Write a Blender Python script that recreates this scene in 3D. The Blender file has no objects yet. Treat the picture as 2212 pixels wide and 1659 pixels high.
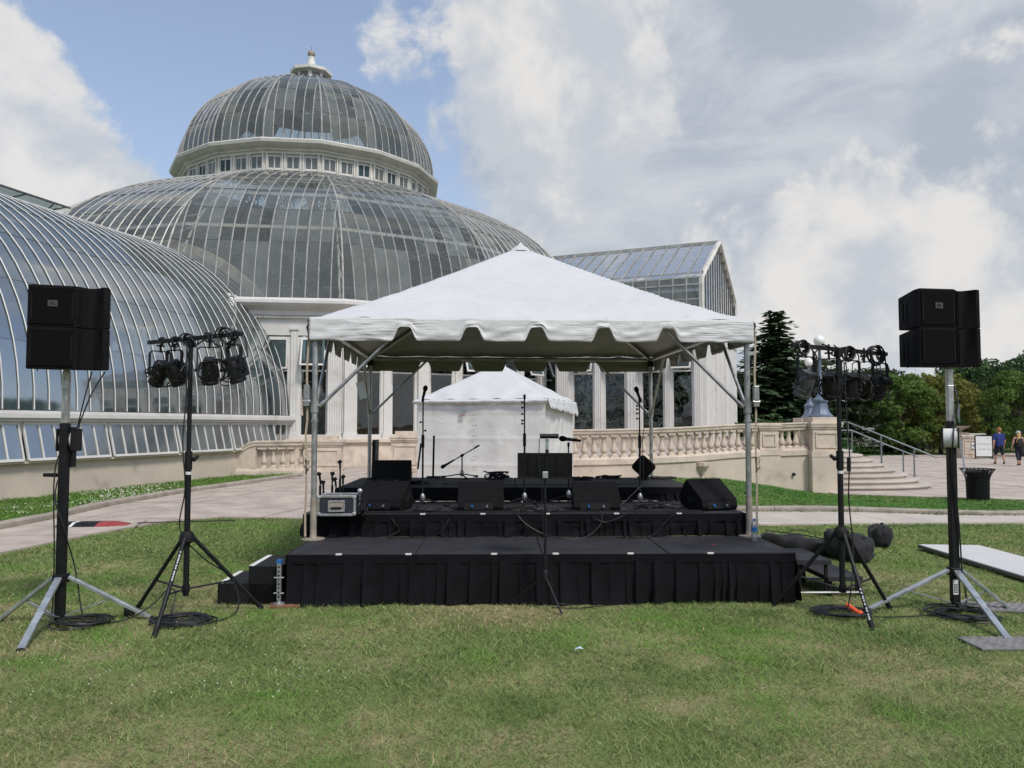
import bpy, bmesh, math, random
import numpy as np
from mathutils import Vector, Matrix, noise as mnoise
R = math.radians
sin, cos, pi = math.sin, math.cos, math.pi
SC = bpy.context.scene
COL = SC.collection
rng = random.Random(7)
nrg = np.random.default_rng(11)

# ---------------------------------------------------------------- camera, sky, sun, exposure
CAM_H, FPX, PW, PH, HORIZ = 1.65, 1725.0, 2212.0, 1659.0, 917.0
PITCH = math.atan((HORIZ - PH / 2) / FPX)
cam = bpy.data.objects.new('camera', bpy.data.cameras.new('camera'))
COL.objects.link(cam)
cam.location = (0, 0, CAM_H)
cam.rotation_euler = (pi / 2 + PITCH, 0, 0)
cam.data.sensor_fit = 'HORIZONTAL'
cam.data.sensor_width = 36.0
cam.data.lens = 36.0 * FPX / PW
cam.data.clip_start = 0.05
cam.data.clip_end = 6000
SC.camera = cam
SC.view_settings.view_transform = 'Standard'
SC.view_settings.look = 'None'
SC.view_settings.gamma = 1.0
SC.view_settings.use_curve_mapping = False
SC.view_settings.exposure = 0.40
SC.cycles.max_bounces = 8
SC.cycles.transparent_max_bounces = 24
SC.cycles.caustics_reflective = False
SC.cycles.caustics_refractive = False
SC.cycles.use_denoising = True
SC.cycles.sample_clamp_indirect = 6.0

def ray(u, v):
    dx, dy = (u - PW / 2) / FPX, (PH / 2 - v) / FPX
    return Vector((dx, cos(PITCH) - dy * sin(PITCH), sin(PITCH) + dy * cos(PITCH)))

def at(u, v, Y):
    d = ray(u, v)
    return Vector((0, 0, CAM_H)) + d * (Y / d.y)

def gnd(u, v, z=0.0):
    d = ray(u, v)
    return Vector((0, 0, CAM_H)) + d * ((z - CAM_H) / d.z)

SUN_EL, SUN_AZ = R(52), R(35)        # azimuth measured from -Y (behind the camera) towards +X
sun_dir = Vector((sin(SUN_AZ) * cos(SUN_EL), -cos(SUN_AZ) * cos(SUN_EL), sin(SUN_EL)))
sl = bpy.data.lights.new('sun', 'SUN')
sl.energy = 1.9
sl.angle = R(11)
sl.color = (1.0, 0.96, 0.90)
sun = bpy.data.objects.new('sun', sl)
COL.objects.link(sun)
sun.rotation_euler = sun_dir.to_track_quat('Z', 'Y').to_euler()

world = bpy.data.worlds.new('World')
SC.world = world
world.use_nodes = True
WT = world.node_tree
WT.nodes.clear()

class NT:
    """small node-tree helper"""
    def __init__(s, tree): s.t = tree
    def n(s, kind, **kw):
        nd = s.t.nodes.new(kind)
        ins = kw.pop('ins', {})
        for k, v in kw.items(): setattr(nd, k, v)
        for k, v in ins.items(): s.set(nd.inputs[k], v)
        return nd
    def set(s, sock, v):
        if isinstance(v, bpy.types.NodeSocket): s.t.links.new(v, sock)
        elif isinstance(v, bpy.types.Node): s.t.links.new(v.outputs[0], sock)
        else:
            if hasattr(sock, 'default_value') and hasattr(sock.default_value, '__len__') and not hasattr(v, '__len__'): v = (v, v, v, 1)[:len(sock.default_value)]
            elif sock.type == 'RGBA' and len(v) == 3: v = (*v, 1)
            sock.default_value = v
    def math(s, op, a, b=0.0, clamp=False):
        nd = s.t.nodes.new('ShaderNodeMath'); nd.operation = op; nd.use_clamp = clamp
        s.set(nd.inputs[0], a); s.set(nd.inputs[1], b)
        return nd.outputs[0]
    def vmath(s, op, a, b=(0, 0, 0), out=0):
        nd = s.t.nodes.new('ShaderNodeVectorMath'); nd.operation = op
        s.set(nd.inputs[0], a); s.set(nd.inputs[1], b)
        return nd.outputs['Value'] if op == 'DOT_PRODUCT' else nd.outputs[0]
    def noise(s, vec, scale, detail=4, rough=0.55, dist=0.0, out=0):
        nd = s.t.nodes.new('ShaderNodeTexNoise')
        if vec is not None: s.set(nd.inputs['Vector'], vec)
        nd.inputs['Scale'].default_value = scale; nd.inputs['Detail'].default_value = detail
        nd.inputs['Roughness'].default_value = rough; nd.inputs['Distortion'].default_value = dist
        return nd.outputs[out]
    def ramp(s, fac, lo, hi, a=0.0, b=1.0, smooth=True):
        nd = s.t.nodes.new('ShaderNodeMapRange'); nd.clamp = True
        if smooth: nd.interpolation_type = 'SMOOTHSTEP'
        s.set(nd.inputs['Value'], fac)
        nd.inputs['From Min'].default_value = lo; nd.inputs['From Max'].default_value = hi
        nd.inputs['To Min'].default_value = a; nd.inputs['To Max'].default_value = b
        return nd.outputs['Result']
    def mix(s, fac, a, b, mode='MIX'):
        nd = s.t.nodes.new('ShaderNodeMix'); nd.data_type = 'RGBA'; nd.blend_type = mode
        s.set(nd.inputs['Factor'], fac); s.set(nd.inputs[6], a); s.set(nd.inputs[7], b)
        return nd.outputs[2]

w = NT(WT)
sky = w.n('ShaderNodeTexSky', sky_type='NISHITA', sun_disc=False, sun_elevation=SUN_EL,
          sun_rotation=pi - SUN_AZ, air_density=1.0, dust_density=1.6, ozone_density=1.2)
tc = w.n('ShaderNodeTexCoord')
D = w.vmath('NORMALIZE', tc.outputs['Generated'])
sep = w.n('ShaderNodeSeparateXYZ', ins={0: D})
zc = w.math('ADD', w.math('MAXIMUM', sep.outputs[2], 0.0), 0.22)
pl = w.n('ShaderNodeCombineXYZ', ins={0: w.math('DIVIDE', sep.outputs[0], zc), 1: w.math('DIVIDE', sep.outputs[1], zc), 2: 0.0})
n0 = w.noise(D, 2.3, 3, 0.5, out=1)                 # warps everything so that no edge is a clean arc
wrp = w.vmath('MULTIPLY', w.vmath('SUBTRACT', n0, (.5, .5, .5)), (.34, .34, .26))
DW = w.vmath('NORMALIZE', w.vmath('ADD', D, wrp))
n1 = w.noise(D, 3.4, 9, 0.60, 0.35)                 # cumulus shapes
n2 = w.noise(w.vmath('ADD', pl, (3.7, 9.1, 2.0)), 0.7, 6, 0.55, .4)      # grey sheet
n3 = w.noise(w.vmath('ADD', D, (1.3, 0.2, 5.0)), 9.0, 8, 0.60, 0.25)     # puffs within a cloud
n4 = w.noise(w.vmath('ADD', w.vmath('MULTIPLY', D, (1, 1, 1.8)), (8.3, 1.7, 0.0)), 5.2, 9, 0.62, 0.5)  # shading

def blob(u, v, rad, amp, soft=1.0):
    c = ray(u, v).normalized()
    dt = w.vmath('DOT_PRODUCT', DW, tuple(c))
    return w.ramp(dt, cos(R(rad * (1 + soft))), cos(R(rad * 0.1)), 0.0, amp)

def total(items):
    acc = items[0]
    for i in items[1:]: acc = w.math('ADD', acc, i)
    return acc
def ctr(nv, k): return w.math('MULTIPLY', w.math('SUBTRACT', nv, 0.5), k)
# where the cumulus banks and the open blue stand
cum_bias = total([blob(130, 280, 6, .22), blob(30, 330, 7, .22), blob(290, 380, 7, .24), blob(120, 420, 7, .18), blob(1080, 250, 6, .30), blob(1250, 170, 5, .24), blob(1000, 190, 4, .14),
                  blob(1740, 600, 5, .16), blob(1950, 660, 5, .15), blob(2130, 540, 7, .15), blob(1370, 640, 4, .1), blob(1350, 640, 6, .10), blob(760, 110, 2.4, .15), blob(850, 165, 1.8, .12), blob(500, 30, 3, .06),
                  blob(470, 110, 6, -.28), blob(700, 20, 7, -.16), blob(150, 10, 9, -.34), blob(330, 60, 6, -.20), blob(930, 40, 6, -.30), blob(1500, 330, 8, -.12)])
str_bias = total([blob(1600, 240, 14, .30), blob(2100, 200, 14, .26), blob(1330, 380, 8, .26), blob(1560, 60, 9, .18), blob(1750, 480, 9, .14), blob(1000, 440, 8, .18), blob(100, 400, 10, .12),
                  blob(300, 60, 13, -.30), blob(850, 50, 9, -.28)])
m_cum = w.ramp(total([ctr(n1, 1.5), ctr(n3, 1.15), cum_bias]), 0.07, 0.27)
m_str = w.ramp(total([ctr(n2, 1.1), ctr(n1, .7), str_bias]), -0.02, 0.30, 0, 0.95)
hz = w.ramp(sep.outputs[2], 0.0, 0.50, 0.66, 0.30)      # haze whitens the sky low down
skyc = w.mix(hz, w.mix(1.0, sky, (1.20, 1.22, 1.28), 'MULTIPLY'), (4.1, 4.8, 5.85))
shade = w.ramp(total([n4, ctr(n3, 2.0), ctr(n1, .5), blob(1930, 640, 8, .05), blob(1130, 240, 6, .10), blob(1330, 380, 8, -.20), blob(150, 300, 8, .10)]), 0.24, 0.86)
strc = w.mix(w.ramp(w.math('ADD', n4, ctr(n1, .6)), 0.36, 0.68), (3.3, 3.65, 4.2), (4.75, 4.9, 5.2))
cumc = w.mix(shade, (4.2, 4.5, 4.9), (6.1, 5.95, 5.8))
c1 = w.mix(m_str, skyc, strc)
c2 = w.mix(w.math('MULTIPLY', m_cum, 0.93), c1, cumc)
bg = w.n('ShaderNodeBackground', ins={'Color': c2, 'Strength': 0.1})
wo = w.n('ShaderNodeOutputWorld', ins={0: bg})

# ---------------------------------------------------------------- terrain
def sstep(a, b, x):
    t = min(1.0, max(0.0, (x - a) / (b - a)))
    return t * t * (3 - 2 * t)

def g(x, y):
    wv = sstep(12, 22, y)
    s = 0.15 * sstep(-8.5, -4.5, x) - 0.52 * sstep(5.0, 9.5, x)
    return wv * s

# ---------------------------------------------------------------- materials
MATS = {}
def mat(name, col, rough=0.6, metal=0.0, spec=0.5, var=0.0, vscale=6.0, bump=0.0, bscale=60.0, detail=None, sheen=0.0, coords='Object', stretch=None, rvar=0.0, trans=None):
    """principled material: base colour varied by noise, optional bump"""
    m = bpy.data.materials.new(name); m.use_nodes = True
    t = NT(m.node_tree); b = m.node_tree.nodes['Principled BSDF']
    tcn = t.n('ShaderNodeTexCoord')
    vec = tcn.outputs[coords]
    if stretch: vec = t.vmath('MULTIPLY', vec, stretch)
    c = (*col, 1)
    if var or detail:
        nz = t.noise(vec, vscale, 6, 0.6)
        lo = tuple(max(0, x * (1 - var)) for x in col); hi = tuple(min(1, x * (1 + var)) for x in col)
        c = t.mix(t.ramp(nz, 0.3, 0.7), lo, hi)
    if detail:   # (second colour, scale, threshold lo, hi, amount)
        dc, ds, dl, dh, da = detail
        nz2 = t.noise(t.vmath('ADD', vec, (5.1, 2.7, 9.3)), ds, 8, 0.65)
        c = t.mix(t.ramp(nz2, dl, dh, 0, da), c, dc)
    t.set(b.inputs['Base Color'], c)
    if rvar: t.set(b.inputs['Roughness'], t.ramp(t.noise(vec, vscale * 2, 4), 0.3, 0.7, rough - rvar, rough + rvar))
    else: b.inputs['Roughness'].default_value = rough
    b.inputs['Metallic'].default_value = metal
    b.inputs['Specular IOR Level'].default_value = spec
    if sheen: b.inputs['Sheen Weight'].default_value = sheen
    if bump:
        bn = t.n('ShaderNodeBump', ins={'Strength': 1.0, 'Distance': bump, 'Height': t.noise(vec, bscale, 5, 0.6)})
        t.set(b.inputs['Normal'], bn)
    MATS[name] = m
    return m
# glass: thin sheet that lets light through, dusty, with sky reflections
def glass_mat(name, tint, dirt, dirt_amt, ior=1.5, streak=(1, 1, 1), rough=0.02, boost=1.6, dvar=0.5):
    m = bpy.data.materials.new(name); m.use_nodes = True
    nt = m.node_tree; nt.nodes.clear(); t = NT(nt)
    tcn = t.n('ShaderNodeTexCoord')
    vec = t.vmath('MULTIPLY', tcn.outputs['Object'], streak)
    oi = t.n('ShaderNodeObjectInfo')
    nz = t.noise(vec, 1.7, 7, 0.62)
    tr = t.n('ShaderNodeBsdfTransparent', ins={'Color': tint})
    df = t.n('ShaderNodeBsdfDiffuse', ins={'Color': dirt})
    tl = t.n('ShaderNodeBsdfTranslucent', ins={'Color': dirt})
    dd = t.n('ShaderNodeMixShader', ins={0: 0.5, 1: df, 2: tl})
    amt = t.math('MULTIPLY', t.ramp(nz, 0.3, 0.75, dirt_amt * (1 - dvar), dirt_amt * (1 + dvar)), t.ramp(oi.outputs['Random'], 0, 1, 0.55, 1.5))
    a = t.n('ShaderNodeMixShader', ins={0: amt, 1: tr, 2: dd})
    bn = t.n('ShaderNodeBump', ins={'Strength': 0.35, 'Distance': 0.02, 'Height': t.noise(tcn.outputs['Object'], 0.9, 2)})
    gl = t.n('ShaderNodeBsdfGlossy', ins={'Color': (1, 1, 1), 'Roughness': rough, 'Normal': bn})
    fr = t.n('ShaderNodeFresnel', ins={'IOR': ior})
    f2 = t.math('MULTIPLY', fr.outputs[0], boost, clamp=True)
    b = t.n('ShaderNodeMixShader', ins={0: f2, 1: a, 2: gl})
    o = t.n('ShaderNodeOutputMaterial', ins={0: b})
    MATS[name] = m
    return m

glass_mat('dome_glass', (.87, .90, .88), (.55, .595, .55), .30, boost=1.1, dvar=.15)
glass_mat('wing_glass', (.40, .50, .51), (.10, .145, .155), .52, boost=.42, rough=.07)
glass_mat('gable_glass', (.66, .70, .69), (.40, .42, .40), .28, boost=.8)
glass_mat('window_glass', (.26, .30, .29), (.08, .09, .09), .06, rough=.01, boost=2.3)
glass_mat('awning_glass', (.30, .40, .42), (.13, .18, .185), .62, boost=.40, rough=.12)
mat('bar_metal', (.41, .40, .37), .5, .25, var=.2, vscale=3, detail=((.25, .21, .16), 1.2, .5, .75, .5))
mat('frame_dark', (.10, .10, .095), .6, .2, var=.3)
mat('white_paint', (.66, .645, .61), .55, var=.06, vscale=1.5, detail=((.36, .31, .24), 1.4, .52, .8, .5), bump=.002, bscale=30)
mat('grey_paint', (.66, .635, .57), .6, var=.1, vscale=2, detail=((.28, .25, .2), 1.3, .5, .8, .5))
mat('stone', (.62, .525, .43), .85, var=.14, vscale=2.6, detail=((.25, .20, .155), 1.9, .52, .76, .6), bump=.004, bscale=45)
mat('stone_wall', (.60, .515, .42), .9, var=.08, vscale=.9, detail=((.24, .20, .155), 1.1, .52, .78, .6), bump=.006, bscale=25)
mat('concrete', (.455, .385, .33), .9, var=.18, vscale=1.6, detail=((.23, .195, .165), 2.3, .5, .75, .6), bump=.004, bscale=70)
mat('concrete_pale', (.50, .445, .385), .9, var=.10, vscale=1.2, detail=((.28, .24, .2), 1.7, .5, .8, .45), bump=.004, bscale=70)
mat('kerb_stone', (.33, .29, .24), .9, var=.18, vscale=4, detail=((.14, .15, .09), 3, .5, .8, .6), bump=.008, bscale=40)
mat('brick_band', (.30, .13, .10), .9, var=.25, vscale=9, bump=.004)
mat('joint_soil', (.10, .085, .06), 1.0, var=.3, vscale=5)
mat('blue_iron', (.135, .17, .235), .5, .1, var=.12, vscale=5, detail=((.12, .14, .17), 4, .5, .8, .5), bump=.003, bscale=40)
mat('rail_metal', (.20, .23, .24), .45, .5, var=.12)
mat('globe', (.85, .84, .80), .3)
mat('black_paint', (.008, .008, .009), .6, spec=.3, var=.3, vscale=8, rvar=.1)
mat('black_metal', (.010, .010, .012), .5, .1, spec=.35, var=.3, vscale=9, detail=((.05, .048, .045), 14, .55, .8, .5), rvar=.1)
mat('speaker_paint', (.010, .0095, .0105), .75, spec=.10, var=.2, vscale=20, bump=.002, bscale=300)
mat('grille', (.006, .0055, .006), .8, spec=.08, var=.3, vscale=90, bump=.004, bscale=420)
mat('logo_plate', (.055, .055, .058), .45)
mat('print_black', (.008, .008, .009), .7)
mat('print_grey', (.25, .27, .30), .8)
mat('print_white', (.55, .55, .56), .8)
mat('galvanised', (.52, .55, .57), .38, .75, var=.18, vscale=7, detail=((.32, .34, .36), 22, .45, .7, .5), rvar=.1)
mat('alu', (.62, .62, .62), .35, .85, var=.12, vscale=12, rvar=.1)
mat('alu_pipe', (.46, .46, .46), .42, .8, var=.2, vscale=6, detail=((.22, .21, .2), 9, .5, .75, .6), rvar=.12)
mat('pipe_dirty', (.36, .31, .25), .7, .2, var=.2, vscale=8)
mat('webbing', (.42, .35, .26), .9, var=.15, vscale=40, bump=.002, bscale=200)
mat('skirt', (.0045, .0045, .0058), .92, var=.3, vscale=6, sheen=.05, spec=.2)
mat('deck', (.028, .028, .032), .78, var=.22, vscale=4, detail=((.075, .073, .07), 11, .55, .8, .35), bump=.002, bscale=160, spec=.35)
mat('deck_edge', (.02, .02, .022), .6)
mat('rubber', (.009, .009, .010), .7, spec=.3, var=.2)
mat('cable', (.012, .012, .013), .5)
mat('tape_white', (.7, .7, .68), .7)
mat('bag', (.008, .008, .010), .8, var=.4, vscale=9, sheen=.1, bump=.006, bscale=22)
mat('table_top', (.60, .585, .57), .45, var=.04, vscale=3)
mat('table_edge', (.10, .095, .095), .5)
mat('mat_grey', (.20, .19, .19), .7, var=.2, vscale=10)
mat('red_plastic', (.30, .04, .035), .5, var=.15)
mat('orange_plastic', (.75, .11, .03), .5)
mat('blue_plastic', (.03, .16, .45), .4)
mat('wood_pad', (.20, .09, .05), .8, var=.3, vscale=12)
mat('case_panel', (.03, .03, .045), .5, var=.2)
mat('trunk_bark', (.075, .055, .04), .95, var=.35, vscale=7, bump=.03, bscale=9)
mat('soil', (.045, .035, .025), 1, var=.3)
mat('skin', (.50, .28, .20), .6)
mat('shirt_blue', (.02, .035, .17), .9, var=.15)
mat('shirt_red', (.46, .04, .06), .9, var=.1)
mat('jeans', (.16, .22, .30), .9, var=.15)
mat('shorts', (.012, .014, .03), .9, var=.2)
mat('hair_red', (.33, .14, .05), .7, var=.25, vscale=20)
mat('hair_blonde', (.50, .32, .13), .7, var=.2, vscale=20)
mat('cap', (.42, .50, .48), .9)
mat('flower_white', (.75, .74, .62), .8)
mat('flower_red', (.40, .02, .06), .8)
mat('flower_orange', (.75, .25, .03), .8)
mat('lavender', (.20, .17, .26), .9, var=.3)
mat('litter', (.55, .68, .8), .6)
mat('tag_paper', (.6, .6, .58), .8)

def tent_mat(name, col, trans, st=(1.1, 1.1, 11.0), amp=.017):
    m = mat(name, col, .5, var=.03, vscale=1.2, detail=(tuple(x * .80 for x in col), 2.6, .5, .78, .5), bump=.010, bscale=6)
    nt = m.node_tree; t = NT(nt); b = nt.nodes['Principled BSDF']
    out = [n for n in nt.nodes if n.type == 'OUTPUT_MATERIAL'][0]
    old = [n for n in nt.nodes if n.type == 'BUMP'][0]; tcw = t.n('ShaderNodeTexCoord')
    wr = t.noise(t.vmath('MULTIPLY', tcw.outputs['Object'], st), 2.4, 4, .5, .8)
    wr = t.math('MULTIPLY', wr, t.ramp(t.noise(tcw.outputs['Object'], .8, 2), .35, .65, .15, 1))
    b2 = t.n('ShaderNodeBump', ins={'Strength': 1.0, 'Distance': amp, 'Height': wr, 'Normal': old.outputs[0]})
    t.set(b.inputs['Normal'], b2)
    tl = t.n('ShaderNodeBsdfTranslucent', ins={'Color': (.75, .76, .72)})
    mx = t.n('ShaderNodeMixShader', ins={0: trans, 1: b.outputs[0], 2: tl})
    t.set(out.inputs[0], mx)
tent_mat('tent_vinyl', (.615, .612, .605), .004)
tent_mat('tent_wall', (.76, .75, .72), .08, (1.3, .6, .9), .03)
tent_mat('tent_inner_shade', (.27, .27, .25), .0)  # inside of canopy and valance: shade painted into the white vinyl as grey

def foliage_mat(name, c1, c2, c3=None, trans=.25, vs=1.2):
    m = bpy.data.materials.new(name); m.use_nodes = True
    nt = m.node_tree; t = NT(nt); b = nt.nodes['Principled BSDF']
    ge = t.n('ShaderNodeNewGeometry'); tcn = t.n('ShaderNodeTexCoord')
    c = t.mix(ge.outputs['Random Per Island'], c1, c2)
    if c3: c = t.mix(t.ramp(t.noise(tcn.outputs['Object'], vs, 4), .48, .68, 0, .8), c, c3)
    t.set(b.inputs['Base Color'], c)
    b.inputs['Roughness'].default_value = .6; b.inputs['Specular IOR Level'].default_value = .25
    tl = t.n('ShaderNodeBsdfTranslucent', ins={'Color': c})
    mx = t.n('ShaderNodeMixShader', ins={0: trans, 1: b.outputs[0], 2: tl})
    out = [n for n in nt.nodes if n.type == 'OUTPUT_MATERIAL'][0]
    t.set(out.inputs[0], mx)
    MATS[name] = m
foliage_mat('leaf_green', (.085, .150, .036), (.165, .25, .055), (.21, .225, .055), vs=.35, trans=.45)
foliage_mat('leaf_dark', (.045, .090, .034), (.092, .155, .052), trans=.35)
foliage_mat('leaf_gold', (.145, .165, .036), (.23, .23, .05), (.26, .20, .05), vs=.5, trans=.45)
foliage_mat('needle', (.042, .080, .040), (.090, .135, .062), trans=.1)
foliage_mat('needle_pine', (.042, .068, .030), (.080, .112, .046), (.075, .068, .038), trans=.1)
foliage_mat('palm_leaf', (.02, .05, .018), (.05, .09, .03), trans=.2)
foliage_mat('shrub', (.03, .08, .018), (.065, .14, .03))
foliage_mat('shrub_pale', (.12, .13, .04), (.2, .19, .06))

# ---------------------------------------------------------------- mesh builder
INV = {}
def basis(d, up=(0, 0, 1)):
    d = Vector(d).normalized(); u = Vector(up)
    if abs(d.dot(u.normalized())) > .985: u = Vector((0, 1, 0)) if abs(d.y) < .9 else Vector((1, 0, 0))
    x = u.cross(d).normalized(); y = d.cross(x)
    return x, y, d

class MB:
    def __init__(s): s.v = []; s.f = []; s.m = []
    def add(s, vs, fs, mi=0):
        o = len(s.v)
        s.v += [tuple(v) for v in vs]
        s.f += [tuple(i + o for i in f) for f in fs]
        s.m += [mi] * len(fs)
        return s
    def box(s, c, size, rot=None, mi=0):
        c = Vector(c); hx, hy, hz = (k / 2 for k in size)
        M = rot if rot is not None else Matrix.Identity(3)
        vs = [c + M @ Vector((x * hx, y * hy, z * hz)) for z in (-1, 1) for y in (-1, 1) for x in (-1, 1)]
        return s.add(vs, [(0, 2, 3, 1), (4, 5, 7, 6), (0, 1, 5, 4), (2, 6, 7, 3), (0, 4, 6, 2), (1, 3, 7, 5)], mi)
    def bar(s, p0, p1, wd, ht, up=(0, 0, 1), mi=0):
        p0, p1 = Vector(p0), Vector(p1)
        x, y, d = basis(p1 - p0, up)
        M = Matrix((x, y, d)).transposed()
        return s.box((p0 + p1) / 2, (wd, ht, (p1 - p0).length), M, mi)
    def tube(s, p0, p1, r0, r1=None, n=10, mi=0):
        p0, p1 = Vector(p0), Vector(p1); r1 = r0 if r1 is None else r1
        x, y, d = basis(p1 - p0)
        vs = [p0 + (x * cos(2 * pi * i / n) + y * sin(2 * pi * i / n)) * r0 for i in range(n)]
        vs += [p1 + (x * cos(2 * pi * i / n) + y * sin(2 * pi * i / n)) * r1 for i in range(n)]
        fs = [(i, (i + 1) % n, n + (i + 1) % n, n + i) for i in range(n)] + [tuple(range(n))[::-1], tuple(range(n, 2 * n))]
        return s.add(vs, fs, mi)
    def path(s, pts, r, n=6, mi=0, closed=False, radii=None, flat=1.0):
        pts = [Vector(p) for p in pts]; k = len(pts)
        rings = []; xprev = None
        for i, p in enumerate(pts):
            a = pts[i - 1] if (i > 0 or closed) else p
            b = pts[(i + 1) % k] if (i < k - 1 or closed) else p
            d = (b - a); d = d.normalized() if d.length > 1e-9 else Vector((0, 0, 1))
            if xprev is None: x, y, _ = basis(d)
            else:
                x = xprev - d * xprev.dot(d)
                x = x.normalized() if x.length > 1e-6 else basis(d)[0]
                y = d.cross(x)
            xprev = x
            rr = radii[i] if radii else r
            rings.append([p + (x * cos(2 * pi * j / n) + y * sin(2 * pi * j / n) * flat) * rr for j in range(n)])
        return s.loft(rings, mi, closed=closed)
    def loft(s, rings, mi=0, closed=False, caps=True, ring_closed=True):
        n = len(rings[0]); vs = [p for r in rings for p in r]; fs = []
        k = len(rings)
        for i in range(k if closed else k - 1):
            a, b = i * n, ((i + 1) % k) * n
            for j in range(n if ring_closed else n - 1):
                fs.append((a + j, a + (j + 1) % n, b + (j + 1) % n, b + j))
        if caps and not closed and ring_closed:
            fs.append(tuple(range(n))[::-1]); fs.append(tuple(range((k - 1) * n, k * n)))
        return s.add(vs, fs, mi)
    def lathe(s, prof, c=(0, 0, 0), n=16, mi=0, M=None, phase=0.0, sq=None):
        c = Vector(c); rings = []
        for r, z in prof:
            ring = []
            for i in range(n):
                a = 2 * pi * i / n + phase
                p = Vector((r * cos(a), r * sin(a), z))
                ring.append(c + (M @ p if M else p))
            rings.append(ring)
        return s.loft(rings, mi)
    def prism(s, poly, z0, z1, mi=0, M=None, c=(0, 0, 0)):
        c = Vector(c); f = (lambda p: c + (M @ Vector(p) if M else Vector(p)))
        zf0 = z0 if callable(z0) else (lambda x, y: z0)
        zf1 = z1 if callable(z1) else (lambda x, y: z1)
        return s.loft([[f((x, y, zf0(x, y))) for x, y in poly], [f((x, y, zf1(x, y))) for x, y in poly]], mi)
    def quad(s, a, b, c, d, mi=0): return s.add([a, b, c, d], [(0, 1, 2, 3)], mi)
    def grid(s, fn, nu, nv, mi=0):
        vs = [fn(i / nu, j / nv) for j in range(nv + 1) for i in range(nu + 1)]
        fs = [(j * (nu + 1) + i, j * (nu + 1) + i + 1, (j + 1) * (nu + 1) + i + 1, (j + 1) * (nu + 1) + i) for j in range(nv) for i in range(nu)]
        return s.add(vs, fs, mi)
    def build(s, name, mats, parent=None, smooth=None, loc=None, bevel=0, solid=0, world=True):
        me = bpy.data.meshes.new(name)
        vs = s.v
        inv = Matrix.Identity(4)
        if parent is not None:
            inv = INV[parent.name] if world else Matrix.Identity(4)
        elif loc is not None: inv = Matrix.Translation(-Vector(loc))
        if inv != Matrix.Identity(4):
            a = np.array(vs, dtype=float); m4 = np.array(inv)
            vs = (a @ m4[:3, :3].T + m4[:3, 3]).tolist()
        me.from_pydata(vs, [], s.f)
        ml = mats if isinstance(mats, (list, tuple)) else [mats]
        for k in ml: me.materials.append(MATS[k] if isinstance(k, str) else k)
        if len(ml) > 1: me.polygons.foreach_set('material_index', s.m)
        if smooth is not None:
            me.polygons.foreach_set('use_smooth', [True] * len(me.polygons))
            if smooth < 180: me.set_sharp_from_angle(angle=R(smooth))
        me.update()
        o = bpy.data.objects.new(name, me); COL.objects.link(o)
        if parent is not None:
            o.parent = parent; INV[o.name] = INV[parent.name]
        else:
            if loc is not None: o.location = loc
            INV[o.name] = Matrix.Translation(-Vector(loc)) if loc is not None else Matrix.Identity(4)
        if solid:
            md = o.modifiers.new('thick', 'SOLIDIFY'); md.thickness = solid; md.offset = 0
        if bevel:
            md = o.modifiers.new('bevel', 'BEVEL'); md.width = bevel; md.segments = 2; md.limit_method = 'ANGLE'; md.angle_limit = R(35)
        return o

def tag(o, label=None, cat=None, group=None, kind=None):
    if label: o['label'] = label
    if cat: o['category'] = cat
    if group: o['group'] = group
    if kind: o['kind'] = kind
    return o

def thing(name, label, cat, loc=(0, 0, 0), rz=0.0, group=None):
    o = bpy.data.objects.new(name, None); COL.objects.link(o)
    o.empty_display_size = .1
    o.location = loc; o.rotation_euler = (0, 0, rz)
    INV[o.name] = (Matrix.Translation(Vector(loc)) @ Matrix.Rotation(rz, 4, 'Z')).inverted()
    return tag(o, label, cat, group)

def dup(o, parent=None, loc=None, rz=None, label=None, group=None, scale=None):
    c = o.copy(); COL.objects.link(c)
    c.parent = parent
    if loc is not None: c.location = loc
    if rz is not None: c.rotation_euler = (0, 0, rz)
    if scale is not None: c.scale = (scale,) * 3
    if label: c['label'] = label
    if group: c['group'] = group
    for ch in list(o.children): dup(ch, c)
    return c

def text(name, body, size, M, mt, parent, extrude=0.0008):
    cu = bpy.data.curves.new(name, 'FONT'); cu.body = body; cu.size = size; cu.align_x = 'CENTER'; cu.align_y = 'CENTER'; cu.extrude = extrude
    cu.materials.append(MATS[mt])
    tmp = bpy.data.objects.new(name, cu)
    me = bpy.data.meshes.new_from_object(tmp); bpy.data.objects.remove(tmp)
    o = bpy.data.objects.new(name, me); COL.objects.link(o); o.parent = parent
    o.matrix_local = INV[parent.name] @ M
    return o

def rotz(a): return Matrix.Rotation(a, 3, 'Z')
def nz3(x, y, z=0.0, s=1.0): return mnoise.noise(Vector((x * s, y * s, z * s)))
# ---------------------------------------------------------------- ground, lawns, paths
def vnoise(x, y, s, seed=0):
    x = np.asarray(x) * s + 100.0; y = np.asarray(y) * s + 100.0
    xi, yi = np.floor(x).astype(int), np.floor(y).astype(int)
    fx, fy = x - xi, y - yi
    fx, fy = fx * fx * (3 - 2 * fx), fy * fy * (3 - 2 * fy)
    def h(a, b):
        n = (a * 374761393 + b * 668265263 + seed * 974634777) & 0x7fffffff
        n = ((n ^ (n >> 13)) * 1274126177) & 0x7fffffff
        return ((n ^ (n >> 16)) & 0xffff) / 65535.0
    return (h(xi, yi) * (1 - fx) + h(xi + 1, yi) * fx) * (1 - fy) + (h(xi, yi + 1) * (1 - fx) + h(xi + 1, yi + 1) * fx) * fy

def gnp(x, y):
    ss = lambda a, b, t: (lambda q: q * q * (3 - 2 * q))(np.clip((t - a) / (b - a), 0, 1))
    return ss(12, 22, y) * (0.15 * ss(-8.5, -4.5, x) - 0.52 * ss(5.0, 9.5, x))

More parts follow.
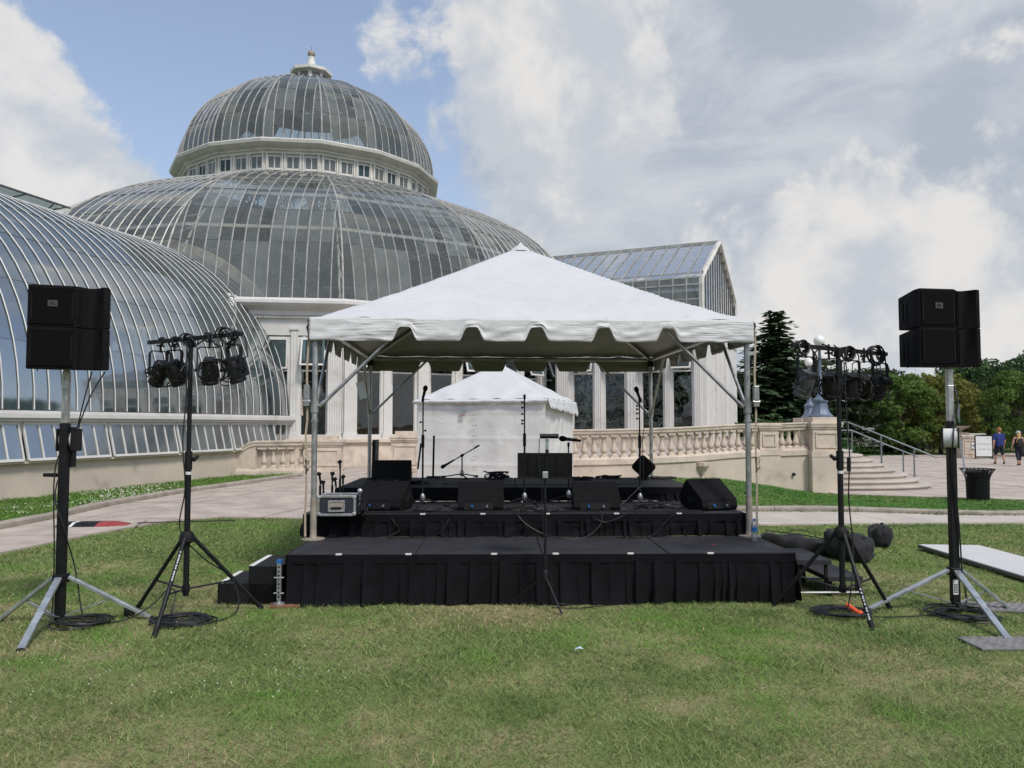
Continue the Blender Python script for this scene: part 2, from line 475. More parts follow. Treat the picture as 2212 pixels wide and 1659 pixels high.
def straw(x, y):
    """0 = lush green, 1 = dry straw"""
    a = .5 * vnoise(x, y, .55, 1) + .3 * vnoise(x, y, 1.7, 2) + .2 * vnoise(x, y, 4.5, 3)
    far = np.clip((y - 8.6) / 4.5, 0, 1)
    near = np.clip((7.0 - y) / 3.0, 0, 1)
    left = np.clip((-x - 1.5) / 3.5, 0, 1)
    return np.clip((a - .47) * 2.6 + .18 * near - .75 * far - .30 * left, 0, 1)

LAWN_FRONT = [(-8, 6), (-7, 8.5), (-6.5, 10.3), (-6.35, 11.5), (-6.05, 12.7), (-5.75, 13.6), (-5.1, 14.05), (-3.57, 13.9), (0, 13.4), (4.04, 13.06), (8.6, 13.5), (20, 14.5), (20, 1), (-8, 1)]
PATH_FAR = [(-9.2, 6), (-8.25, 10), (-7.9, 12.3), (-7.85, 13.9), (-8.0, 16), (-7.7, 19), (-6.15, 23.7)]
PATH_LEFT = [(-8, 6), (-7, 8.5), (-6.5, 10.3), (-6.35, 11.5), (-6.05, 12.7), (-5.75, 13.6), (-7.88, 13.6), (-7.9, 12.3), (-8.25, 10), (-9.2, 6)]
PLAZA_MID = [(-5.75, 13.6), (-5.1, 14.05), (-3.57, 13.9), (0, 13.4), (4.04, 13.06), (3.9, 14.75), (3.4, 17), (3.4, 22), (5.5, 27), (2.5, 35), (-9, 33), (-8, 29), (-7, 26), (-6.15, 23.7), (-7.7, 19), (-8.0, 16), (-7.86, 13.6)]
WALK_RIGHT = [(4.04, 13.06), (8.6, 13.5), (20, 14.5), (20, 16.0), (8.6, 15.0), (3.9, 14.75)]
LAWN_RIGHT = [(3.4, 15.05), (8.6, 15.3), (20, 16.3), (20, 20.6), (13.7, 21.3), (11.5, 22.2), (9.3, 23.1), (6.5, 23.5), (3.4, 22)]
PLAZA_FAR = [(9.3, 23.1), (11.5, 22.2), (13.7, 21.3), (20, 20.6), (40, 19), (60, 40), (36, 56), (13.5, 48), (9.4, 31)]
LAWN_STRIP = [(-7.95, 12.3), (-7.9, 13.9), (-8.05, 16), (-7.75, 19), (-6.2, 23.7), (-7.2, 26.4), (-9.0, 27.0), (-9.6, 22.8), (-11.4, 16), (-12.6, 12), (-10.5, 7), (-9.25, 6), (-8.3, 10)]
LAWN_FAR = [(10.2, 36), (13.4, 38), (15.5, 43), (22.5, 50), (30, 55), (24, 60), (10, 55), (8, 40)]

def inpoly(x, y, poly):
    c = np.zeros(len(x), bool); n = len(poly)
    for i in range(n):
        (x0, y0), (x1, y1) = poly[i], poly[(i + 1) % n]
        k = ((y0 > y) != (y1 > y)) & (x < (x1 - x0) * (y - y0) / (y1 - y0 + 1e-12) + x0)
        c ^= k
    return c

def lawn_ground_mat():
    m = bpy.data.materials.new('lawn_ground'); m.use_nodes = True
    t = NT(m.node_tree); b = m.node_tree.nodes['Principled BSDF']
    tcn = t.n('ShaderNodeTexCoord'); p = tcn.outputs['Object']
    a = t.noise(p, .9, 6, .62); f = t.noise(p, 45, 4, .7)
    sp = t.n('ShaderNodeSeparateXYZ', ins={0: p})
    far = t.ramp(sp.outputs[1], 8.5, 13, 0, 1)
    k = t.math('SUBTRACT', t.ramp(a, .42, .66), far, clamp=True)
    c = t.mix(k, (.215, .26, .090), (.46, .39, .215))
    c = t.mix(t.ramp(f, .35, .7), t.mix(1, c, (.6, .6, .6), 'MULTIPLY'), c)
    t.set(b.inputs['Base Color'], c); b.inputs['Roughness'].default_value = .95; b.inputs['Specular IOR Level'].default_value = .1
    bn = t.n('ShaderNodeBump', ins={'Strength': 1, 'Distance': .02, 'Height': f}); t.set(b.inputs['Normal'], bn)
    MATS['lawn_ground'] = m
lawn_ground_mat()

xs = [-3000, -800, -200, -80, -50] + [x * .5 for x in range(-64, 65)] + [34, 38, 44, 50, 60, 80, 200, 800, 3000]
ys = [-3000, -800, -200, -60, -20, -8] + [y * .5 for y in range(-4, 81)] + [42, 46, 50, 60, 80, 120, 300, 900, 3000]
mb = MB()
nx = len(xs)
mb.v = [(x, y, g(x, y)) for y in ys for x in xs]
mb.f = [(j * nx + i, j * nx + i + 1, (j + 1) * nx + i + 1, (j + 1) * nx + i) for j in range(len(ys) - 1) for i in range(nx - 1)]
mb.m = [0] * len(mb.f)
tag(mb.build('ground', 'lawn_ground', smooth=180), kind='structure')

def clip(poly, nxv, nyv, d):
    out = []; n = len(poly)
    for i in range(n):
        a, b = poly[i], poly[(i + 1) % n]
        da, db = a[0] * nxv + a[1] * nyv - d, b[0] * nxv + b[1] * nyv - d
        if da <= 0: out.append(a)
        if (da < 0 < db) or (db < 0 < da):
            k = da / (da - db); out.append((a[0] + (b[0] - a[0]) * k, a[1] + (b[1] - a[1]) * k))
    return out

def area(p): return abs(sum(p[i][0] * p[(i + 1) % len(p)][1] - p[(i + 1) % len(p)][0] * p[i][1] for i in range(len(p)))) / 2

def slabs(root, name, poly, su, sv, ang, mt, gap=.012, lift=.03, org=(0, 0)):
    ca, sa = cos(ang), sin(ang)
    us = [(x - org[0]) * ca + (y - org[1]) * sa for x, y in poly]; vs = [-(x - org[0]) * sa + (y - org[1]) * ca for x, y in poly]
    for i in range(math.floor(min(us) / su), math.ceil(max(us) / su)):
        for j in range(math.floor(min(vs) / sv), math.ceil(max(vs) / sv)):
            p = poly
            o_ = org[0] * ca + org[1] * sa; q_ = -org[0] * sa + org[1] * ca
            for nx_, ny_, d in ((ca, sa, (i + 1) * su - gap / 2 + o_), (-ca, -sa, -(i * su + gap / 2) - o_), (-sa, ca, (j + 1) * sv - gap / 2 + q_), (sa, -ca, -(j * sv + gap / 2) - q_)):
                p = clip(p, nx_, ny_, d)
                if len(p) < 3: break
            if len(p) < 3 or area(p) < .06: continue
            dz = rng.uniform(-.004, .004)
            mb = MB(); mb.prism(p, lambda x, y: g(x, y) - .05, lambda x, y: g(x, y) + lift + dz)
            mb.build(name, mt, root)

def sheet(name, poly, mt, lift):
    mb = MB(); mb.add([(x, y, g(x, y) + lift) for x, y in poly], [tuple(range(len(poly)))])
    o = mb.build(name, mt)
    bm = bmesh.new(); bm.from_mesh(o.data); bmesh.ops.triangulate(bm, faces=bm.faces); bm.to_mesh(o.data); bm.free()
    return tag(o, kind='structure')

def densify(poly, st=1.0):
    out = []
    for i, a in enumerate(poly):
        b = poly[(i + 1) % len(poly)]; k = max(1, int(math.dist(a, b) / st))
        out += [(a[0] + (b[0] - a[0]) * j / k, a[1] + (b[1] - a[1]) * j / k) for j in range(k)]
    return out

pth = sheet('path', PATH_LEFT, 'joint_soil', .012)
slabs(pth, 'slab', densify(PATH_LEFT), 3.2, 2.6, R(12), 'concrete', gap=.035)
plz = sheet('plaza', PLAZA_MID, 'joint_soil', .008)
slabs(plz, 'slab', densify(PLAZA_MID), 2.6, 2.35, R(-15), 'concrete', gap=.045)
wlk = sheet('pavement', WALK_RIGHT, 'joint_soil', .010)
slabs(wlk, 'slab', densify(WALK_RIGHT), 2.4, 4.0, R(5), 'concrete_pale', org=(4, 12), gap=.016)
plf = sheet('plaza_far', PLAZA_FAR, 'joint_soil', .008)
slabs(plf, 'slab', densify(PLAZA_FAR, 3), 3.6, 3.0, R(4), 'concrete', gap=.06)
# red brick bands crossing the middle plaza
for (x0, y0, x1, y1) in ((-4.6, 25.6, 0, 27.1), (-4.4, 24.2, 0, 25.9), (-6.3, 22.6, -3.0, 24.3), (-2.2, 17.6, 3.2, 19.4)):
    mb = MB(); L = math.dist((x0, y0), (x1, y1)); nx_, ny_ = -(y1 - y0) / L * .055, (x1 - x0) / L * .055
    q = [(x0 - nx_, y0 - ny_), (x1 - nx_, y1 - ny_), (x1 + nx_, y1 + ny_), (x0 + nx_, y0 + ny_)]
    mb.prism(q, lambda x, y: g(x, y) + .01, lambda x, y: g(x, y) + .041)
    mb.build('brick_band', 'brick_band', plz)

def kerb(name, pts, wd, ht, label=None, seglen=1.5, sink=.12):
    root = bpy.data.objects.new(name, None); COL.objects.link(root); INV[root.name] = Matrix.Identity(4)
    tag(root, kind='structure')
    dense = []
    for i in range(len(pts) - 1):
        a, b = Vector((*pts[i], 0)), Vector((*pts[i + 1], 0)); k = max(2, int((b - a).length / .3))
        dense += [a.lerp(b, j / k) for j in range(k)]
    dense.append(Vector((*pts[-1], 0)))
    acc, run = 0.0, [dense[0]]
    def flush(run):
        if len(run) < 2: return
        rings = []
        for i, p in enumerate(run):
            d = (run[min(i + 1, len(run) - 1)] - run[max(i - 1, 0)]).normalized(); nrm = Vector((-d.y, d.x, 0))
            q = p + d * (.006 if i == 0 else (-.006 if i == len(run) - 1 else 0))
            z = g(q.x, q.y); jt = .006 * nz3(q.x, q.y, 3, 2)
            rings.append([q - nrm * wd / 2 + Vector((0, 0, z - sink)), q + nrm * wd / 2 + Vector((0, 0, z - sink)), q + nrm * wd / 2 + Vector((0, 0, z + ht + jt)), q - nrm * (wd / 2 - .02) + Vector((0, 0, z + ht + jt)), q - nrm * wd / 2 + Vector((0, 0, z + ht - .025))])
        mb = MB(); mb.loft(rings); mb.build('kerb_stone', 'kerb_stone', root)
    for i in range(1, len(dense)):
        acc += (dense[i] - dense[i - 1]).length; run.append(dense[i])
        if acc > seglen: flush(run); run = [dense[i]]; acc = 0
    flush(run)
    return root
kerb('kerb', [(x - .1, y) for x, y in PATH_FAR], .16, .13)
kerb('kerb', [(3.3, 15.0), (3.9, 14.85), (8.6, 15.12), (20, 16.1)], .18, .11)

# grass blades
def blades(name, label, poly, bands, hmin, hmax, green, strawmix=1.0, excl=(), seed=1, wd=1.0):
    r = np.random.default_rng(seed); V = []; Cc = []
    px = [p[0] for p in poly]; py = [p[1] for p in poly]
    for (y0, y1, dens, bw) in bands:
        xa, xb = max(min(px), -.70 * y1 - 1.8), min(max(px), .70 * y1 + 1.8)
        n = int((xb - xa) * (y1 - y0) * dens)
        x = r.uniform(xa, xb, n); y = r.uniform(y0, y1, n)
        k = inpoly(x, y, poly) & (np.abs(x) < .68 * y + 1.8)
        # uneven, tufty cover
        k &= r.random(n) < (.35 + .9 * vnoise(x, y, 6, 5))
        for (ax, bx, ay, by) in excl: k &= ~((x > ax) & (x < bx) & (y > ay) & (y < by))
        x, y = x[k], y[k]; n = len(x)
        s = straw(x, y) * strawmix
        tuft = vnoise(x, y, 2.3, 9); lush = .6 * vnoise(x, y, 1.3, 21) + .4 * vnoise(x, y, 4.1, 22) + r.normal(0, .07, n)
        h = r.uniform(hmin, hmax, n) * (.55 + .8 * tuft) * (1 - .35 * s)
        a = r.uniform(0, 2 * pi, n); ln = r.uniform(.6, 2.4, n) * h + .008
        la = r.uniform(0, 2 * pi, n)
        z = gnp(x, y)
        wv = bw * wd * r.uniform(.6, 1.3, n)
        v = np.empty((n, 3, 3))
        v[:, 0] = np.stack([x - np.cos(a) * wv, y - np.sin(a) * wv, z - .004], 1)
        v[:, 1] = np.stack([x + np.cos(a) * wv, y + np.sin(a) * wv, z - .004], 1)
        v[:, 2] = np.stack([x + np.cos(la) * ln, y + np.sin(la) * ln, z + h], 1)
        V.append(v.reshape(-1, 3))
        g1 = np.array(green); g2 = np.array((.50, .425, .235)); g3 = g1 * np.array((.55, .68, .55)); g4 = g1 * np.array((.80, 1.10, .62))
        t1 = r.random((n, 1))
        c = g1 * (.42 + 1.1 * r.random((n, 1)))
        c = np.where(lush[:, None] > .70, g4 * (.7 + .5 * t1), c)
        c = np.where(lush[:, None] < .30, g3 * (.7 + .5 * t1), c)
        dry = (r.random(n) < s * .85)[:, None]
        c = np.where(dry, g2 * (.45 + .95 * r.random((n, 1))), c)
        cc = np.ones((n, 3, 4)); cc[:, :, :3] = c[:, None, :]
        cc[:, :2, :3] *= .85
        Cc.append(cc.reshape(-1, 4))
    V = np.concatenate(V); Cc = np.concatenate(Cc); n = len(V) // 3
    me = bpy.data.meshes.new(name)
    me.vertices.add(len(V)); me.vertices.foreach_set('co', V.astype(np.float32).ravel())
    me.loops.add(n * 3); me.loops.foreach_set('vertex_index', np.arange(n * 3, dtype=np.int32))
    me.polygons.add(n); me.polygons.foreach_set('loop_start', np.arange(0, n * 3, 3, dtype=np.int32))
    at_ = me.attributes.new('gcol', 'FLOAT_COLOR', 'POINT'); at_.data.foreach_set('color', Cc.astype(np.float32).ravel())
    me.update(); me.validate()
    me.materials.append(MATS['blade'])
    o = bpy.data.objects.new(name, me); COL.objects.link(o)
    return tag(o, label, 'grass', kind='stuff')

def blade_mat():
    m = bpy.data.materials.new('blade'); m.use_nodes = True
    nt = m.node_tree; t = NT(nt); b = nt.nodes['Principled BSDF']
    at_ = t.n('ShaderNodeAttribute', attribute_name='gcol')
    t.set(b.inputs['Base Color'], at_.outputs['Color']); b.inputs['Roughness'].default_value = .6; b.inputs['Specular IOR Level'].default_value = .2
    tl = t.n('ShaderNodeBsdfTranslucent', ins={'Color': at_.outputs['Color']})
    mx = t.n('ShaderNodeMixShader', ins={0: .22, 1: b.outputs[0], 2: tl})
    t.set([n for n in nt.nodes if n.type == 'OUTPUT_MATERIAL'][0].inputs[0], mx)
    MATS['blade'] = m
blade_mat()
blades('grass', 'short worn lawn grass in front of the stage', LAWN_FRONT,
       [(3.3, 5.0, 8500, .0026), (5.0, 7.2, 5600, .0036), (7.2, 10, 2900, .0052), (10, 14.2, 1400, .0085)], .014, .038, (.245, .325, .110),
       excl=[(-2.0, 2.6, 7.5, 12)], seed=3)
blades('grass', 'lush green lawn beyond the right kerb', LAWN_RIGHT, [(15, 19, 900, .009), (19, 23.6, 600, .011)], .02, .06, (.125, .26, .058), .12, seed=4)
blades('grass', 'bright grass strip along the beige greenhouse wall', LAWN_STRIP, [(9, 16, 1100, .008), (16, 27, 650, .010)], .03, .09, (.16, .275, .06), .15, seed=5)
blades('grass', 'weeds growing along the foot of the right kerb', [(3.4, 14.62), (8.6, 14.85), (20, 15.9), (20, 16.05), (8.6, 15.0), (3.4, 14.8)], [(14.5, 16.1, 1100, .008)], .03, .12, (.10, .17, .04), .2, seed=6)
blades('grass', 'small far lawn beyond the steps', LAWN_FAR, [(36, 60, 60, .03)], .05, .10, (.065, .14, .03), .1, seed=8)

# clover heads
def clover(name, label, poly, n, seed, near):
    r = np.random.default_rng(seed); mb = MB()
    k = 0
    while k < n:
        x, y = r.uniform(min(p[0] for p in poly), max(p[0] for p in poly)), r.uniform(min(p[1] for p in poly), max(p[1] for p in poly))
        if not inpoly(np.array([x]), np.array([y]), poly)[0]: continue
        if vnoise(x, y, .6, 31) < r.uniform(.25, .85): continue
        s = r.uniform(.006, .011) * near; z = g(x, y) + r.uniform(.035, .07)
        mb.add([(x - s, y, z), (x, y - s, z), (x + s, y, z), (x, y + s, z), (x, y, z + s), (x, y, z - s)], [(0, 1, 4), (1, 2, 4), (2, 3, 4), (3, 0, 4), (1, 0, 5), (2, 1, 5), (3, 2, 5), (0, 3, 5)])
        k += 1
    tag(mb.build(name, 'flower_white'), label, 'clover', kind='stuff')
clover('clover', 'white clover flowers scattered over the left lawn', [(-4.6, 4.6), (-4.8, 7.6), (-2.4, 7.4), (-.6, 5.6), (-1.6, 4.4)], 120, 5, .55)
clover('clover', 'white clover flowers dotting the grass strip by the wall', [(-9.9, 14.5), (-8.3, 14.5), (-8.2, 17), (-7.9, 19.5), (-9.0, 22), (-10.2, 20)], 600, 6, 1.5)
# ---------------------------------------------------------------- palm house (16-sided double dome)
PC = Vector((-11.56, 45.0, 0)); NS = 16; PHI0 = R(-105); TAN = math.tan(pi / NS); SEC = 1 / cos(pi / NS)
def side(k):
    a = PHI0 + 2 * pi * k / NS
    return Vector((cos(a), sin(a), 0)), Vector((-sin(a), cos(a), 0))
def to_cam(k):
    o, t = side(k); return o.dot((Vector((0, 0, 0)) - PC).normalized())
FRONT = [k for k in range(NS) if to_cam(k) > .30]      # sides the camera can see
house = thing('palm_house', 'great glass palm house with two stacked ribbed domes and white lantern on top', 'greenhouse', PC)

def ell(rc, zc, a, b, t): return (rc + a * cos(t), zc + b * sin(t))
T1 = math.acos((6.75 - 5.6) / 10.6)
def _spline(ctrl, n):
    P = [np.array(c) for c in ctrl]; out = []
    for i in range(len(P) - 1):
        a, b, c, d = P[max(i - 1, 0)], P[i], P[i + 1], P[min(i + 2, len(P) - 1)]
        for k in range(8):
            t = k / 8; out.append(.5 * ((2 * b) + (c - a) * t + (2 * a - 5 * b + 4 * c - d) * t * t + (3 * b - a - 3 * c + d) * t ** 3))
    out.append(P[-1]); L = np.cumsum([0] + [np.linalg.norm(out[i + 1] - out[i]) for i in range(len(out) - 1)])
    return [tuple(np.array([np.interp(L[-1] * q / (n - 1), L, [o[j] for o in out]) for j in (0, 1)])) for q in range(n)]
LOW = _spline([(16.2, 6.3), (15.75, 8.1), (14.75, 9.75), (13.1, 11.15), (11.0, 12.3), (9.0, 13.15), (6.75, 13.95)], 29)
T2 = math.acos(.80 / 6.95)
UPP = [ell(0, 15.45, 6.95, 5.48, T2 * i / 20) for i in range(21)]

def glazed_vault(tag_name, prof, nbar, rows, barw, part_cap, gmat, sides, kbase):
    """cloister-vault glazing: bars at even spacing in each face, cut by the hips; one pane between each two bars and purlins"""
    r0 = prof[0][0]; s = 2 * r0 * TAN / nbar
    rings_ = []
    for i in rows:                         # sill and purlins of the frame
        base = MB(); rings_.append(base)
        for k in range(NS):
            o, t = side(k); r, z = prof[i]
            base.bar(PC + o * (r - .03) - t * (r * TAN) + Vector((0, 0, z)), PC + o * (r - .03) + t * (r * TAN) + Vector((0, 0, z)), .05, .07, up=o)
    frame = rings_[0].build(tag_name, 'frame_dark', house)
    for b_ in rings_[1:]: b_.build('purlin', 'frame_dark', frame)
    panes = []; rest = MB(); backbars = MB()
    for k in range(NS):
        o, t = side(k); vis = k in sides
        # hip bar on the corner between side k and k+1
        a = PHI0 + 2 * pi * (k + .5) / NS; h = Vector((cos(a), sin(a), 0))
        hb = MB(); hb.path([PC + h * (r * SEC + .02) + Vector((0, 0, z)) for r, z in prof], barw * 1.5, 5)
        (hb.build('hip_bar', 'bar_metal', frame, smooth=60) if (vis or ((k + 1) % NS) in sides) else None) or backbars.add(hb.v, hb.f)
        offs = [(j - nbar / 2) * s for j in range(1, nbar)]
        for y in offs:
            pts = [PC + o * (r + .015) + t * y + Vector((0, 0, z)) for r, z in prof if r * TAN > abs(y) + .05]
            if len(pts) < 2: continue
            b = MB(); b.path(pts, barw, 4)
            if vis: b.build('glazing_bar', 'bar_metal', frame, smooth=60)
            else: backbars.add(b.v, b.f)
        ed = [-r0 * TAN * 1.001] + offs + [r0 * TAN * 1.001]
        for j in range(nbar):
            for q in range(len(rows) - 1):
                i0, i1 = rows[q], rows[q + 1]
                left, right = [], []
                for i in range(i0, i1 + 1):
                    r, z = prof[i]; w_ = r * TAN
                    a0, b0 = max(ed[j], -w_), min(ed[j + 1], w_)
                    if b0 - a0 > 1e-3: left.append((a0, r, z)); right.append((b0, r, z))
                if len(left) < 2: continue
                P = lambda e: PC + o * e[1] + t * e[0] + Vector((0, 0, e[2]))
                m = MB(); n_ = len(left)
                m.add([P(e) for e in left] + [P(e) for e in right], [(i, n_ + i, n_ + i + 1, i + 1) for i in range(n_ - 1)])
                wv = (left[0][1] * SEC) * 0 + (right[0][0] - left[0][0])
                score = to_cam(k) * wv * (left[-1][2] - left[0][2] + .35)
                panes.append((score if vis else -1, m))
    panes.sort(key=lambda e: -e[0])
    for i, (sc_, m) in enumerate(panes):
        if i < part_cap and sc_ > 0.004: m.build('pane', gmat, frame, smooth=180)
        else: rest.add(m.v, m.f)
    if rest.v: tag(rest.build('far_panes', gmat, frame, smooth=180), kind='stuff')
    if backbars.v: tag(backbars.build('far_bars', 'bar_metal', frame), kind='stuff')
    return frame

lower = glazed_vault('lower_dome', LOW, 14, [0, 5, 9, 13, 17, 20, 24, 28], .027, 290, 'dome_glass', FRONT, 0)
upper = glazed_vault('upper_dome', UPP, 6, [0, 4, 8, 13, 20], .028, 290, 'dome_glass', FRONT, 0)

# trusses inside the lower dome
tr = MB()
for k in range(NS):
    a = PHI0 + 2 * pi * (k + .5) / NS; h = Vector((cos(a), sin(a), 0)); prev = None
    for i in range(0, 29, 2):
        r, z = LOW[i]; p = PC + h * (r - .15) + Vector((0, 0, z)); q = PC + h * (r - .75) + Vector((0, 0, z - .25))
        if prev: tr.bar(prev[1], q, .07, .07); tr.bar(prev[0], q, .035, .035)
        prev = (p, q)
    o, t = side(k)
    for i in (7, 13, 20):
        r, z = LOW[i]
        tr.bar(PC + o * (r - .5) - t * r * TAN + Vector((0, 0, z)), PC + o * (r - .5) + t * r * TAN + Vector((0, 0, z)), .08, .12)
tr.build('truss_frame', 'grey_paint', house)

def ngon_ring(mb, prof, mi=0):
    """closed 16-gon moulding from an (r, z) profile (open outer profile joined inside)"""
    rings = []
    for k in range(NS + 1):
        a = PHI0 + 2 * pi * (k + .5) / NS; h = Vector((cos(a), sin(a), 0))
        rings.append([PC + h * (r * SEC) + Vector((0, 0, z)) for r, z in prof])
    mb.loft(rings[:-1], mi, closed=True)
drum = MB()
ngon_ring(drum, [(6.45, 13.78), (6.80, 13.80), (6.82, 13.92), (6.66, 13.96), (6.62, 14.84), (6.45, 14.84)])
drum_o = drum.build('drum', 'white_paint', house)
drum_o.data.materials.clear(); drum_o.data.materials.append(MATS['grey_paint'])
cn = MB()
ngon_ring(cn, [(6.5, 14.82), (6.74, 14.83), (6.76, 14.94), (6.84, 14.96), (6.86, 15.05), (7.05, 15.12), (7.24, 15.24), (7.28, 15.38), (7.22, 15.44), (6.98, 15.50), (6.5, 15.50)])
cn_o = cn.build('cornice', 'grey_paint', drum_o)
for k in FRONT:                                       # drum windows: three to a side, with small pilasters between
    o, t = side(k); wdt = 2 * 6.63 * TAN
    Mx = Matrix((t, -o, Vector((0, 0, 1)))).transposed()
    for j in range(3):
        y = (j - 1) * wdt / 3
        c = PC + o * 6.64 + t * y + Vector((0, 0, 14.38))
        f = MB()
        for dx in (-.30, 0, .30): f.box(c + t * dx, (.05, .07, .70), Mx)
        for dz in (-.33, .33): f.box(c + Vector((0, 0, dz)), (.66, .065, .05), Mx)
        fo = f.build('drum_window', 'white_paint', drum_o)
        for dx in (-.15, .15):
            p = MB(); q = c + t * dx + o * .012
            p.quad(q - t * .13 + Vector((0, 0, -.31)), q + t * .13 + Vector((0, 0, -.31)), q + t * .13 + Vector((0, 0, .31)), q - t * .13 + Vector((0, 0, .31)))
            p.build('pane', 'gable_glass' if (k + j) % 4 else 'awning_glass', drum_o)
    pl_ = MB()
    for j in range(4):
        y = (j - 1.5) * wdt / 3
        for dy in ((-.06, .06) if 0 < j < 3 else ((.09,) if j == 0 else (-.09,))):
            pl_ = MB(); pl_.box(PC + o * 6.68 + t * (y + dy) + Vector((0, 0, 14.40)), (.08, .10, .88), Mx); pl_.build('pilaster', 'grey_paint', drum_o)
    dn = MB()
    for j in range(34): dn.box(PC + o * 6.83 + t * ((j - 14.5) * wdt / 30) + Vector((0, 0, 14.99)), (.05, .07, .06), Mx)
    tag(dn.build('dentil_course', 'grey_paint', drum_o), kind='stuff')

def lz(z): return 21.12 + (z - 21.2) * 1.0
# lantern
ln = MB()
ln.lathe([(.92, lz(21.0)), (.92, lz(21.72))], PC, 8, phase=R(10))
lant = ln.build('lantern', 'white_paint', house)
lc = MB(); lc.lathe([(.90, lz(21.70)), (1.14, lz(21.78)), (1.18, lz(21.80)), (1.18, lz(21.98)), (.92, lz(22.06)), (.46, lz(22.20)), (.26, lz(22.40)), (.19, lz(22.75)), (.20, lz(22.86))], PC, 8, phase=R(10))
lc.build('lantern_cap', 'white_paint', lant, smooth=40)
lb = MB(); lb.lathe([(.02, lz(22.84)), (.14, lz(22.88)), (.215, lz(22.98)), (.225, lz(23.06)), (.19, lz(23.17)), (.10, lz(23.24)), (.02, lz(23.26))], PC, 14)
lb.build('finial_ball', 'kerb_stone', lant, smooth=60)
ls = MB(); ls.tube(PC + Vector((0, 0, lz(23.2))), PC + Vector((0, 0, lz(23.5))), .012, n=6); ls.build('lightning_rod', 'frame_dark', lant)
for i in range(8):
    a = R(10) + 2 * pi * (i + .5) / 8; o_ = Vector((cos(a), sin(a), 0)); t_ = Vector((-sin(a), cos(a), 0))
    if o_.dot(-PC.normalized()) < .1: continue
    v = MB(); Mx = Matrix((t_, -o_, Vector((0, 0, 1)))).transposed()
    for z in range(5): v.box(PC + o_ * .86 + Vector((0, 0, lz(21.30 + .085 * z))), (.46, .03, .05), Mx)
    v.build('louvre', 'frame_dark', lant)

# outer wall of the palm house
RW = 16.15
en = MB()
ngon_ring(en, [(15.6, 5.25), (16.22, 5.26), (16.22, 5.50), (16.27, 5.52), (16.27, 5.62), (16.35, 5.64), (16.36, 5.80), (16.62, 5.95), (16.70, 6.04), (16.70, 6.14), (16.35, 6.28), (15.6, 6.30)])
en.build('entablature', 'white_paint', house, bevel=0)
bs = MB()
ngon_ring(bs, [(15.7, -.2), (16.62, -.2), (16.62, .06), (16.48, .12), (16.48, .95), (16.60, 1.0), (16.60, 1.10), (16.40, 1.14), (15.7, 1.14)])
bs.build('plinth', 'stone', house)
flo = MB(); flo.lathe([(.01, .3), (15.8, .3)], PC, 16, phase=PHI0 + pi / NS)
tag(flo.build('floor', 'soil', house))

def pilaster(mb, c, t, o, wd, z0, z1, dep=.12, flutes=5):
    """flat pilaster with fluting, base and cap"""
    Mx = Matrix((t, -o, Vector((0, 0, 1)))).transposed()
    mb.box(c + Vector((0, 0, z0 + .06)) + o * .02, (wd + .14, dep + .10, .12), Mx)
    mb.box(c + Vector((0, 0, z0 + .16)) + o * .01, (wd + .08, dep + .05, .08), Mx)
    mb.box(c + Vector((0, 0, z1 - .10)) + o * .01, (wd + .08, dep + .06, .10), Mx)
    poly = []; k = flutes; fw = wd / (k * 1.6 + .6); x = -wd / 2
    poly.append((-wd / 2, dep / 2)); poly.append((-wd / 2, -dep / 2)); x += fw * .6
    for i in range(k):
        poly += [(x, -dep / 2), (x + fw * .2, -dep / 2 + .010), (x + fw * .8, -dep / 2 + .010), (x + fw, -dep / 2)]; x += fw * 1.6
    poly += [(wd / 2, -dep / 2), (wd / 2, dep / 2)]
    mb.prism(poly[::-1], z0 + .2, z1 - .15, M=Mx, c=c)

def window(root, c, t, o, wd, z0, z1, zt, open_deg, gm='window_glass', fm='white_paint'):
    """tall fixed light below, top-hung vent above that may stand open"""
    Z = Vector((0, 0, 1)); Mx = Matrix((t, -o, Z)).transposed()
    f = MB(); fw = .06
    for sx in (-1, 1): f.box(c + t * sx * (wd / 2 - fw / 2) + Z * ((z0 + zt) / 2), (fw, .10, zt - z0), Mx)
    for z in (z0 + fw / 2, z1, zt - fw / 2): f.box(c + Z * z, (wd - 2 * fw, .095, fw), Mx)
    for sx in (-1, 1): f.box(c + t * sx * (wd / 2 - fw - .012) + Z * ((z0 + z1) / 2) - o * .02, (.024, .06, z1 - z0 - fw * 1.5), Mx)
    fo = f.build('window', fm, root)
    p = MB(); a, b = wd / 2 - fw - .02, 0
    q = c - o * .02
    p.quad(q - t * a + Z * (z0 + fw), q + t * a + Z * (z0 + fw), q + t * a + Z * (z1 - fw / 2), q - t * a + Z * (z1 - fw / 2))
    p.build('pane', gm, fo)
    # vent
    ang = R(open_deg); hgt = zt - fw - z1 - .06; top = c + Z * (zt - fw) + o * .05
    dn = (-Z * cos(ang) + o * sin(ang))
    v = MB(); wv = wd / 2 - fw
    nrm = (o * cos(ang) + Z * sin(ang)); M2 = Matrix((t, -nrm, -dn)).transposed()
    for sx in (-1, 1): v.box(top + t * sx * (wv - .03) + dn * hgt / 2, (.06, .05, hgt), M2)
    for d in (.03, hgt - .03): v.box(top + dn * d, (2 * wv - .12, .048, .06), M2)
    vo = v.build('vent_frame', fm, fo)
    p = MB(); q = top
    p.quad(q - t * (wv - .06) + dn * (hgt - .06), q + t * (wv - .06) + dn * (hgt - .06), q + t * (wv - .06) + dn * .06, q - t * (wv - .06) + dn * .06)
    p.build('vent_pane', 'awning_glass', fo)
    # dark room depth behind
    return fo

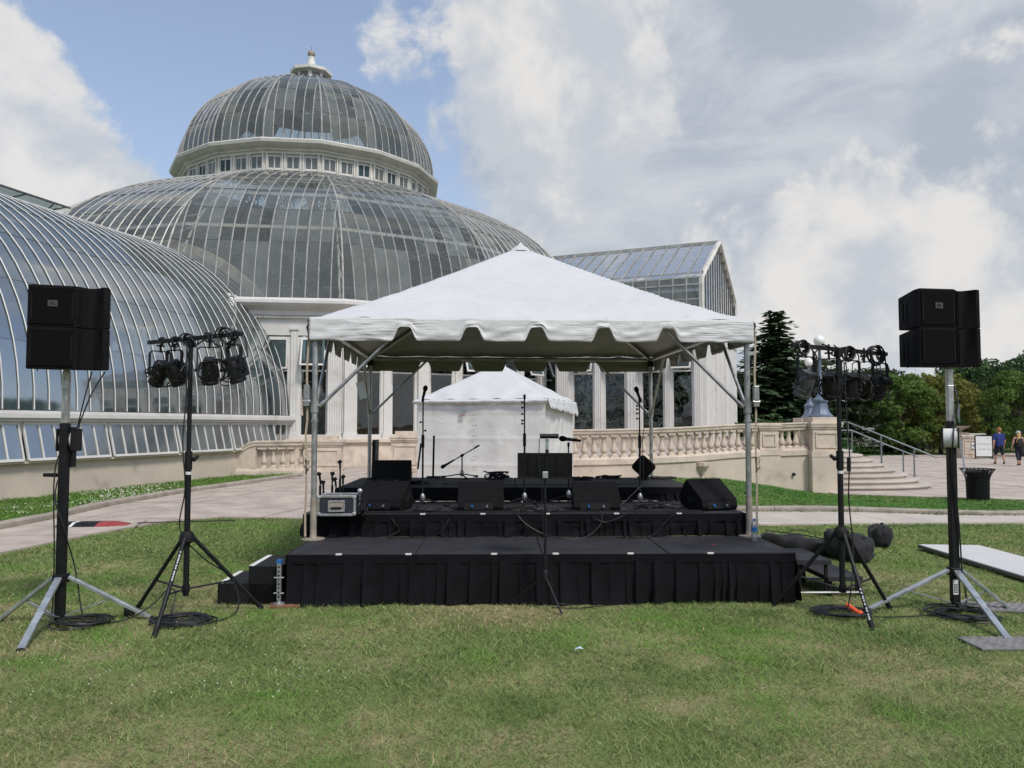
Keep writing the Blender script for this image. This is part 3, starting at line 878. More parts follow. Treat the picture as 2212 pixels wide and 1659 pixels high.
WZ0, WZ1, WZT = 1.22, 3.62, 4.86
def wall_side(k, opens):
    o, t = side(k); L = 2 * RW * TAN; Z = Vector((0, 0, 1)); Mx = Matrix((t, -o, Z)).transposed()
    c0 = PC + o * RW
    w_ = MB()
    w_.box(c0 + Z * 5.09, (L - .02, .16, .36), Mx)          # head beam
    w_.box(c0 + Z * 1.18, (L - .02, .20, .08), Mx)          # sill course
    wid = (L - 2.28) / 4
    jw = [.5, .36, .56, .36, .5]; x = -L / 2; jc = []; wc = []
    for i in range(5):
        jc.append(x + jw[i] / 2); x += jw[i]
        if i < 4: wc.append(x + wid / 2); x += wid
    for i in range(5): w_.box(c0 + t * jc[i] + Z * 3.04, (jw[i], .12, 3.64), Mx)
    wo_ = w_.build('wall', 'white_paint', house)
    for i in range(5):
        p = MB()
        if i in (0, 4): pilaster(p, c0 + o * .12 + t * (jc[i] + (.02 if i == 0 else -.02)), t, o, .46, 1.14, 5.26)
        elif i == 2: pilaster(p, c0 + o * .10 + t * jc[i], t, o, .46, 1.14, 5.26)
        else: pilaster(p, c0 + o * .08 + t * jc[i], t, o, .24, 1.14, 5.26, .07, 2)
        p.build('pilaster', 'white_paint', wo_)
    for i in range(4): window(house, c0 + t * wc[i], t, o, wid, WZ0, WZ1, WZT, opens[i])
    dn = MB()
    for j in range(64): dn.box(c0 + o * .16 + t * ((j - 31.5) * (L - .05) / 64) + Z * 5.57, (.055, .10, .07), Mx)
    tag(dn.build('dentil_course', 'white_paint', wo_), kind='stuff')
SC_ORDER = sorted(range(NS), key=lambda k: -to_cam(k))
opens_for = {1: (0, 4, 3, 25), 2: (22, 25, 24, 20)}
for k in range(NS):
    if k in (0,): continue
    if k in (1, 2, 3): wall_side(k, opens_for.get(k, (0, 20, 22, 18)))
    else:
        o, t = side(k); w_ = MB(); Mx = Matrix((t, -o, Vector((0, 0, 1)))).transposed()
        w_.box(PC + o * RW + Vector((0, 0, 3.2)), (2 * RW * TAN - .02, .2, 4.1), Mx); w_.build('wall', 'white_paint', house)
# dark planting seen through the windows
pl2 = MB()
for k in (1, 2, 3, 4):
    o, t = side(k)
    for i in range(900):
        y = rng.uniform(-3.2, 3.2); r = RW - rng.uniform(.8, 3.5); z = .5 + 3.6 * rng.random() ** 1.3
        c = PC + o * r + t * y + Vector((0, 0, z)); s = rng.uniform(.15, .45)
        d1 = Vector((rng.uniform(-1, 1), rng.uniform(-1, 1), rng.uniform(-1, .6))).normalized(); d2 = d1.cross(Vector((rng.random(), rng.random(), 1))).normalized() * .22
        pl2.add([c - d2 * s, c + d1 * s, c + d2 * s, c - d1 * s * .6], [(0, 1, 2, 3)])
tag(pl2.build('undergrowth', 'palm_leaf', loc=tuple(PC)), 'dark leafy planting behind the palm house windows', 'plants', kind='stuff')

# palms inside
def palm_mesh(seed, nf, L):
    r = random.Random(seed); mb = MB()
    for i in range(nf):
        a = 2 * pi * i / nf + r.uniform(-.2, .2); el = r.uniform(.1, 1.15); Lf = L * r.uniform(.75, 1.1)
        h = Vector((cos(a), sin(a), 0)); p = Vector((0, 0, 0)); e = el
        pts = [p.copy()]
        for j in range(10):
            p = p + (h * cos(e) + Vector((0, 0, 1)) * sin(e)) * Lf / 10; e -= .19; pts.append(p.copy())
        mb.path(pts, .025, 4)
        sd = Vector((-h.y, h.x, 0))
        for j in range(1, 11):
            for s in (-1, 1):
                for q in (0, .5):
                    b = pts[j - 1].lerp(pts[j], q); ll = Lf * .26 * (1 - abs(j / 10 - .45))
                    d = (sd * s + h * .55 + Vector((0, 0, -.35))).normalized()
                    x = d.cross(Vector((0, 0, 1))).normalized() * .035
                    mb.add([b - x, b + x, b + d * ll + Vector((0, 0, -.12 * ll))], [(0, 1, 2)])
    return mb
pt = thing('palm_tree', 'tall palm growing inside the glass dome', 'palm', PC + Vector((2.5, -8, .3)), 0, 'palms inside the dome')
f_ = palm_mesh(3, 20, 3.0); fo = MB(); fo.v = [(x, y, z + 8.2) for x, y, z in f_.v]; fo.f = f_.f; fo.m = f_.m
fo.build('fronds', 'palm_leaf', pt, world=False)
tk = MB(); tk.path([(0, 0, 0), (.1, 0, 3), (.05, .1, 6), (0, 0, 8.3)], .16, 8); tk.build('trunk', 'trunk_bark', pt, world=False)
for i, (dx, dy, sc) in enumerate(((-4, -9, .8), (6, -9.5, .75), (9, -6, .8), (-1, -5, 1.2), (0.5, -1.5, 1.72), (-2.5, 1, 1.85), (2.8, 1.5, 1.7), (-8, -5, .85), (4, -4, 1.25), (-6.5, -10, .6), (-.5, -11, .62), (11.5, -3, .7))):
    dup(pt, None, PC + Vector((dx, dy, .3)), i * 1.3, scale=sc)

# ---------------------------------------------------------------- barrel-vaulted wing (left)
WD = Vector((cos(PHI0), sin(PHI0), 0)); WU = Vector((-sin(PHI0), cos(PHI0), 0))   # WU points right / towards the camera side
if WU.x < 0: WU = -WU
Z = Vector((0, 0, 1))
HW = 7.7
def wp(t, lat, z): return PC + WD * t + WU * lat + Z * z
TE, TF = 14.25, 33.5
wing = thing('barrel_greenhouse', 'long barrel-vaulted greenhouse wing with curved white glazing bars over beige wall', 'greenhouse', wp(22, 7.7, 0))
NP = 21
BAR = [(7.45 * cos(pi / 2 * i / (NP - 1)), 1.98 + 6.75 * sin(pi / 2 * i / (NP - 1))) for i in range(NP)]
rowsB = [0, 3, 6, 9, 12, 15, 18, 20]
sB = .42; nb = int((TF - TE) / sB)
pn_rest = MB()
fr = MB()
for i in rowsB:
    lat, z = BAR[i]; fr.bar(wp(TE, lat - .02, z), wp(TF, lat - .02, z), .03, .05)
    fr.bar(wp(TE, -lat, z), wp(TF, -lat, z), .03, .05)
wfr = fr.build('vault_frame', 'frame_dark', wing)
cnt = 0
for j in range(nb + 1):
    t = TE + j * sB
    b = MB(); b.path([wp(t, lat + .015, z + .015) for lat, z in BAR], .017, 4); b.build('glazing_bar', 'white_paint' if j % 2 else 'white_paint', wfr, smooth=60)
    if j == nb: break
    for q in range(len(rowsB) - 1):
        i0, i1 = rowsB[q], rowsB[q + 1]; m = MB(); n_ = i1 - i0 + 1
        m.add([wp(t, *BAR[i]) for i in range(i0, i1 + 1)] + [wp(t + sB, *BAR[i]) for i in range(i0, i1 + 1)], [(i, n_ + i, n_ + i + 1, i + 1) for i in range(n_ - 1)])
        if cnt < 290 and j < 42: m.build('pane', 'wing_glass', wfr, smooth=180); cnt += 1
        else: pn_rest.add(m.v, m.f)
for j in range(0, nb):          # far half of the vault, out of sight
    t = TE + j * sB; n_ = NP
    pn_rest.add([wp(t, -l, z) for l, z in BAR] + [wp(t + sB, -l, z) for l, z in BAR], [(i, n_ + i, n_ + i + 1, i + 1) for i in range(n_ - 1)])
tag(pn_rest.build('far_panes', 'wing_glass', wfr, smooth=180), kind='stuff')
ir = MB()
for j in range(0, 9):
    t = TE + .3 + j * 2.4
    ir.path([wp(t, l * .965, 1.98 + (z - 1.98) * .965) for l, z in BAR] + [wp(t, -l * .965, 1.98 + (z - 1.98) * .965) for l, z in BAR[::-1]], .06, 5)
ir.build('inner_arches', 'grey_paint', wfr)
# ridge beam and open ridge vent
rb = MB(); rb.bar(wp(TE - .1, .40, 8.80), wp(TF, .40, 8.80), .26, .42); rb.build('ridge_beam', 'grey_paint', wing)
vt = MB(); ta, tb = TE + 4.05, TF
a0, a1 = wp(ta, -.1, 8.96), wp(tb, -.1, 8.96); b0, b1 = wp(ta - .2, 1.0, 9.12), wp(tb, 1.0, 9.12)
vt.quad(a0, a1, b1, b0); vpo = vt.build('ridge_vent', 'wing_glass', wing)
vf = MB(); vf.bar(b0, b1, .07, .05); vf.bar(a0, a1, .07, .05)
for j in range(9): vf.bar(wp(ta + j * 1.6, -.1, 8.97), wp(ta + j * 1.6 - .05, 1.0, 9.13), .04, .04); vf.bar(wp(ta + .4 + j * 2.2, .60, 8.9), wp(ta + .4 + j * 2.2, .9, 9.10), .03, .03)
vf.build('vent_frame', 'frame_dark', vpo)
# end arch against the palm house
ea = MB(); ringi = []
for i in range(NP): 
    lat, z = BAR[i]; s1 = 1.005; s2 = 1.055
    ringi.append([wp(TE - .28, lat * s1, 1.98 + (z - 1.98) * s1), wp(TE + .02, lat * s1, 1.98 + (z - 1.98) * s1), wp(TE + .02, lat * s2, 1.98 + (z - 1.98) * s2), wp(TE - .28, lat * s2, 1.98 + (z - 1.98) * s2)])
ea.loft(ringi); ea.build('end_arch', 'stone', wing, smooth=30)
# ledge, bays of top-hung vents, beige base wall
lg = MB()
for (lat, z, w2, h2) in ((7.46, 1.93, .34, .07), (7.52, 1.85, .34, .10), (7.44, 1.76, .30, .09)):
    lg.bar(wp(TE - .35, lat, z), wp(TF, lat, z), h2, w2, up=WU)
lg.build('ledge', 'white_paint', wing)
bw = MB()
bw.bar(wp(TE - .9, 7.32, .33), wp(TF, 7.32, .33), .95, .5, up=WU); bw.bar(wp(TE - .9, 7.36, .80), wp(TF, 7.36, .80), .05, .66, up=WU)
bw.build('base_wall', 'stone_wall', wing)
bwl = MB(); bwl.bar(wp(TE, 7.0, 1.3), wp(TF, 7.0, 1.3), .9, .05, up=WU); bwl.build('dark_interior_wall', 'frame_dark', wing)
bay = 2.6; tj = 15.6 - bay
for bi in range(8):
    t0, t1 = tj + bi * bay, tj + (bi + 1) * bay
    if t0 < TE - .3: t0 = TE + .05
    po = MB(); po.bar(wp(t1, 7.44, .80), wp(t1, 7.44, 1.72), .12, .12, up=WU); po.build('bay_post', 'white_paint', wing)
    if t1 > TF: continue
    first = (bi == 0)
    ang = R(0 if first else 14); hgt = .90
    top = lambda t: wp(t, 7.50, 1.70)
    dn = -Z * cos(ang) + WU * sin(ang); nrm = WU * cos(ang) + Z * sin(ang)
    f = MB(); M2 = Matrix((WD, nrm, -dn)).transposed()
    ta_, tb_ = t0 + .07, t1 - .07; npn = 6 if not first else 3
    for d in (.03, hgt - .03): f.bar(top(ta_) + dn * d, top(tb_) + dn * d, .06, .05, up=nrm)
    for i in range(npn + 1):
        t = ta_ + (tb_ - ta_) * i / npn
        f.bar(top(t) + dn * .03, top(t) + dn * (hgt - .03), .045, .045, up=nrm)
    vo = f.build('side_vent', 'white_paint', wing)
    for i in range(npn):
        a_, b_ = ta_ + (tb_ - ta_) * i / npn + .02, ta_ + (tb_ - ta_) * (i + 1) / npn - .02
        p = MB(); p.quad(top(a_) + dn * (hgt - .05), top(b_) + dn * (hgt - .05), top(b_) + dn * .05, top(a_) + dn * .05); p.build('pane', 'awning_glass', vo)
# end block between the wing and the palm house
eb = MB(); eb.box(wp(TE - .4, 6.9, 3.2) , (.6, 1.3, 4.2), rotz(PHI0 + pi / 2)); eb.build('corner_block', 'white_paint', wing)
cor = MB(); cor.bar(wp(TE - .15, 7.52, 1.0), wp(TE - .15, 7.52, 1.75), .3, .3, up=WU); cor.build('corner_post', 'white_paint', wing)

# ---------------------------------------------------------------- gabled wing (right)
GA = R(-25); GD = Vector((cos(GA), sin(GA), 0)); GN = Vector((sin(GA), -cos(GA), 0))     # GN points to the camera
GH, GT0, GT1 = 4.0, 15.6, 22.95
def gp(t, n, z): return PC + GD * t + GN * n + Z * z
gab = thing('gabled_greenhouse', 'gabled glasshouse wing with steep glass roof above white fluted pilasters', 'greenhouse', gp(GT1, GH, 0))
RZ, BZ, EZ = 9.75, 7.55, 5.9
def gprof(sgn): return [(sgn * GH * .97, EZ + .1), (sgn * GH * .97, BZ - .25), (sgn * (GH * .95), BZ + .05), (sgn * (GH * .86), BZ + .30), (sgn * .06, RZ)]
fr = MB()
for sgn in (-1, 1):
    for n_, z in gprof(sgn): fr.bar(gp(GT0 - 2.5, n_, z), gp(GT1, n_, z), .05, .06)
    for q in range(1, 7):
        k = q / 7; n0, z0 = gprof(sgn)[3]; fr.bar(gp(GT0 - 2.5, n0 + (sgn * .06 - n0) * k, z0 + (RZ - z0) * k - .02), gp(GT1, n0 + (sgn * .06 - n0) * k, z0 + (RZ - z0) * k - .02), .03, .03)
    fr.bar(gp(GT0 - 2.5, sgn * GH * .97, 6.7), gp(GT1, sgn * GH * .97, 6.7), .04, .05)
fr.bar(gp(GT0 - 2.5, 0, RZ + .04), gp(GT1 + .05, 0, RZ + .04), .14, .12)
gfr = fr.build('roof_frame', 'bar_metal', gab)
nbar = 17
for sgn in (1, -1):
    pr = gprof(sgn); rest = MB()
    for j in range(nbar + 1):
        t = GT1 - .05 - j * .56
        b = MB(); b.path([gp(t, n_ + sgn * .02, z + .02) for n_, z in pr], .042 if j % 6 == 0 else .03, 4)
        if sgn > 0: b.build('glazing_bar', 'bar_metal', gfr)
        else: rest.add(b.v, b.f)
        if j == nbar: break
        segs = [(0, 1), (1, 3), (3, 4)]
        for (a_, b_) in segs:
            subs = 4 if (a_, b_) == (3, 4) else (2 if a_ == 0 else 1)
            for s_ in range(subs):
                m = MB(); P0, P1 = pr[a_], pr[b_]
                pts = pr[a_:b_ + 1] if subs == 1 else [tuple(np.array(P0) + (np.array(P1) - np.array(P0)) * s_ / subs), tuple(np.array(P0) + (np.array(P1) - np.array(P0)) * (s_ + 1) / subs)]
                n2 = len(pts)
                m.add([gp(t, *p_) for p_ in pts] + [gp(t - .56, *p_) for p_ in pts], [(i, n2 + i, n2 + i + 1, i + 1) for i in range(n2 - 1)])
                if sgn > 0: m.build('pane', 'gable_glass', gfr)
                else: rest.add(m.v, m.f)
    if rest.v: tag(rest.build('far_slope', 'gable_glass', gfr), kind='stuff')
# gable end
ge = MB(); prf = gprof(1); prl = gprof(-1)
ge.path([gp(GT1, *p_) for p_ in prf] + [gp(GT1, *p_) for p_ in prl[::-1]], .11, 4)
ge.bar(gp(GT1, -GH, EZ + .15), gp(GT1, GH, EZ + .15), .25, .14)
geo = ge.build('gable_frame', 'grey_paint', gab)
for i in range(-7, 8):
    n_ = i * .54; zt = RZ - (RZ - BZ - .3) * min(1, abs(n_) / (GH * .86))
    b = MB(); b.bar(gp(GT1 + .02, n_, EZ + .2), gp(GT1 + .02, n_, zt), .05, .05); b.build('gable_bar', 'frame_dark', geo)
for s in (-1, 1):
    b = MB(); b.bar(gp(GT1 - .1, s * .1, 7.2), gp(GT1 - .1, s * 3.2, 8.0), .06, .06); b.bar(gp(GT1 - .1, s * 3.2, 6.1), gp(GT1 - .1, s * .4, 7.8), .06, .06); b.build('brace', 'frame_dark', geo)
gpn = MB(); gpn.add([gp(GT1 - .03, *p_) for p_ in prf] + [gp(GT1 - .03, *p_) for p_ in prl[::-1]], [tuple(range(10))]); gpn.build('gable_glazing', 'gable_glass', geo)
# walls
en = MB()
for (n_, z, hh, ww) in ((GH + .02, 5.45, .40, .20), (GH + .06, 5.68, .10, .30), (GH + .14, 5.82, .18, .46)):
    en.bar(gp(GT0 - 3, n_ - ww / 2 + .1, z), gp(GT1 + .1, n_ - ww / 2 + .1, z), hh, ww, up=GN)
    en.bar(gp(GT1 + (n_ - GH), -GH, z), gp(GT1 + (n_ - GH), GH + .02, z), hh - .004, .2, up=GD)
en.build('entablature', 'white_paint', gab)
wl = MB(); wl.bar(gp(GT0 - 3, GH - .1, .55), gp(GT1, GH - .1, .55), 1.3, .5, up=GN); wl.bar(gp(GT1 - .15, -GH, .55), gp(GT1 - .15, GH - .3, .55), 1.28, .5, up=GD); wl.build('plinth', 'stone', gab)
wl = MB(); wl.bar(gp(GT0 - 3, GH - .02, 5.1), gp(GT1, GH - .02, 5.1), .34, .14, up=GN)
wl.box(gp(GT1 - .02, 0, 3.2), (.16, 2 * GH - .2, 4.1), rotz(GA)); wl.bar(gp(GT0 - 3, -GH, 3.2), gp(GT1, -GH, 3.2), 4.1, .16, up=GN)
gwo = wl.build('wall', 'white_paint', gab)
# window positions measured along the front wall
gw = [(17.45, 18.45), (18.85, 19.83), (20.45, 21.45), (21.72, 22.62)]
edges = [16.7] + [x for a in gw for x in a] + [GT1]
for i in range(0, len(edges), 2):
    a_, b_ = edges[i] + (.0 if i else 0), edges[i + 1]
    m = MB(); m.bar(gp(a_, GH - .03, 3.04), gp(b_, GH - .03, 3.04), 3.64, .12, up=GN); m.build('jamb', 'white_paint', gwo)
    p = MB(); wd = min(.55, (b_ - a_) * .72)
    pilaster(p, gp((a_ + b_) / 2, GH + .08, 0), GD, GN, wd, 1.14, 5.26, .1, 5 if wd > .45 else 3); p.build('pilaster', 'white_paint', gwo)
for i, (a_, b_) in enumerate(gw): window(gab, gp((a_ + b_) / 2, GH - .02, 0), GD, GN, b_ - a_, 1.22, 3.80, 4.90, (12, 10, 14, 16)[i])
for i in range(3):
    p = MB(); pilaster(p, gp(GT1 + .10, GH - .40 - i * 2.2, 0), -GN, GD, .6, 1.14, 5.26, .10, 3); p.build('pilaster', 'white_paint', gwo)
cp = MB(); cp.box(gp(GT1 + .14, GH - .2, 5.15), (.4, .5, .2), rotz(GA)); cp.build('capital', 'white_paint', gwo)
gi = MB()
for i in range(1400):
    t = rng.uniform(15.5, 22.6); n_ = GH - rng.uniform(.7, 3); z = .6 + 3.4 * rng.random() ** 1.4
    c = gp(t, n_, z); s = rng.uniform(.12, .4)
    d1 = Vector((rng.uniform(-1, 1), rng.uniform(-1, 1), rng.uniform(-1, .6))).normalized(); d2 = d1.cross(Vector((rng.random(), rng.random(), 1))).normalized() * .25
    gi.add([c - d2 * s, c + d1 * s, c + d2 * s, c - d1 * s * .6], [(0, 1, 2, 3)])
tag(gi.build('undergrowth', 'palm_leaf', loc=tuple(gp(19, 2, .3))), 'dark leafy planting behind the gabled wing windows', 'plants', kind='stuff')
gf = MB(); gf.add([gp(12, -GH, .32), gp(GT1, -GH, .32), gp(GT1, GH, .32), gp(12, GH, .32)], [(0, 1, 2, 3)]); gf.build('floor', 'soil', gab)
# ---------------------------------------------------------------- balustrades, steps, lamps, plaza furniture
def baluster_mesh(h):
    mb = MB(); a = .105
    mb.box((0, 0, h * .045), (2 * a, 2 * a, h * .09)); mb.box((0, 0, h * .955), (2 * a, 2 * a, h * .09))
    mb.lathe([(.085, .09 * h), (.088, .12 * h), (.062, .15 * h), (.058, .19 * h), (.085, .24 * h), (.098, .30 * h), (.092, .37 * h), (.070, .46 * h), (.052, .60 * h), (.048, .70 * h), (.056, .74 * h), (.060, .76 * h), (.052, .79 * h), (.066, .84 * h), (.092, .88 * h), (.092, .91 * h)], n=12)
    return mb
def sweep(mb, pts, prof, up=Z):
    """sweep a (lateral, height) profile along world points"""
    rings = []
    for i, p in enumerate(pts):
        d = (pts[min(i + 1, len(pts) - 1)] - pts[max(i - 1, 0)]); d.z = 0; d.normalize(); nrm = Vector((d.y, -d.x, 0))
        rings.append([p + nrm * a + Z * b for a, b in prof])
    mb.loft(rings)
RAIL = [(-.10, -.17), (.10, -.17), (.12, -.13), (.14, -.12), (.15, -.05), (.17, -.04), (.17, -.01), (.12, 0), (-.12, 0), (-.17, -.01), (-.17, -.04), (-.15, -.05), (-.14, -.12), (-.12, -.13)]
PLIN = [(-.17, -.19), (.17, -.19), (.17, -.05), (.14, 0), (-.14, 0), (-.17, -.05)]
def pedestal(root, name, c, ang, w, d, z0, z1, mt='stone'):
    M = rotz(ang); mb = MB(); c = Vector((c[0], c[1], 0))
    mb.box(c + Z * (z0 + .09), (w + .08, d + .08, .18), M); mb.box(c + Z * ((z0 + .18 + z1 - .22) / 2), (w - .04, d - .04, z1 - z0 - .40), M)
    zz = z1 - .22
    for hh, ex in ((.06, .02), (.07, .08), (.05, .12), (.04, .05)): mb.box(c + Z * (zz + hh / 2), (w + ex, d + ex, hh), M); zz += hh
    o = mb.build(name, mt, root)
    pn = MB(); ph = z1 - z0 - .62
    for sx in (-1, 1): pn.box(c + M @ Vector((sx * (w / 2 - .12), -d / 2 + .008, z0 + .28 + ph / 2)), (.05, .03, ph), M)
    for zz in (z0 + .28, z0 + .28 + ph): pn.box(c + M @ Vector((0, -d / 2 + .008, zz)), (w - .19, .03, .05), M)
    pn.build('panel_moulding', mt, o)
    return o
def run(pts, n):
    """even points along a polyline, returns (point, tangent)"""
    L = [0]
    for i in range(1, len(pts)): L.append(L[-1] + (pts[i] - pts[i - 1]).length)
    out = []
    for k in range(n):
        s = L[-1] * (k + .5) / n
        for i in range(1, len(pts)):
            if L[i] >= s: out.append((pts[i - 1].lerp(pts[i], (s - L[i - 1]) / (L[i] - L[i - 1])), (pts[i] - pts[i - 1]).normalized())); break
    return out
bal_mesh = None
def balusters(root, pts, n, h):
    first = None
    for p, d in run(pts, n):
        if first is None:
            first = baluster_mesh(h).build('baluster', 'stone', root, smooth=40, world=False); o = first
        else:
            o = first.copy(); COL.objects.link(o)
        o.parent = root
        o.location = INV[root.name] @ p; o.rotation_euler = (0, 0, math.atan2(d.y, d.x))

# right terrace balustrade: long curved run, pedestal, short run, lamp pier
def catmull(pts, sub=6):
    pts = [Vector(p) for p in pts]; out = []
    for i in range(len(pts) - 1):
        p0, p1, p2, p3 = pts[max(i - 1, 0)], pts[i], pts[i + 1], pts[min(i + 2, len(pts) - 1)]
        for k in range(sub):
            t = k / sub; out.append(.5 * ((2 * p1) + (p2 - p0) * t + (2 * p0 - 5 * p1 + 4 * p2 - p3) * t * t + (3 * p1 - p0 - 3 * p2 + p3) * t ** 3))
    out.append(pts[-1]); return out
br = thing('balustrade', 'long curved beige stone balustrade behind the stage rising to the lamp pier', 'balustrade', (5, 22.6, 0))
A = catmull([(0.2, 21.9, 1.50), (1.7, 22.0, 1.51), (3.78, 22.2, 1.55), (5.16, 22.6, 1.60), (6.2, 23.25, 1.65), (7.25, 23.75, 1.68)])
B = [Vector((7.95, 23.9, 1.69)), Vector((8.80, 23.95, 1.72))]
for pts, n in ((A, 27), (B, 4)):
    m = MB(); sweep(m, pts, RAIL); m.build('handrail', 'stone', br, smooth=30)
    m = MB(); sweep(m, [p - Z * .78 for p in pts], PLIN); m.build('plinth', 'stone', br, smooth=30)
    balusters(br, [p - Z * .785 for p in pts], n, .62)
    m = MB(); rings = []
    for i, p in enumerate(pts):
        d = (pts[min(i + 1, len(pts) - 1)] - pts[max(i - 1, 0)]); d.z = 0; d.normalize(); nr = Vector((d.y, -d.x, 0))
        rings.append([Vector((p.x, p.y, -.7)) + nr * .13, Vector((p.x, p.y, p.z - .97)) + nr * .13, Vector((p.x, p.y, p.z - .97)) - nr * .13, Vector((p.x, p.y, -.7)) - nr * .13])
    m.loft(rings); m.build('retaining_wall', 'stone_wall', br)
pedestal(br, 'pedestal', (7.60, 23.86), R(8), .62, .36, .74, 1.70)
m = MB(); m.box((7.60, 23.86, .0), (.66, .40, 1.48), rotz(R(8))); m.build('pedestal_base', 'stone_wall', br)
m = MB()   # terrace floor behind the balustrade
tp = [(p.x, p.y) for p in A] + [(8.9, 24), (9.6, 24.4), (9.6, 33), (6, 34), (1, 33)]
m.prism([(x, y + .15) for x, y in tp], -.5, lambda x, y: .55 + .035 * x); m.build('terrace_floor', 'concrete', br)
# scupper basin and drain on the wall
m = MB(); m.lathe([(.02, .0), (.05, .04), (.07, .10), (.16, .22), (.19, .27), (.19, .36), (.02, .36)], (5.35, 22.50, .22), 8); m.build('drain_basin', 'stone', br)
m = MB(); m.tube((8.35, 23.9, .18), (8.35, 23.72, .18), .045, n=12); m.build('drain_hole', 'rubber', br)
m = MB(); m.box((5.35, 22.46, .03), (.05, .04, .4)); m.build('drain_stain_pipe', 'stone', br)
pier = thing('lamp_pier', 'square beige stone pier at the head of the curved steps', 'pier', (9.27, 24.0, -.4))
pedestal(pier, 'pier_body', (9.27, 24.0), R(2), .86, .80, .70, 1.74)
m = MB(); m.box((9.27, 24.0, .12), (.92, .86, 1.5), rotz(R(2))); m.build('pier_base', 'stone_wall', pier)
m = MB(); m.box((9.27, 24.0, 1.80), (.80, .74, .14), rotz(R(2))); m.build('pier_cap', 'stone', pier)
pier2 = thing('lamp_pier', 'second stone pier standing farther back behind the lamp pier', 'pier', (12.3, 33, -.4))
m = MB(); m.box((12.3, 33, .75), (.95, .9, 2.3)); m.box((12.3, 33, 1.82), (1.05, 1.0, .2)); m.build('pier_body', 'stone', pier2)

def lamp_post(label, c, s=1.0):
    r = thing('lamp_post', label, 'lamp', c, 0, 'blue grey lamp posts')
    M4 = [(.30, 0), (.30, .04), (.26, .07), (.245, .10), (.20, .18), (.165, .34), (.155, .44), (.185, .46), (.19, .52), (.165, .55), (.10, .62), (.085, .68)]
    m = MB(); m.lathe([(a * 1.2 * s, b * s) for a, b in M4], n=8, phase=pi / 8); m.build('base', 'blue_iron', r, smooth=35, world=False)
    m = MB(); m.lathe([(.075 * s, .66 * s), (.085 * s, .74 * s), (.06 * s, .78 * s), (.058 * s, 1.0 * s), (.07 * s, 1.02 * s), (.052 * s, 1.05 * s), (.042 * s, 2.0 * s), (.06 * s, 2.03 * s), (.045 * s, 2.06 * s), (.085 * s, 2.12 * s), (.09 * s, 2.16 * s)], n=12); m.build('shaft', 'blue_iron', r, smooth=50, world=False)
    m = MB(); m.lathe([(.02, 2.14 * s)] + [(.165 * s * sin(pi * i / 12), (2.30 - .165 * cos(pi * i / 12)) * s) for i in range(2, 12)] + [(.01, 2.467 * s)], n=18); m.build('globe', 'globe', r, smooth=90, world=False)
    return r
lamp_post('near blue grey lamp post with ornate base on the stone pier', (9.27, 24.0, 1.87))
lamp_post('farther blue grey lamp post half hidden behind the near lamp post', (12.3, 33.0, 1.92))

# curved steps
st = thing('steps', 'flight of eight rounded pale stone steps sweeping down from the terrace', 'steps', (11, 25, -.37))
SX, SY = 9.72, 28.6
def step_poly(i):
    a, b = 4.1 - .30 * i, 4.6 - .33 * i; pts = []
    for k in range(29):
        th = pi / 2 * k / 28; e = 2 / 3
        pts.append((SX + a * (cos(th) ** e), SY - b * (sin(th) ** e)))
    return [(SX + a, SY + 4)] + pts + [(SX - .02, SY + 4)]
def step_z(x, y):
    z = -.37
    for i in range(8):
        a, b = 4.1 - .30 * i, 4.6 - .33 * i
        if x - SX < a and (y > SY or ((max(0, x - SX) / a) ** 3 + ((SY - y) / b) ** 3 < 1)): z = -.37 + .145 * (i + 1)
    return z
for i in range(8):
    p = step_poly(i)[::-1]
    m = MB(); zt = -.37 + .145 * (i + 1)
    inner = [(SX + (x - SX) * .988, SY + (y - SY) * .988) if y < SY else (x - .02, y) for x, y in p]
    m.loft([[Vector((x, y, -.6 if i == 0 else zt - .17)) for x, y in inner], [Vector((x, y, zt - .06)) for x, y in inner], [Vector((x, y, zt - .05)) for x, y in p], [Vector((x, y, zt - .012)) for x, y in p], [Vector((SX + (x - SX) * .996, SY + (y - SY) * .996, zt)) for x, y in p]])
    m.build('step', 'concrete_pale', st)
def handrail(label, pts):
    r = thing('stair_rail', label, 'handrail', (*pts[0], step_z(*pts[0])), 0, 'rails on the curved steps')
    tops = []
    for i, (x, y) in enumerate(pts):
        z = step_z(x, y); m = MB(); m.tube((x, y, z), (x, y, z + .92), .026, n=8); m.lathe([(.06, 0), (.06, .02), (.03, .04)], (x, y, z), 8); m.build('post', 'rail_metal', r, smooth=40)
        tops.append(Vector((x, y, z + .94)))
    m = MB(); m.path([tops[0] + Vector((-1.0, .3, .0))] + tops + [tops[-1] + (tops[-1] - tops[-2]) * .7], .024, 8); m.build('rail', 'rail_metal', r, smooth=60)
handrail('nearer metal handrail with three posts down the curved steps', [(11.55, 27.5), (12.45, 27.0), (13.35, 26.6)])
handrail('farther metal handrail behind the nearer one on the curved steps', [(12.15, 28.6), (13.1, 28.4), (13.72, 28.1)])

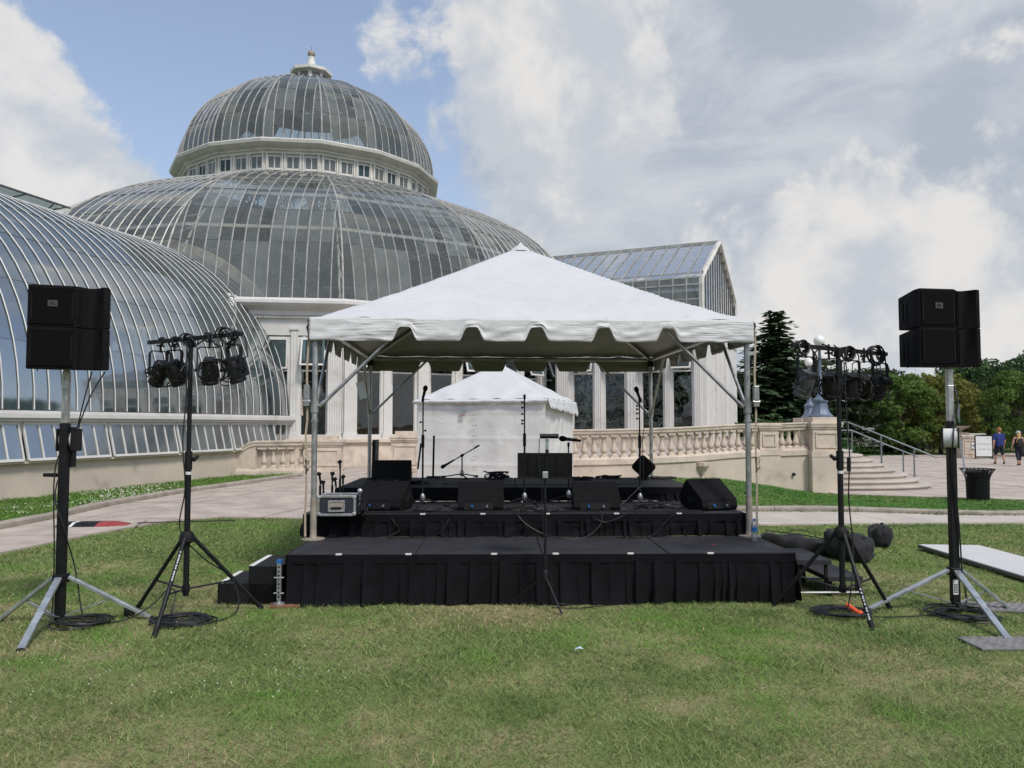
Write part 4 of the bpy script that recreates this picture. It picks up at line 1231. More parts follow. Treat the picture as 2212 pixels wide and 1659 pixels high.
# left balustrade by the barrel wing
bl = thing('balustrade', 'short beige balustrade with scrolled end beside the barrel greenhouse', 'balustrade', (-7.5, 26, 0))
C0, C1 = Vector((-8.35, 26.0, 1.12)), Vector((-6.72, 26.15, 1.14))
m = MB(); sweep(m, [C0 - Vector((.9, .1, .42)), C0 - Vector((.72, .08, .40)), C0 - Vector((.45, .05, .24)), C0 - Vector((.2, .02, .06)), C0, C1], [(a * 1.1, b * 1.35) for a, b in RAIL]); m.build('handrail', 'stone', bl, smooth=30)
m = MB(); sweep(m, [C0 - Vector((.95, .1, .90)), C0 - Z * .90, C1 - Z * .90], [(a, b * 1.6) for a, b in PLIN]); m.build('plinth', 'stone', bl)
balusters(bl, [C0 - Z * .90 + Vector((.15, 0, 0)), C1 - Z * .90], 5, .68)
m = MB()
m.add([(-9.2, 26.05, .2), (-8.28, 26.05, .2), (-8.28, 26.05, .92), (-8.5, 26.05, .86), (-8.8, 26.05, .66), (-9.05, 26.05, .52), (-9.2, 26.05, .5),
       (-9.2, 25.85, .2), (-8.28, 25.85, .2), (-8.28, 25.85, .92), (-8.5, 25.85, .86), (-8.8, 25.85, .66), (-9.05, 25.85, .52), (-9.2, 25.85, .5)], [(0, 1, 2, 3, 4, 5, 6), tuple(range(7, 14))[::-1]] + [(i, i + 7, (i + 1) % 7 + 7, (i + 1) % 7) for i in range(7)])
m.build('scroll_panel', 'stone', bl)
pedestal(bl, 'pedestal', (-6.12, 26.2), R(4), 1.15, .6, .05, 1.16)
m = MB(); m.box((-6.2, 26.3, 1.22), (.95, .4, .14), rotz(R(4))); m.build('pedestal_cap', 'stone', bl)
pd = thing('pedestal', 'panelled beige stone pedestal left of the small white tent', 'pedestal', (-3.5, 26.2, .1))
pedestal(pd, 'pedestal_body', (-3.5, 26.4), R(4), .95, .6, .08, 1.30)
m = MB(); m.box((-3.45, 26.5, 1.36), (.8, .4, .14), rotz(R(4))); m.build('pedestal_cap', 'stone', pd)

# leaf tufts
def tuft(mb, c, r, n, s, seed, squash=(1, 1, 1), mi=0, up=0.2):
    q = random.Random(seed); c = Vector(c)
    for _ in range(n):
        d = Vector((q.gauss(0, 1), q.gauss(0, 1), q.gauss(0, 1))).normalized(); rr = r * q.random() ** .45
        p = c + Vector((d.x * rr * squash[0], d.y * rr * squash[1], d.z * rr * squash[2]))
        a = Vector((q.uniform(-1, 1), q.uniform(-1, 1), q.uniform(-.4, 1) + up)).normalized(); b = a.cross(Vector((q.uniform(-1, 1), q.uniform(-1, 1), q.uniform(-1, 1)))).normalized()
        ss = s * q.uniform(.6, 1.3)
        mb.add([p - b * ss * .4, p + a * ss, p + b * ss * .4, p - a * ss * .5], [(0, 1, 2, 3)], mi)

def planter(label, c, sc_, seed, base=True):
    r = thing('flower_urn', label, 'urn', c, 0, 'stone flower urns')
    c = Vector(c)
    if base:
        m = MB(); m.box(c + Z * .06, (.95 * sc_, .7 * sc_, .12)); m.box(c + Z * .17, (.75 * sc_, .6 * sc_, .10)); m.build('foot', 'stone', r)
    m = MB(); m.lathe([(.22 * sc_, .22), (.14 * sc_, .25), (.20 * sc_, .29), (.34 * sc_, .36), (.46 * sc_, .44), (.47 * sc_, .47), (.42 * sc_, .47), (.30 * sc_, .42)], c, 18); m.build('bowl', 'stone', r, smooth=40)
    m = MB(); tuft(m, c + Z * .58, .42 * sc_, 260, .09, seed, (1.5, 1, .8)); tuft(m, c + Z * .45 + Vector((.55 * sc_, -.1, 0)), .22, 80, .07, seed + 1); m.build('foliage', 'shrub', r)
    m = MB(); tuft(m, c + Z * .55, .45 * sc_, 26, .06, seed + 2, (1.5, 1, .8)); m.build('blossom', 'flower_red', r)
planter('large stone bowl of red flowers and trailing greenery behind the balustrade', (8.05, 26.6, 1.0), 1.1, 5)
planter('smaller stone bowl beside the large flower bowl', (8.75, 26.9, .98), .75, 9)

# far plaza furniture
m_ = thing('gate_pier', 'tall far gate pier topped with a wide stone bowl of plants', 'pier', (28.9, 52, -.37))
pedestal(m_, 'pier_body', (28.9, 52), 0, .95, .95, -.37, 1.15)
m = MB(); m.lathe([(.45, 1.15), (.30, 1.22), (.40, 1.30), (.80, 1.52), (.82, 1.56), (.7, 1.56)], (28.9, 52, 0), 14); m.build('bowl', 'stone', m_, smooth=40)
m = MB(); tuft(m, (28.9, 52, 1.75), .5, 160, .14, 77, (1.4, 1, .6)); m.build('foliage', 'shrub', m_)
m = MB(); m.box((29.0, 51.9, 2.35), (.16, .05, 1.3)); m.build('marker_post', 'rail_metal', m_)
gpz = thing('gate_pier', 'low wide far gate pier with a white notice on its face', 'pier', (27.3, 48, -.37))
pedestal(gpz, 'pier_body', (27.3, 48), 0, 1.05, .9, -.37, 1.03)
m = MB(); m.box((27.48, 47.53, .38), (.40, .02, .36)); no_ = m.build('notice', 'tape_white', gpz)
m = MB(); m.box((27.48, 47.515, .40), (.26, .006, .06)); m.build('lettering', 'print_black', gpz)
m = MB(); m.box((27.9, 48.2, 1.08), (1.0, .5, .05)); m.build('leaflet_tray', 'tape_white', gpz)

sb = thing('sign_board', 'white sign board in a black stand on the far plaza', 'sign', (27.4, 46.5, -.37))
bx_, by_ = 27.4, 46.5
m = MB()
for dx in (-.5, .5): m.box((bx_ + dx, by_, .35), (.06, .04, 1.32))
for z_ in (-.27 + .05, 1.0): m.box((bx_, by_, z_), (.94, .038, .06))
for dx in (-.5, .5): m.box((bx_ + dx, by_, -.345), (.07, .5, .05))
m.box((bx_, by_, -.28), (.94, .036, .03)); m.build('stand', 'black_paint', sb)
m = MB(); m.box((bx_, by_ - .005, .39), (.93, .02, 1.16)); m.build('panel', 'tape_white', sb)
for body, size, zz in (('Central Entrance', .115, .52),):
    text('lettering', body, size, Matrix.Translation((bx_, by_ - .018, zz)) @ Matrix.Rotation(pi / 2, 4, 'X'), 'print_grey', sb)
m = MB(); m.path([(bx_ + .1 + .05 * i, by_ - .017, .82 + .012 * sin(i * 1.3) + .01 * i) for i in range(7)], .008, 4); m.build('logo', 'print_grey', sb)
m = MB()
for i in range(22):
    if i not in (5, 14, 15): m.box((bx_ - .36 + i * .034, by_ - .017, .21 + .008 * (i % 3)), (.022, .004, .035 + .012 * (i % 2)))
m.build('small_print', 'print_grey', sb)
s2 = thing('small_sign', 'small white sign among the far flower beds', 'sign', (28, 62, -.3))
m = MB(); m.box((28.0, 62, .9), (1.7, .04, 1.9)); m.build('panel', 'tape_white', s2)
m = MB(); m.box((27.4, 62.03, -.1), (.08, .05, .6)); m.box((28.6, 62.03, -.1), (.08, .05, .6)); m.build('stand', 'black_paint', s2)

# trash can with flared slats
tcn_ = thing('litter_bin', 'black flared metal slat litter bin standing on the plaza', 'bin', (12.3, 21.2, -.37))
c = Vector((12.3, 21.2, -.37))
def binr(z): return .265 + .02 * z + .13 * max(0, (z - .5) / .34) ** 2.2
for i in range(26):
    a = 2 * pi * i / 26; h = Vector((cos(a), sin(a), 0)); tt = Vector((-sin(a), cos(a), 0))
    m = MB(); m.loft([[c + h * (binr(z) - .004) - tt * .019 + Z * z, c + h * (binr(z) - .004) + tt * .019 + Z * z, c + h * (binr(z) + .004) + tt * .019 + Z * z, c + h * (binr(z) + .004) - tt * .019 + Z * z] for z in (.06, .3, .5, .6, .7, .78, .84)])
    m.build('slat', 'black_paint', tcn_)
m = MB(); 
for z in (.07, .48): m.path([c + Vector((cos(2 * pi * i / 24), sin(2 * pi * i / 24), 0)) * (binr(z) - .012) + Z * z for i in range(24)], .012, 5, closed=True)
m.path([c + Vector((cos(2 * pi * i / 24), sin(2 * pi * i / 24), 0)) * (binr(.84)) + Z * .845 for i in range(24)], .016, 6, closed=True); m.build('hoop', 'black_paint', tcn_)
m = MB(); m.lathe([(.235, .06), (.245, .45), (.25, .80), (.245, .80), (.23, .08)], c, 20); m.build('liner', 'black_paint', tcn_, smooth=40)
# ---------------------------------------------------------------- frame tent over the stage
TA = R(3.0); TX, TY = Vector((cos(TA), sin(TA), 0)), Vector((-sin(TA), cos(TA), 0))
TO = Vector((0.235, 8.43, 0)); TW, TDp = 4.58, 4.58            # middle of the front edge between the legs
def tp_(x, y, z): return TO + TX * x + TY * y + Z * z
Z1, Z2, Z3 = .461, .705, .88
EAVE, VAL, APEX = 2.755, .245, 4.05
tent = thing('frame_tent', 'large white frame tent canopy with scalloped valance over the stage', 'tent', tp_(0, TDp / 2, 0), TA)
def roof(u, v):
    x, y = (u * 2 - 1), (v * 2 - 1); m_ = max(abs(x), abs(y))
    h = EAVE + (APEX - EAVE) * (1 - m_) ** 1.06
    edge = m_
    hw = TW / 2 + .05
    # drag wrinkles from the corners and seams plus a little slack
    wr = .016 * nz3(x * 3.0 + 4 * y, y * 9.0, 1.3) * edge + .010 * nz3(x * 14, y * 20, 7) * edge ** 1.5 + .010 * nz3(x * 5, y * 30 + 3 * x, 3) * edge - .018 * sin(pi * min(1, (1 - m_) * 1.15)) 
    dg = abs(abs(x) - abs(y))
    wr += .012 * sin(26 * (x * y) + 5 * nz3(x * 4, y * 4)) * edge ** 3 * max(0, 1 - dg * 1.6)
    return tp_(x * hw, TDp / 2 + y * hw, h + wr)
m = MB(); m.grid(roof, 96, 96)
co_ = m.build('canopy', ['tent_vinyl', 'tent_inner_shade'], tent, smooth=35, solid=.002); co_.modifiers['thick'].material_offset = 1; co_.modifiers['thick'].material_offset_rim = 0
# sewn seams standing a little proud of the canopy
for sx in (-.31, .31):
    sm = MB(); sm.path([roof(.5 + sx * (.30 + .70 * k / 24) * .55, (1 - k / 24) * .42 + .0) + Z * .0005 for k in range(25)], .002, 4); sm.build('seam', 'tent_vinyl', tent)
cap = MB(); cap.lathe([(.16, APEX - .07), (.10, APEX - .01), (.03, APEX + .03), (.012, APEX + .06)], tp_(0, TDp / 2, 0), 10); cap.build('peak_cap', 'tent_vinyl', tent, smooth=50)
NOTCH = [-1.36, -.66, .02, .73, 1.42]
def val_low(s):
    d = min(abs(s - c) for c in NOTCH)
    return 1.0 - .60 * (1 - sstep(.05, .135, d))
for sd in range(4):
    hw = TW / 2 + .055
    o_ = [-TY, TX, TY, -TX][sd]; t_ = [TX, TY, -TX, -TY][sd]; ctr = tp_(0, TDp / 2, 0) + o_ * hw
    def fv(u, v, sd=sd, o_=o_, t_=t_, ctr=ctr):
        s = (u * 2 - 1) * hw; dz = VAL * val_low(s) * v * (1 + (.025 * nz3(s, 3 + sd) if v > .9 else 0))
        cor = (abs(s) / hw) ** 6
        wr = (.018 * nz3(s * 2.1, v * 2.2 + sd, 4) + .016 * nz3(s * 5, v * 5 + sd * 3, 9) + .012 * abs(sin(7 * s + 6 * v + 3 * nz3(s * 1.5, v * 2 + sd)))) * min(1, v * 1.6) * (1 - cor * .6)
        return ctr + t_ * s + o_ * (.004 + wr + .012 * v) + Z * (EAVE + .010 - dz)
    m = MB(); m.grid(fv, 220, 10); co_ = m.build('valance', ['tent_inner_shade', 'tent_vinyl'], tent, smooth=60, solid=.002); co_.modifiers['thick'].material_offset = 1; co_.modifiers['thick'].material_offset_rim = 1
legs = [(-TW / 2, 0), (TW / 2, 0), (TW / 2, TDp), (-TW / 2, TDp)]
for i, (x, y) in enumerate(legs):
    zb = Z1 + .012 if y == 0 else g(tp_(x, y, 0).x, tp_(x, y, 0).y) + .03
    m = MB(); m.tube(tp_(x, y, zb + .02), tp_(x, y, EAVE - .05), .030, n=14); lo = m.build('leg', 'alu_pipe', tent, smooth=60)
    m = MB(); m.tube(tp_(x, y, zb), tp_(x, y, zb + (.42 if y == 0 else .3)), .034, n=14); m.build('leg_sleeve', 'pipe_dirty', lo, smooth=60)
    m = MB(); m.lathe([(.12, 0), (.12, .012), (.04, .016), (.035, .05)], tp_(x, y, zb - .008), 16); m.build('foot_plate', 'pipe_dirty', lo, smooth=40)
    zc = EAVE - .92
    m = MB(); m.tube(tp_(x, y, zc - .06), tp_(x, y, zc + .06), .042, n=14); m.build('collar', 'alu_pipe', lo, smooth=60); m = MB(); m.tube(tp_(x, y, zc - .16), tp_(x, y, zc - .13), .038, n=14); m.build('collar', 'alu_pipe', lo, smooth=60)
    sx, sy = (1 if x < 0 else -1), (1 if y == 0 else -1)
    for dx, dy in ((sx, 0), (0, sy)):
        a_, b_ = tp_(x + dx * .05, y + dy * .05, zc), tp_(x + dx * .92, y + dy * .92, EAVE - .06)
        m = MB(); m.tube(a_, b_, .019, n=10); m.tube(a_, a_.lerp(b_, .06), .026, n=10); m.build('brace', 'alu_pipe', tent, smooth=60)
for i in range(4):
    a_, b_ = legs[i], legs[(i + 1) % 4]
    m = MB(); m.tube(tp_(*a_, EAVE - .045), tp_(*b_, EAVE - .045), .030, n=12); m.build('eave_pipe', 'alu_pipe', tent, smooth=60)
    m = MB(); m.tube(tp_(*a_, EAVE - .045), tp_(0, TDp / 2, APEX - .12), .028, n=10); m.build('hip_pipe', 'alu_pipe', tent, smooth=60)
    m = MB(); m.lathe([(.05, -.10), (.052, .02), (.03, .04)], tp_(*a_, EAVE - .05), 12); m.build('corner_fitting', 'black_metal', tent, smooth=40)
# ratchet straps at the two front corners
for i, (sx, lab) in enumerate(((-1, 'tan ratchet strap hanging beside the left front tent leg'), (1, 'tan ratchet strap hanging beside the right front tent leg'))):
    bx0 = tp_(sx * (TW / 2 + .075), -.03, 0)
    r_ = thing('ratchet_strap', lab, 'strap', bx0 + Z * Z1, 0, 'straps on the front tent legs')
    def sp(z, w): return bx0 + TX * w + Z * z
    m = MB(); pts = [(2.72, .0), (2.5, .008), (2.2, -.004), (2.0, .0), (1.7, .006), (1.55, -.008), (1.0, .004), (.75, -.004), (.5, .0)]
    rings = [[sp(z, w) - TX * .011 - TY * .002, sp(z, w) + TX * .011 - TY * .002, sp(z, w) + TX * .011 + TY * .002, sp(z, w) - TX * .011 + TY * .002] for z, w in pts]
    m.loft(rings); m.build('webbing', 'webbing', r_)
    m = MB(); zq = 1.95; m.box(bx0 + Z * zq - TY * .02, (.055, .05, .22), rotz(TA)); m.tube(bx0 + Z * (zq - .06) - TX * .04 - TY * .03, bx0 + Z * (zq - .06) + TX * .04 - TY * .03, .018, n=8); m.build('ratchet', 'alu_pipe', r_, bevel=.004)
    m = MB(); m.path([bx0 + Z * 2.74, bx0 + Z * 2.70 + TX * .012, bx0 + Z * 2.66 - TX * .01, bx0 + Z * 2.62], .010, 6); m.build('hook', 'black_metal', r_)
    m = MB(); m.path([sp(1.32, -.01), sp(1.28, .03) - TY * .03, sp(1.24, .02) - TY * .02, sp(1.2, .03) - TY * .03, sp(1.16, 0)], .016, 6, flat=.5); m.build('knot', 'webbing', r_)
# paper tag hanging from the left brace
tg = thing('paper_tag', 'pale paper tag hanging on a string under the left tent corner', 'tag', tp_(-1.93, .55, 2.0))
a_ = tp_(-1.98, .55, 2.48)
m = MB(); m.path([a_, a_ + Vector((.06, 0, -.2)), a_ + Vector((.08, 0, -.36))], .003, 4); m.build('string', 'webbing', tg)
m = MB(); m.box(a_ + Vector((.10, 0, -.45)), (.09, .003, .19), Matrix.Rotation(R(-14), 3, 'Y')); m.build('card', 'tag_paper', tg)

# ---------------------------------------------------------------- small white tent behind
SA = R(-16); SXv, SYv = Vector((cos(SA), sin(SA), 0)), Vector((-sin(SA), cos(SA), 0))
SO = Vector((-.73, 18.25, 0)); SW = 3.06                         # middle of its front wall
stt = thing('walled_tent', 'small white marquee with closed side walls behind the stage', 'tent', SO, SA)
def sp3(x, y, z): return SO + SXv * x + SYv * y + Z * z
SE, SP = 2.22, 3.16
def sroof(u, v):
    x, y = u * 2 - 1, v * 2 - 1; m_ = max(abs(x), abs(y)); hw = SW / 2 + .07
    h = SE + (SP - SE) * (1 - m_) ** 1.04 + .02 * nz3(x * 5, y * 5, 2) * m_ + .02 * sin(18 * x * y) * m_ ** 3
    return sp3(x * hw, SW / 2 + y * hw, h)
m = MB(); m.grid(sroof, 48, 48); m.build('roof', 'tent_vinyl', stt, smooth=35, solid=.003)
for sd in range(4):
    o_ = [-SYv, SXv, SYv, -SXv][sd]; t_ = [SXv, SYv, -SXv, -SYv][sd]; hw = SW / 2; ctr = sp3(0, SW / 2, 0) + o_ * hw
    gz = .06
    def fw_(u, v, o_=o_, t_=t_, ctr=ctr, sd=sd):
        s = (u * 2 - 1) * hw
        tens = .05 * nz3(s * 1.1 + sd * 5, v * 1.6) + .022 * nz3(s * 3 + 1.7 * v, v * 4 + sd * 3, 5) + .034 * sin(9 * (s * .8 + v * 1.9)) * nz3(s * 1.5, v * 1.5 + sd, 8)
        rope = .03 * math.exp(-((v - .36) / .02) ** 2) * 0 + .012 * math.exp(-(((v * SE) % .62 - .3) / .03) ** 2)
        return ctr + t_ * s + o_ * (tens * sin(pi * u) + rope) + Z * (gz + (SE - gz) * (1 - v))
    m = MB(); m.grid(fw_, 70, 56); m.build('side_wall', 'tent_wall', stt, smooth=70)
    # short fringed valance, rolled up at the front
    deep = (.10, .34, .1, .1)[sd]
    def fv2(u, v, o_=o_, t_=t_, ctr=ctr, deep=deep, sd=sd):
        s = (u * 2 - 1) * (hw + .07); k = deep * (.6 + .5 * u if sd == 1 else 1)
        return ctr + t_ * s + o_ * (.075 + .05 * v * nz3(s * 5, sd * 3, v) + (.05 * sin(v * pi) if sd == 0 else .06 * v)) + Z * (SE + .005 - k * v * (1 - (.22 if abs(((s * 4.2) % 1) - .5) < .08 and v > .6 else 0)))
    m = MB(); m.grid(fv2, 80, 6); m.build('valance', 'tent_vinyl', stt, smooth=50, solid=.003)
m = MB()
for k in range(9):
    for dx in (-.035, .035): m.box(sp3(-.12 + dx + .012 * k * .3, -.055, 2.1 - k * .235), (.015, .03, .018), rotz(SA))
tag(m.build('lacing_grommets', 'frame_dark', stt), kind='stuff')
m = MB(); m.box(sp3(-.40, -.062, 1.90), (.11, .012, .04), rotz(SA)); m.box(sp3(-.40, -.062, 1.98), (.09, .012, .035), rotz(SA)); m.build('label_print', 'print_grey', stt)
m = MB(); m.box(sp3(-.40, -.063, 1.85), (.115, .012, .018), rotz(SA)); m.build('label_bar', 'red_plastic', stt)

# event tents across the lawn behind the photographer, mirrored in the palm house windows
for x_, y_, rz_, s_ in ((-6.5, -13, .2, 1.5), (-1.0, -17, .5, 1.5), (5.5, -15, -.3, 1.4), (12, -14, .1, 1.5)):
    dup(stt, None, (x_, y_, 0), rz_, label='white event tent across the lawn mirrored in the windows', group='event tents mirrored in the windows', scale=s_)
# ---------------------------------------------------------------- stage
sg = thing('stage', 'three-tier black stage with pleated black skirts under the white tent', 'stage', (.25, 9.3, 0))
SG = R(1.2)
def sgp(x, y): # stage axes, slight turn
    c = Vector((.28, 7.45, 0)); return c + Vector((cos(SG), sin(SG), 0)) * x + Vector((-sin(SG), cos(SG), 0)) * y
tiers = [(-2.34, 2.34, 0.0, 1.11, Z1, 4), (-2.45, 2.24, 1.11, 2.45, Z2, 4), (-2.36, 2.02, 2.45, 4.25, Z3, 4)]
for ti, (x0, x1, y0, y1, zt, npan) in enumerate(tiers):
    for i in range(npan):
        a, b = x0 + (x1 - x0) * i / npan + .004, x0 + (x1 - x0) * (i + 1) / npan - .004
        m = MB(); dz = rng.uniform(-.003, .003)
        q = [sgp(a, y0), sgp(b, y0), sgp(b, y1 - .004), sgp(a, y1 - .004)]
        m.prism([(p.x, p.y) for p in q], zt - .055, zt + dz); m.build('deck_panel', ['deck', 'deck_edge'], sg, bevel=.004)
    m = MB()
    for (xa, ya) in ((x0 + .08, y0 + .08), (x1 - .08, y0 + .08), (x0 + .08, y1 - .08), (x1 - .08, y1 - .08), ((x0 + x1) / 2, y0 + .08)):
        p = sgp(xa, ya); m.tube(p, p + Z * (zt - .05), .025, n=8)
    m.build('under_frame', 'alu_pipe', sg)
    # skirt with box pleats round the front and the two sides
    zlow = (0.0, Z1, Z2)[ti]
    def skirt(p0, p1, nrm, seed, zlow=zlow, zt=zt, pool=(ti == 0)):
        L = (p1 - p0).length; d = (p1 - p0).normalized(); n_ = int(L / .012)
        q = random.Random(seed); edges = []; s = 0
        while s < L: edges.append(s); s += q.uniform(.06, .21)
        amp = {e: q.uniform(.006, .034) for e in edges}
        def f(u, v):
            s = u * L; k = max([e for e in edges if e <= s + 1e-6]); nx_ = min([e for e in edges if e > s] + [L + .01]); r = (s - k) / (nx_ - k)
            pleat = amp[k] * (1 - r) ** 2 * 2 * (.35 + .9 * v)
            wob = (.05 * nz3(s * 2.3 + seed, v * 1.1, seed) + .03 * nz3(s * 6.1 + 1.5 * v, v * 1.6, seed + 2)) * v + (.14 * max(0, nz3(s * 1.3, seed + 3.3)) * v ** 3 if pool else 0)
            zz = zt - .06 - (zt - .06 - zlow - .006) * v
            if pool and v > .999: zz = .012
            return p0 + d * s + nrm * (.012 + pleat + wob) + Z * zz
        m = MB(); m.grid(f, n_, 9); m.build('skirt', 'skirt', sg, smooth=50)
        # flat heading band
        m = MB(); m.loft([[p0 + nrm * .004 + Z * (zt - .085), p0 + nrm * .020 + Z * (zt - .085), p0 + nrm * .020 + Z * (zt - .005), p0 + nrm * .004 + Z * (zt - .005)], [p1 + nrm * .004 + Z * (zt - .085), p1 + nrm * .020 + Z * (zt - .085), p1 + nrm * .020 + Z * (zt - .005), p1 + nrm * .004 + Z * (zt - .005)]]); m.build('skirt_heading', 'skirt', sg)
    fx, fy = Vector((cos(SG), sin(SG), 0)), Vector((-sin(SG), cos(SG), 0))
    skirt(sgp(x0, y0), sgp(x1, y0), -fy, 10 + ti)
    skirt(sgp(x0, y1), sgp(x0, y0), -fx, 20 + ti)
    skirt(sgp(x1, y0), sgp(x1, y1), fx, 30 + ti)
    # white clips on the front edge
    if ti < 2:
        for k in range(6):
            p = sgp(x0 + .45 + (x1 - x0 - .5) * k / 6 + rng.uniform(-.1, .1), y0 - .006); m = MB(); m.box(p + Z * (zt - .002), (.055, .03, .012), rotz(SG)); m.build('skirt_clip', 'tape_white', sg)
m = MB(); m.lathe([(.024, 0), (.024, .002)], sgp(1.72, .48) + Z * (Z1 + .003), 10); m.build('red_sticker', 'red_plastic', sg)

# steps beside the stage
def stair_box(label, x0, y0, sgn):
    p = sgp(x0, y0); r_ = thing('stage_steps', label, 'steps', (p.x, p.y, 0), SG, 'small steps at the stage ends')
    for i, (w_, zt) in enumerate(((.58, .19), (.30, .345))):
        m = MB(); m.box((sgn * w_ / 2, .31, zt / 2 + .004), (w_, .62, zt)); m.build('tread_box', 'black_paint', r_, world=False, bevel=.004)
        m = MB(); m.box((sgn * (w_ - .025), .31, zt + .007), (.045, .60, .004)); m.build('white_nosing', 'tape_white', r_, world=False)
stair_box('black two-step block with white nosings at the left stage end', -2.40, .02, -1)
p = sgp(2.42, .25); r_ = thing('stage_steps', 'black open-frame steps at the right stage end', 'steps', (p.x, p.y, 0), SG, 'small steps at the stage ends')
for i, (xc, zt) in enumerate(((.20, .33), (.50, .17))):
    m = MB(); m.box((xc, .35, zt), (.34, .75, .045)); m.build('tread', 'deck', r_, world=False, bevel=.004)
    for dx in (-.13, .13):
        for y_ in (0.02, .68): m = MB(); m.box((xc + dx, y_, zt / 2), (.028, .028, zt)); m.build('leg', 'black_metal', r_, world=False)
m = MB(); m.tube((.05, 0, .04), (.66, 0, .04), .012, n=8); m.tube((.05, .7, .04), (.66, .7, .04), .012, n=8); m.build('floor_rail', 'alu_pipe', r_, world=False)

# levelling jack at the left corner
pj = sgp(-2.40, -.05); jk = thing('levelling_jack', 'perforated metal levelling jack with blue cap on a wood pad', 'jack', (pj.x, pj.y, 0))
m = MB(); m.box(pj + Z * .23, (.036, .036, .34)); jo = m.build('post', 'galvanised', jk, bevel=.002)
for i in range(8):
    m = MB(); m.lathe([(.009, 0), (.009, .002)], pj + Vector((0, -.0185, .09 + i * .038)), 8, M=Matrix.Rotation(pi / 2, 3, 'X')); m.build('hole', 'rubber', jo)
m = MB(); m.box(pj + Z * .405, (.042, .042, .03)); m.build('cap', 'blue_plastic', jk)
m = MB(); m.lathe([(.055, .022), (.055, .032), (.018, .04), (.016, .08)], pj, 14); m.build('foot', 'galvanised', jk, smooth=40)
m = MB(); m.box(pj + Vector((.06, 0, .012)), (.26, .2, .02), rotz(.2)); m.build('wood_pad', 'wood_pad', jk)
for dz in (.12, .26):
    m = MB(); m.tube(pj + Vector((-.045, -.01, dz)), pj + Vector((.045, -.01, dz)), .006, n=6); m.build('pin', 'alu', jk)
# ---------------------------------------------------------------- loudspeakers
def front_curve():
    pts = [(-.30, .0), (-.285, -.012), (.045, -.012), (.06, 0.0)]
    for i in range(1, 9):
        k = i / 9; pts.append((.06 + .19 * k, .062 * sin(pi * k * .93) ** 1.4))
    pts += [(.258, -.016), (.285, -.02), (.30, -.006)]
    return pts
def loudspeaker(label, c, yaw, flip, logo, group):
    """wide wedge cabinet: flat woofer grille on one side, concave horn on the other"""
    r = thing('loudspeaker', label, 'speaker', c, yaw, group)
    fl = -1 if flip else 1
    out = [(fl * x, y) for x, y in front_curve()]
    back = [(.30, .07), (.285, .13), (.20, .42), (-.20, .42), (-.285, .13), (-.30, .07)]
    poly = out + [(fl * x, y) for x, y in back]
    if fl < 0: poly = poly[::-1]
    H = .347
    def hh(y): return (H / 2) - max(0, y) * .05
    m = MB(); rings = []
    for s, ins in ((-1, .010), (-.965, 0), (.965, 0), (1, .010)):
        rings.append([Vector((x * (1 - ins / .3), y + (.006 if ins else 0) * (1 if y < .1 else -1), H / 2 + s * hh(y))) for x, y in poly])
    m.loft(rings); m.build('cabinet', 'speaker_paint', r, smooth=28, world=False)
    gx = fl * -.12
    m = MB(); m.box((gx, -.016, H / 2), (.325, .012, H - .045)); m.build('grille', 'grille', r, world=False, bevel=.004)
    for sx in (-1, 1):
        m = MB(); m.prism([(gx + sx * .158, -.024), (gx + sx * .142, -.024), (gx + sx * .142, -.016), (gx + sx * .158, -.016)][::1 if sx < 0 else -1], .06, H - .06); m.build('grille_bracket', 'speaker_paint', r, world=False)
    for x_ in (.075, .095):
        m = MB(); m.box((fl * x_, -.003 + (x_ - .06) * .18, H / 2), (.006, .012, H - .03)); m.build('horn_rib', 'speaker_paint', r, world=False)
    if logo:
        m = MB(); m.box((gx + .005, -.025, H * .56), (.072, .006, .052)); lp = m.build('logo_plate', 'logo_plate', r, world=False)
        t_ = text('lettering', 'JBL', .034, INV[r.name].inverted() @ Matrix.Translation((gx + .005, -.0295, H * .56)) @ Matrix.Rotation(pi / 2, 4, 'X'), 'print_black', lp)
    for sx in (-1, 1):
        d = Vector((.19, .29 if True else 0, 0)).normalized()
        nrm = Vector((sx * .96, .28, 0)).normalized(); cc = Vector((sx * .243, .275, H / 2)); tt = Vector((-nrm.y, nrm.x, 0))
        M_ = Matrix((tt, nrm, Z)).transposed()
        m = MB(); m.box(cc + nrm * .004, (.12, .012, .15), M_); ho = m.build('handle_recess', 'rubber', r, world=False, bevel=.004)
        m = MB(); m.box(cc + nrm * .014, (.035, .014, .15), M_); m.build('handle_bar', 'speaker_paint', r, world=False, bevel=.004)
    if True:
        m = MB(); m.path([(fl * -.262, .22, H * (.35 - .3 * k / 6) if k < 6 else .0) for k in range(7)], .006, 5); m.build('rigging_chain', 'black_metal', r, world=False)
    return r

LSX, LSY = -3.76, 6.73
RSX, RSY = 3.97, 7.24
def spk(base, yaw, dz): 
    return (base[0] + sin(yaw) * .18, base[1] - cos(yaw) * .18, dz)
ly, ry = R(19), R(9)
loudspeaker('black loudspeaker with logo plate on top of the left crank stand', spk((LSX + .04, LSY), ly, 2.448), ly, False, True, 'loudspeakers on crank stands')
loudspeaker('black loudspeaker under the logo one on the left crank stand', spk((LSX + .04, LSY), ly, 2.102), ly, False, False, 'loudspeakers on crank stands')
loudspeaker('black loudspeaker with logo plate on top of the right crank stand', spk((RSX - .11, RSY), ry, 2.508), ry, False, True, 'loudspeakers on crank stands')
loudspeaker('black loudspeaker under the logo one on the right crank stand', spk((RSX - .11, RSY), ry, 2.162), ry, False, False, 'loudspeakers on crank stands')

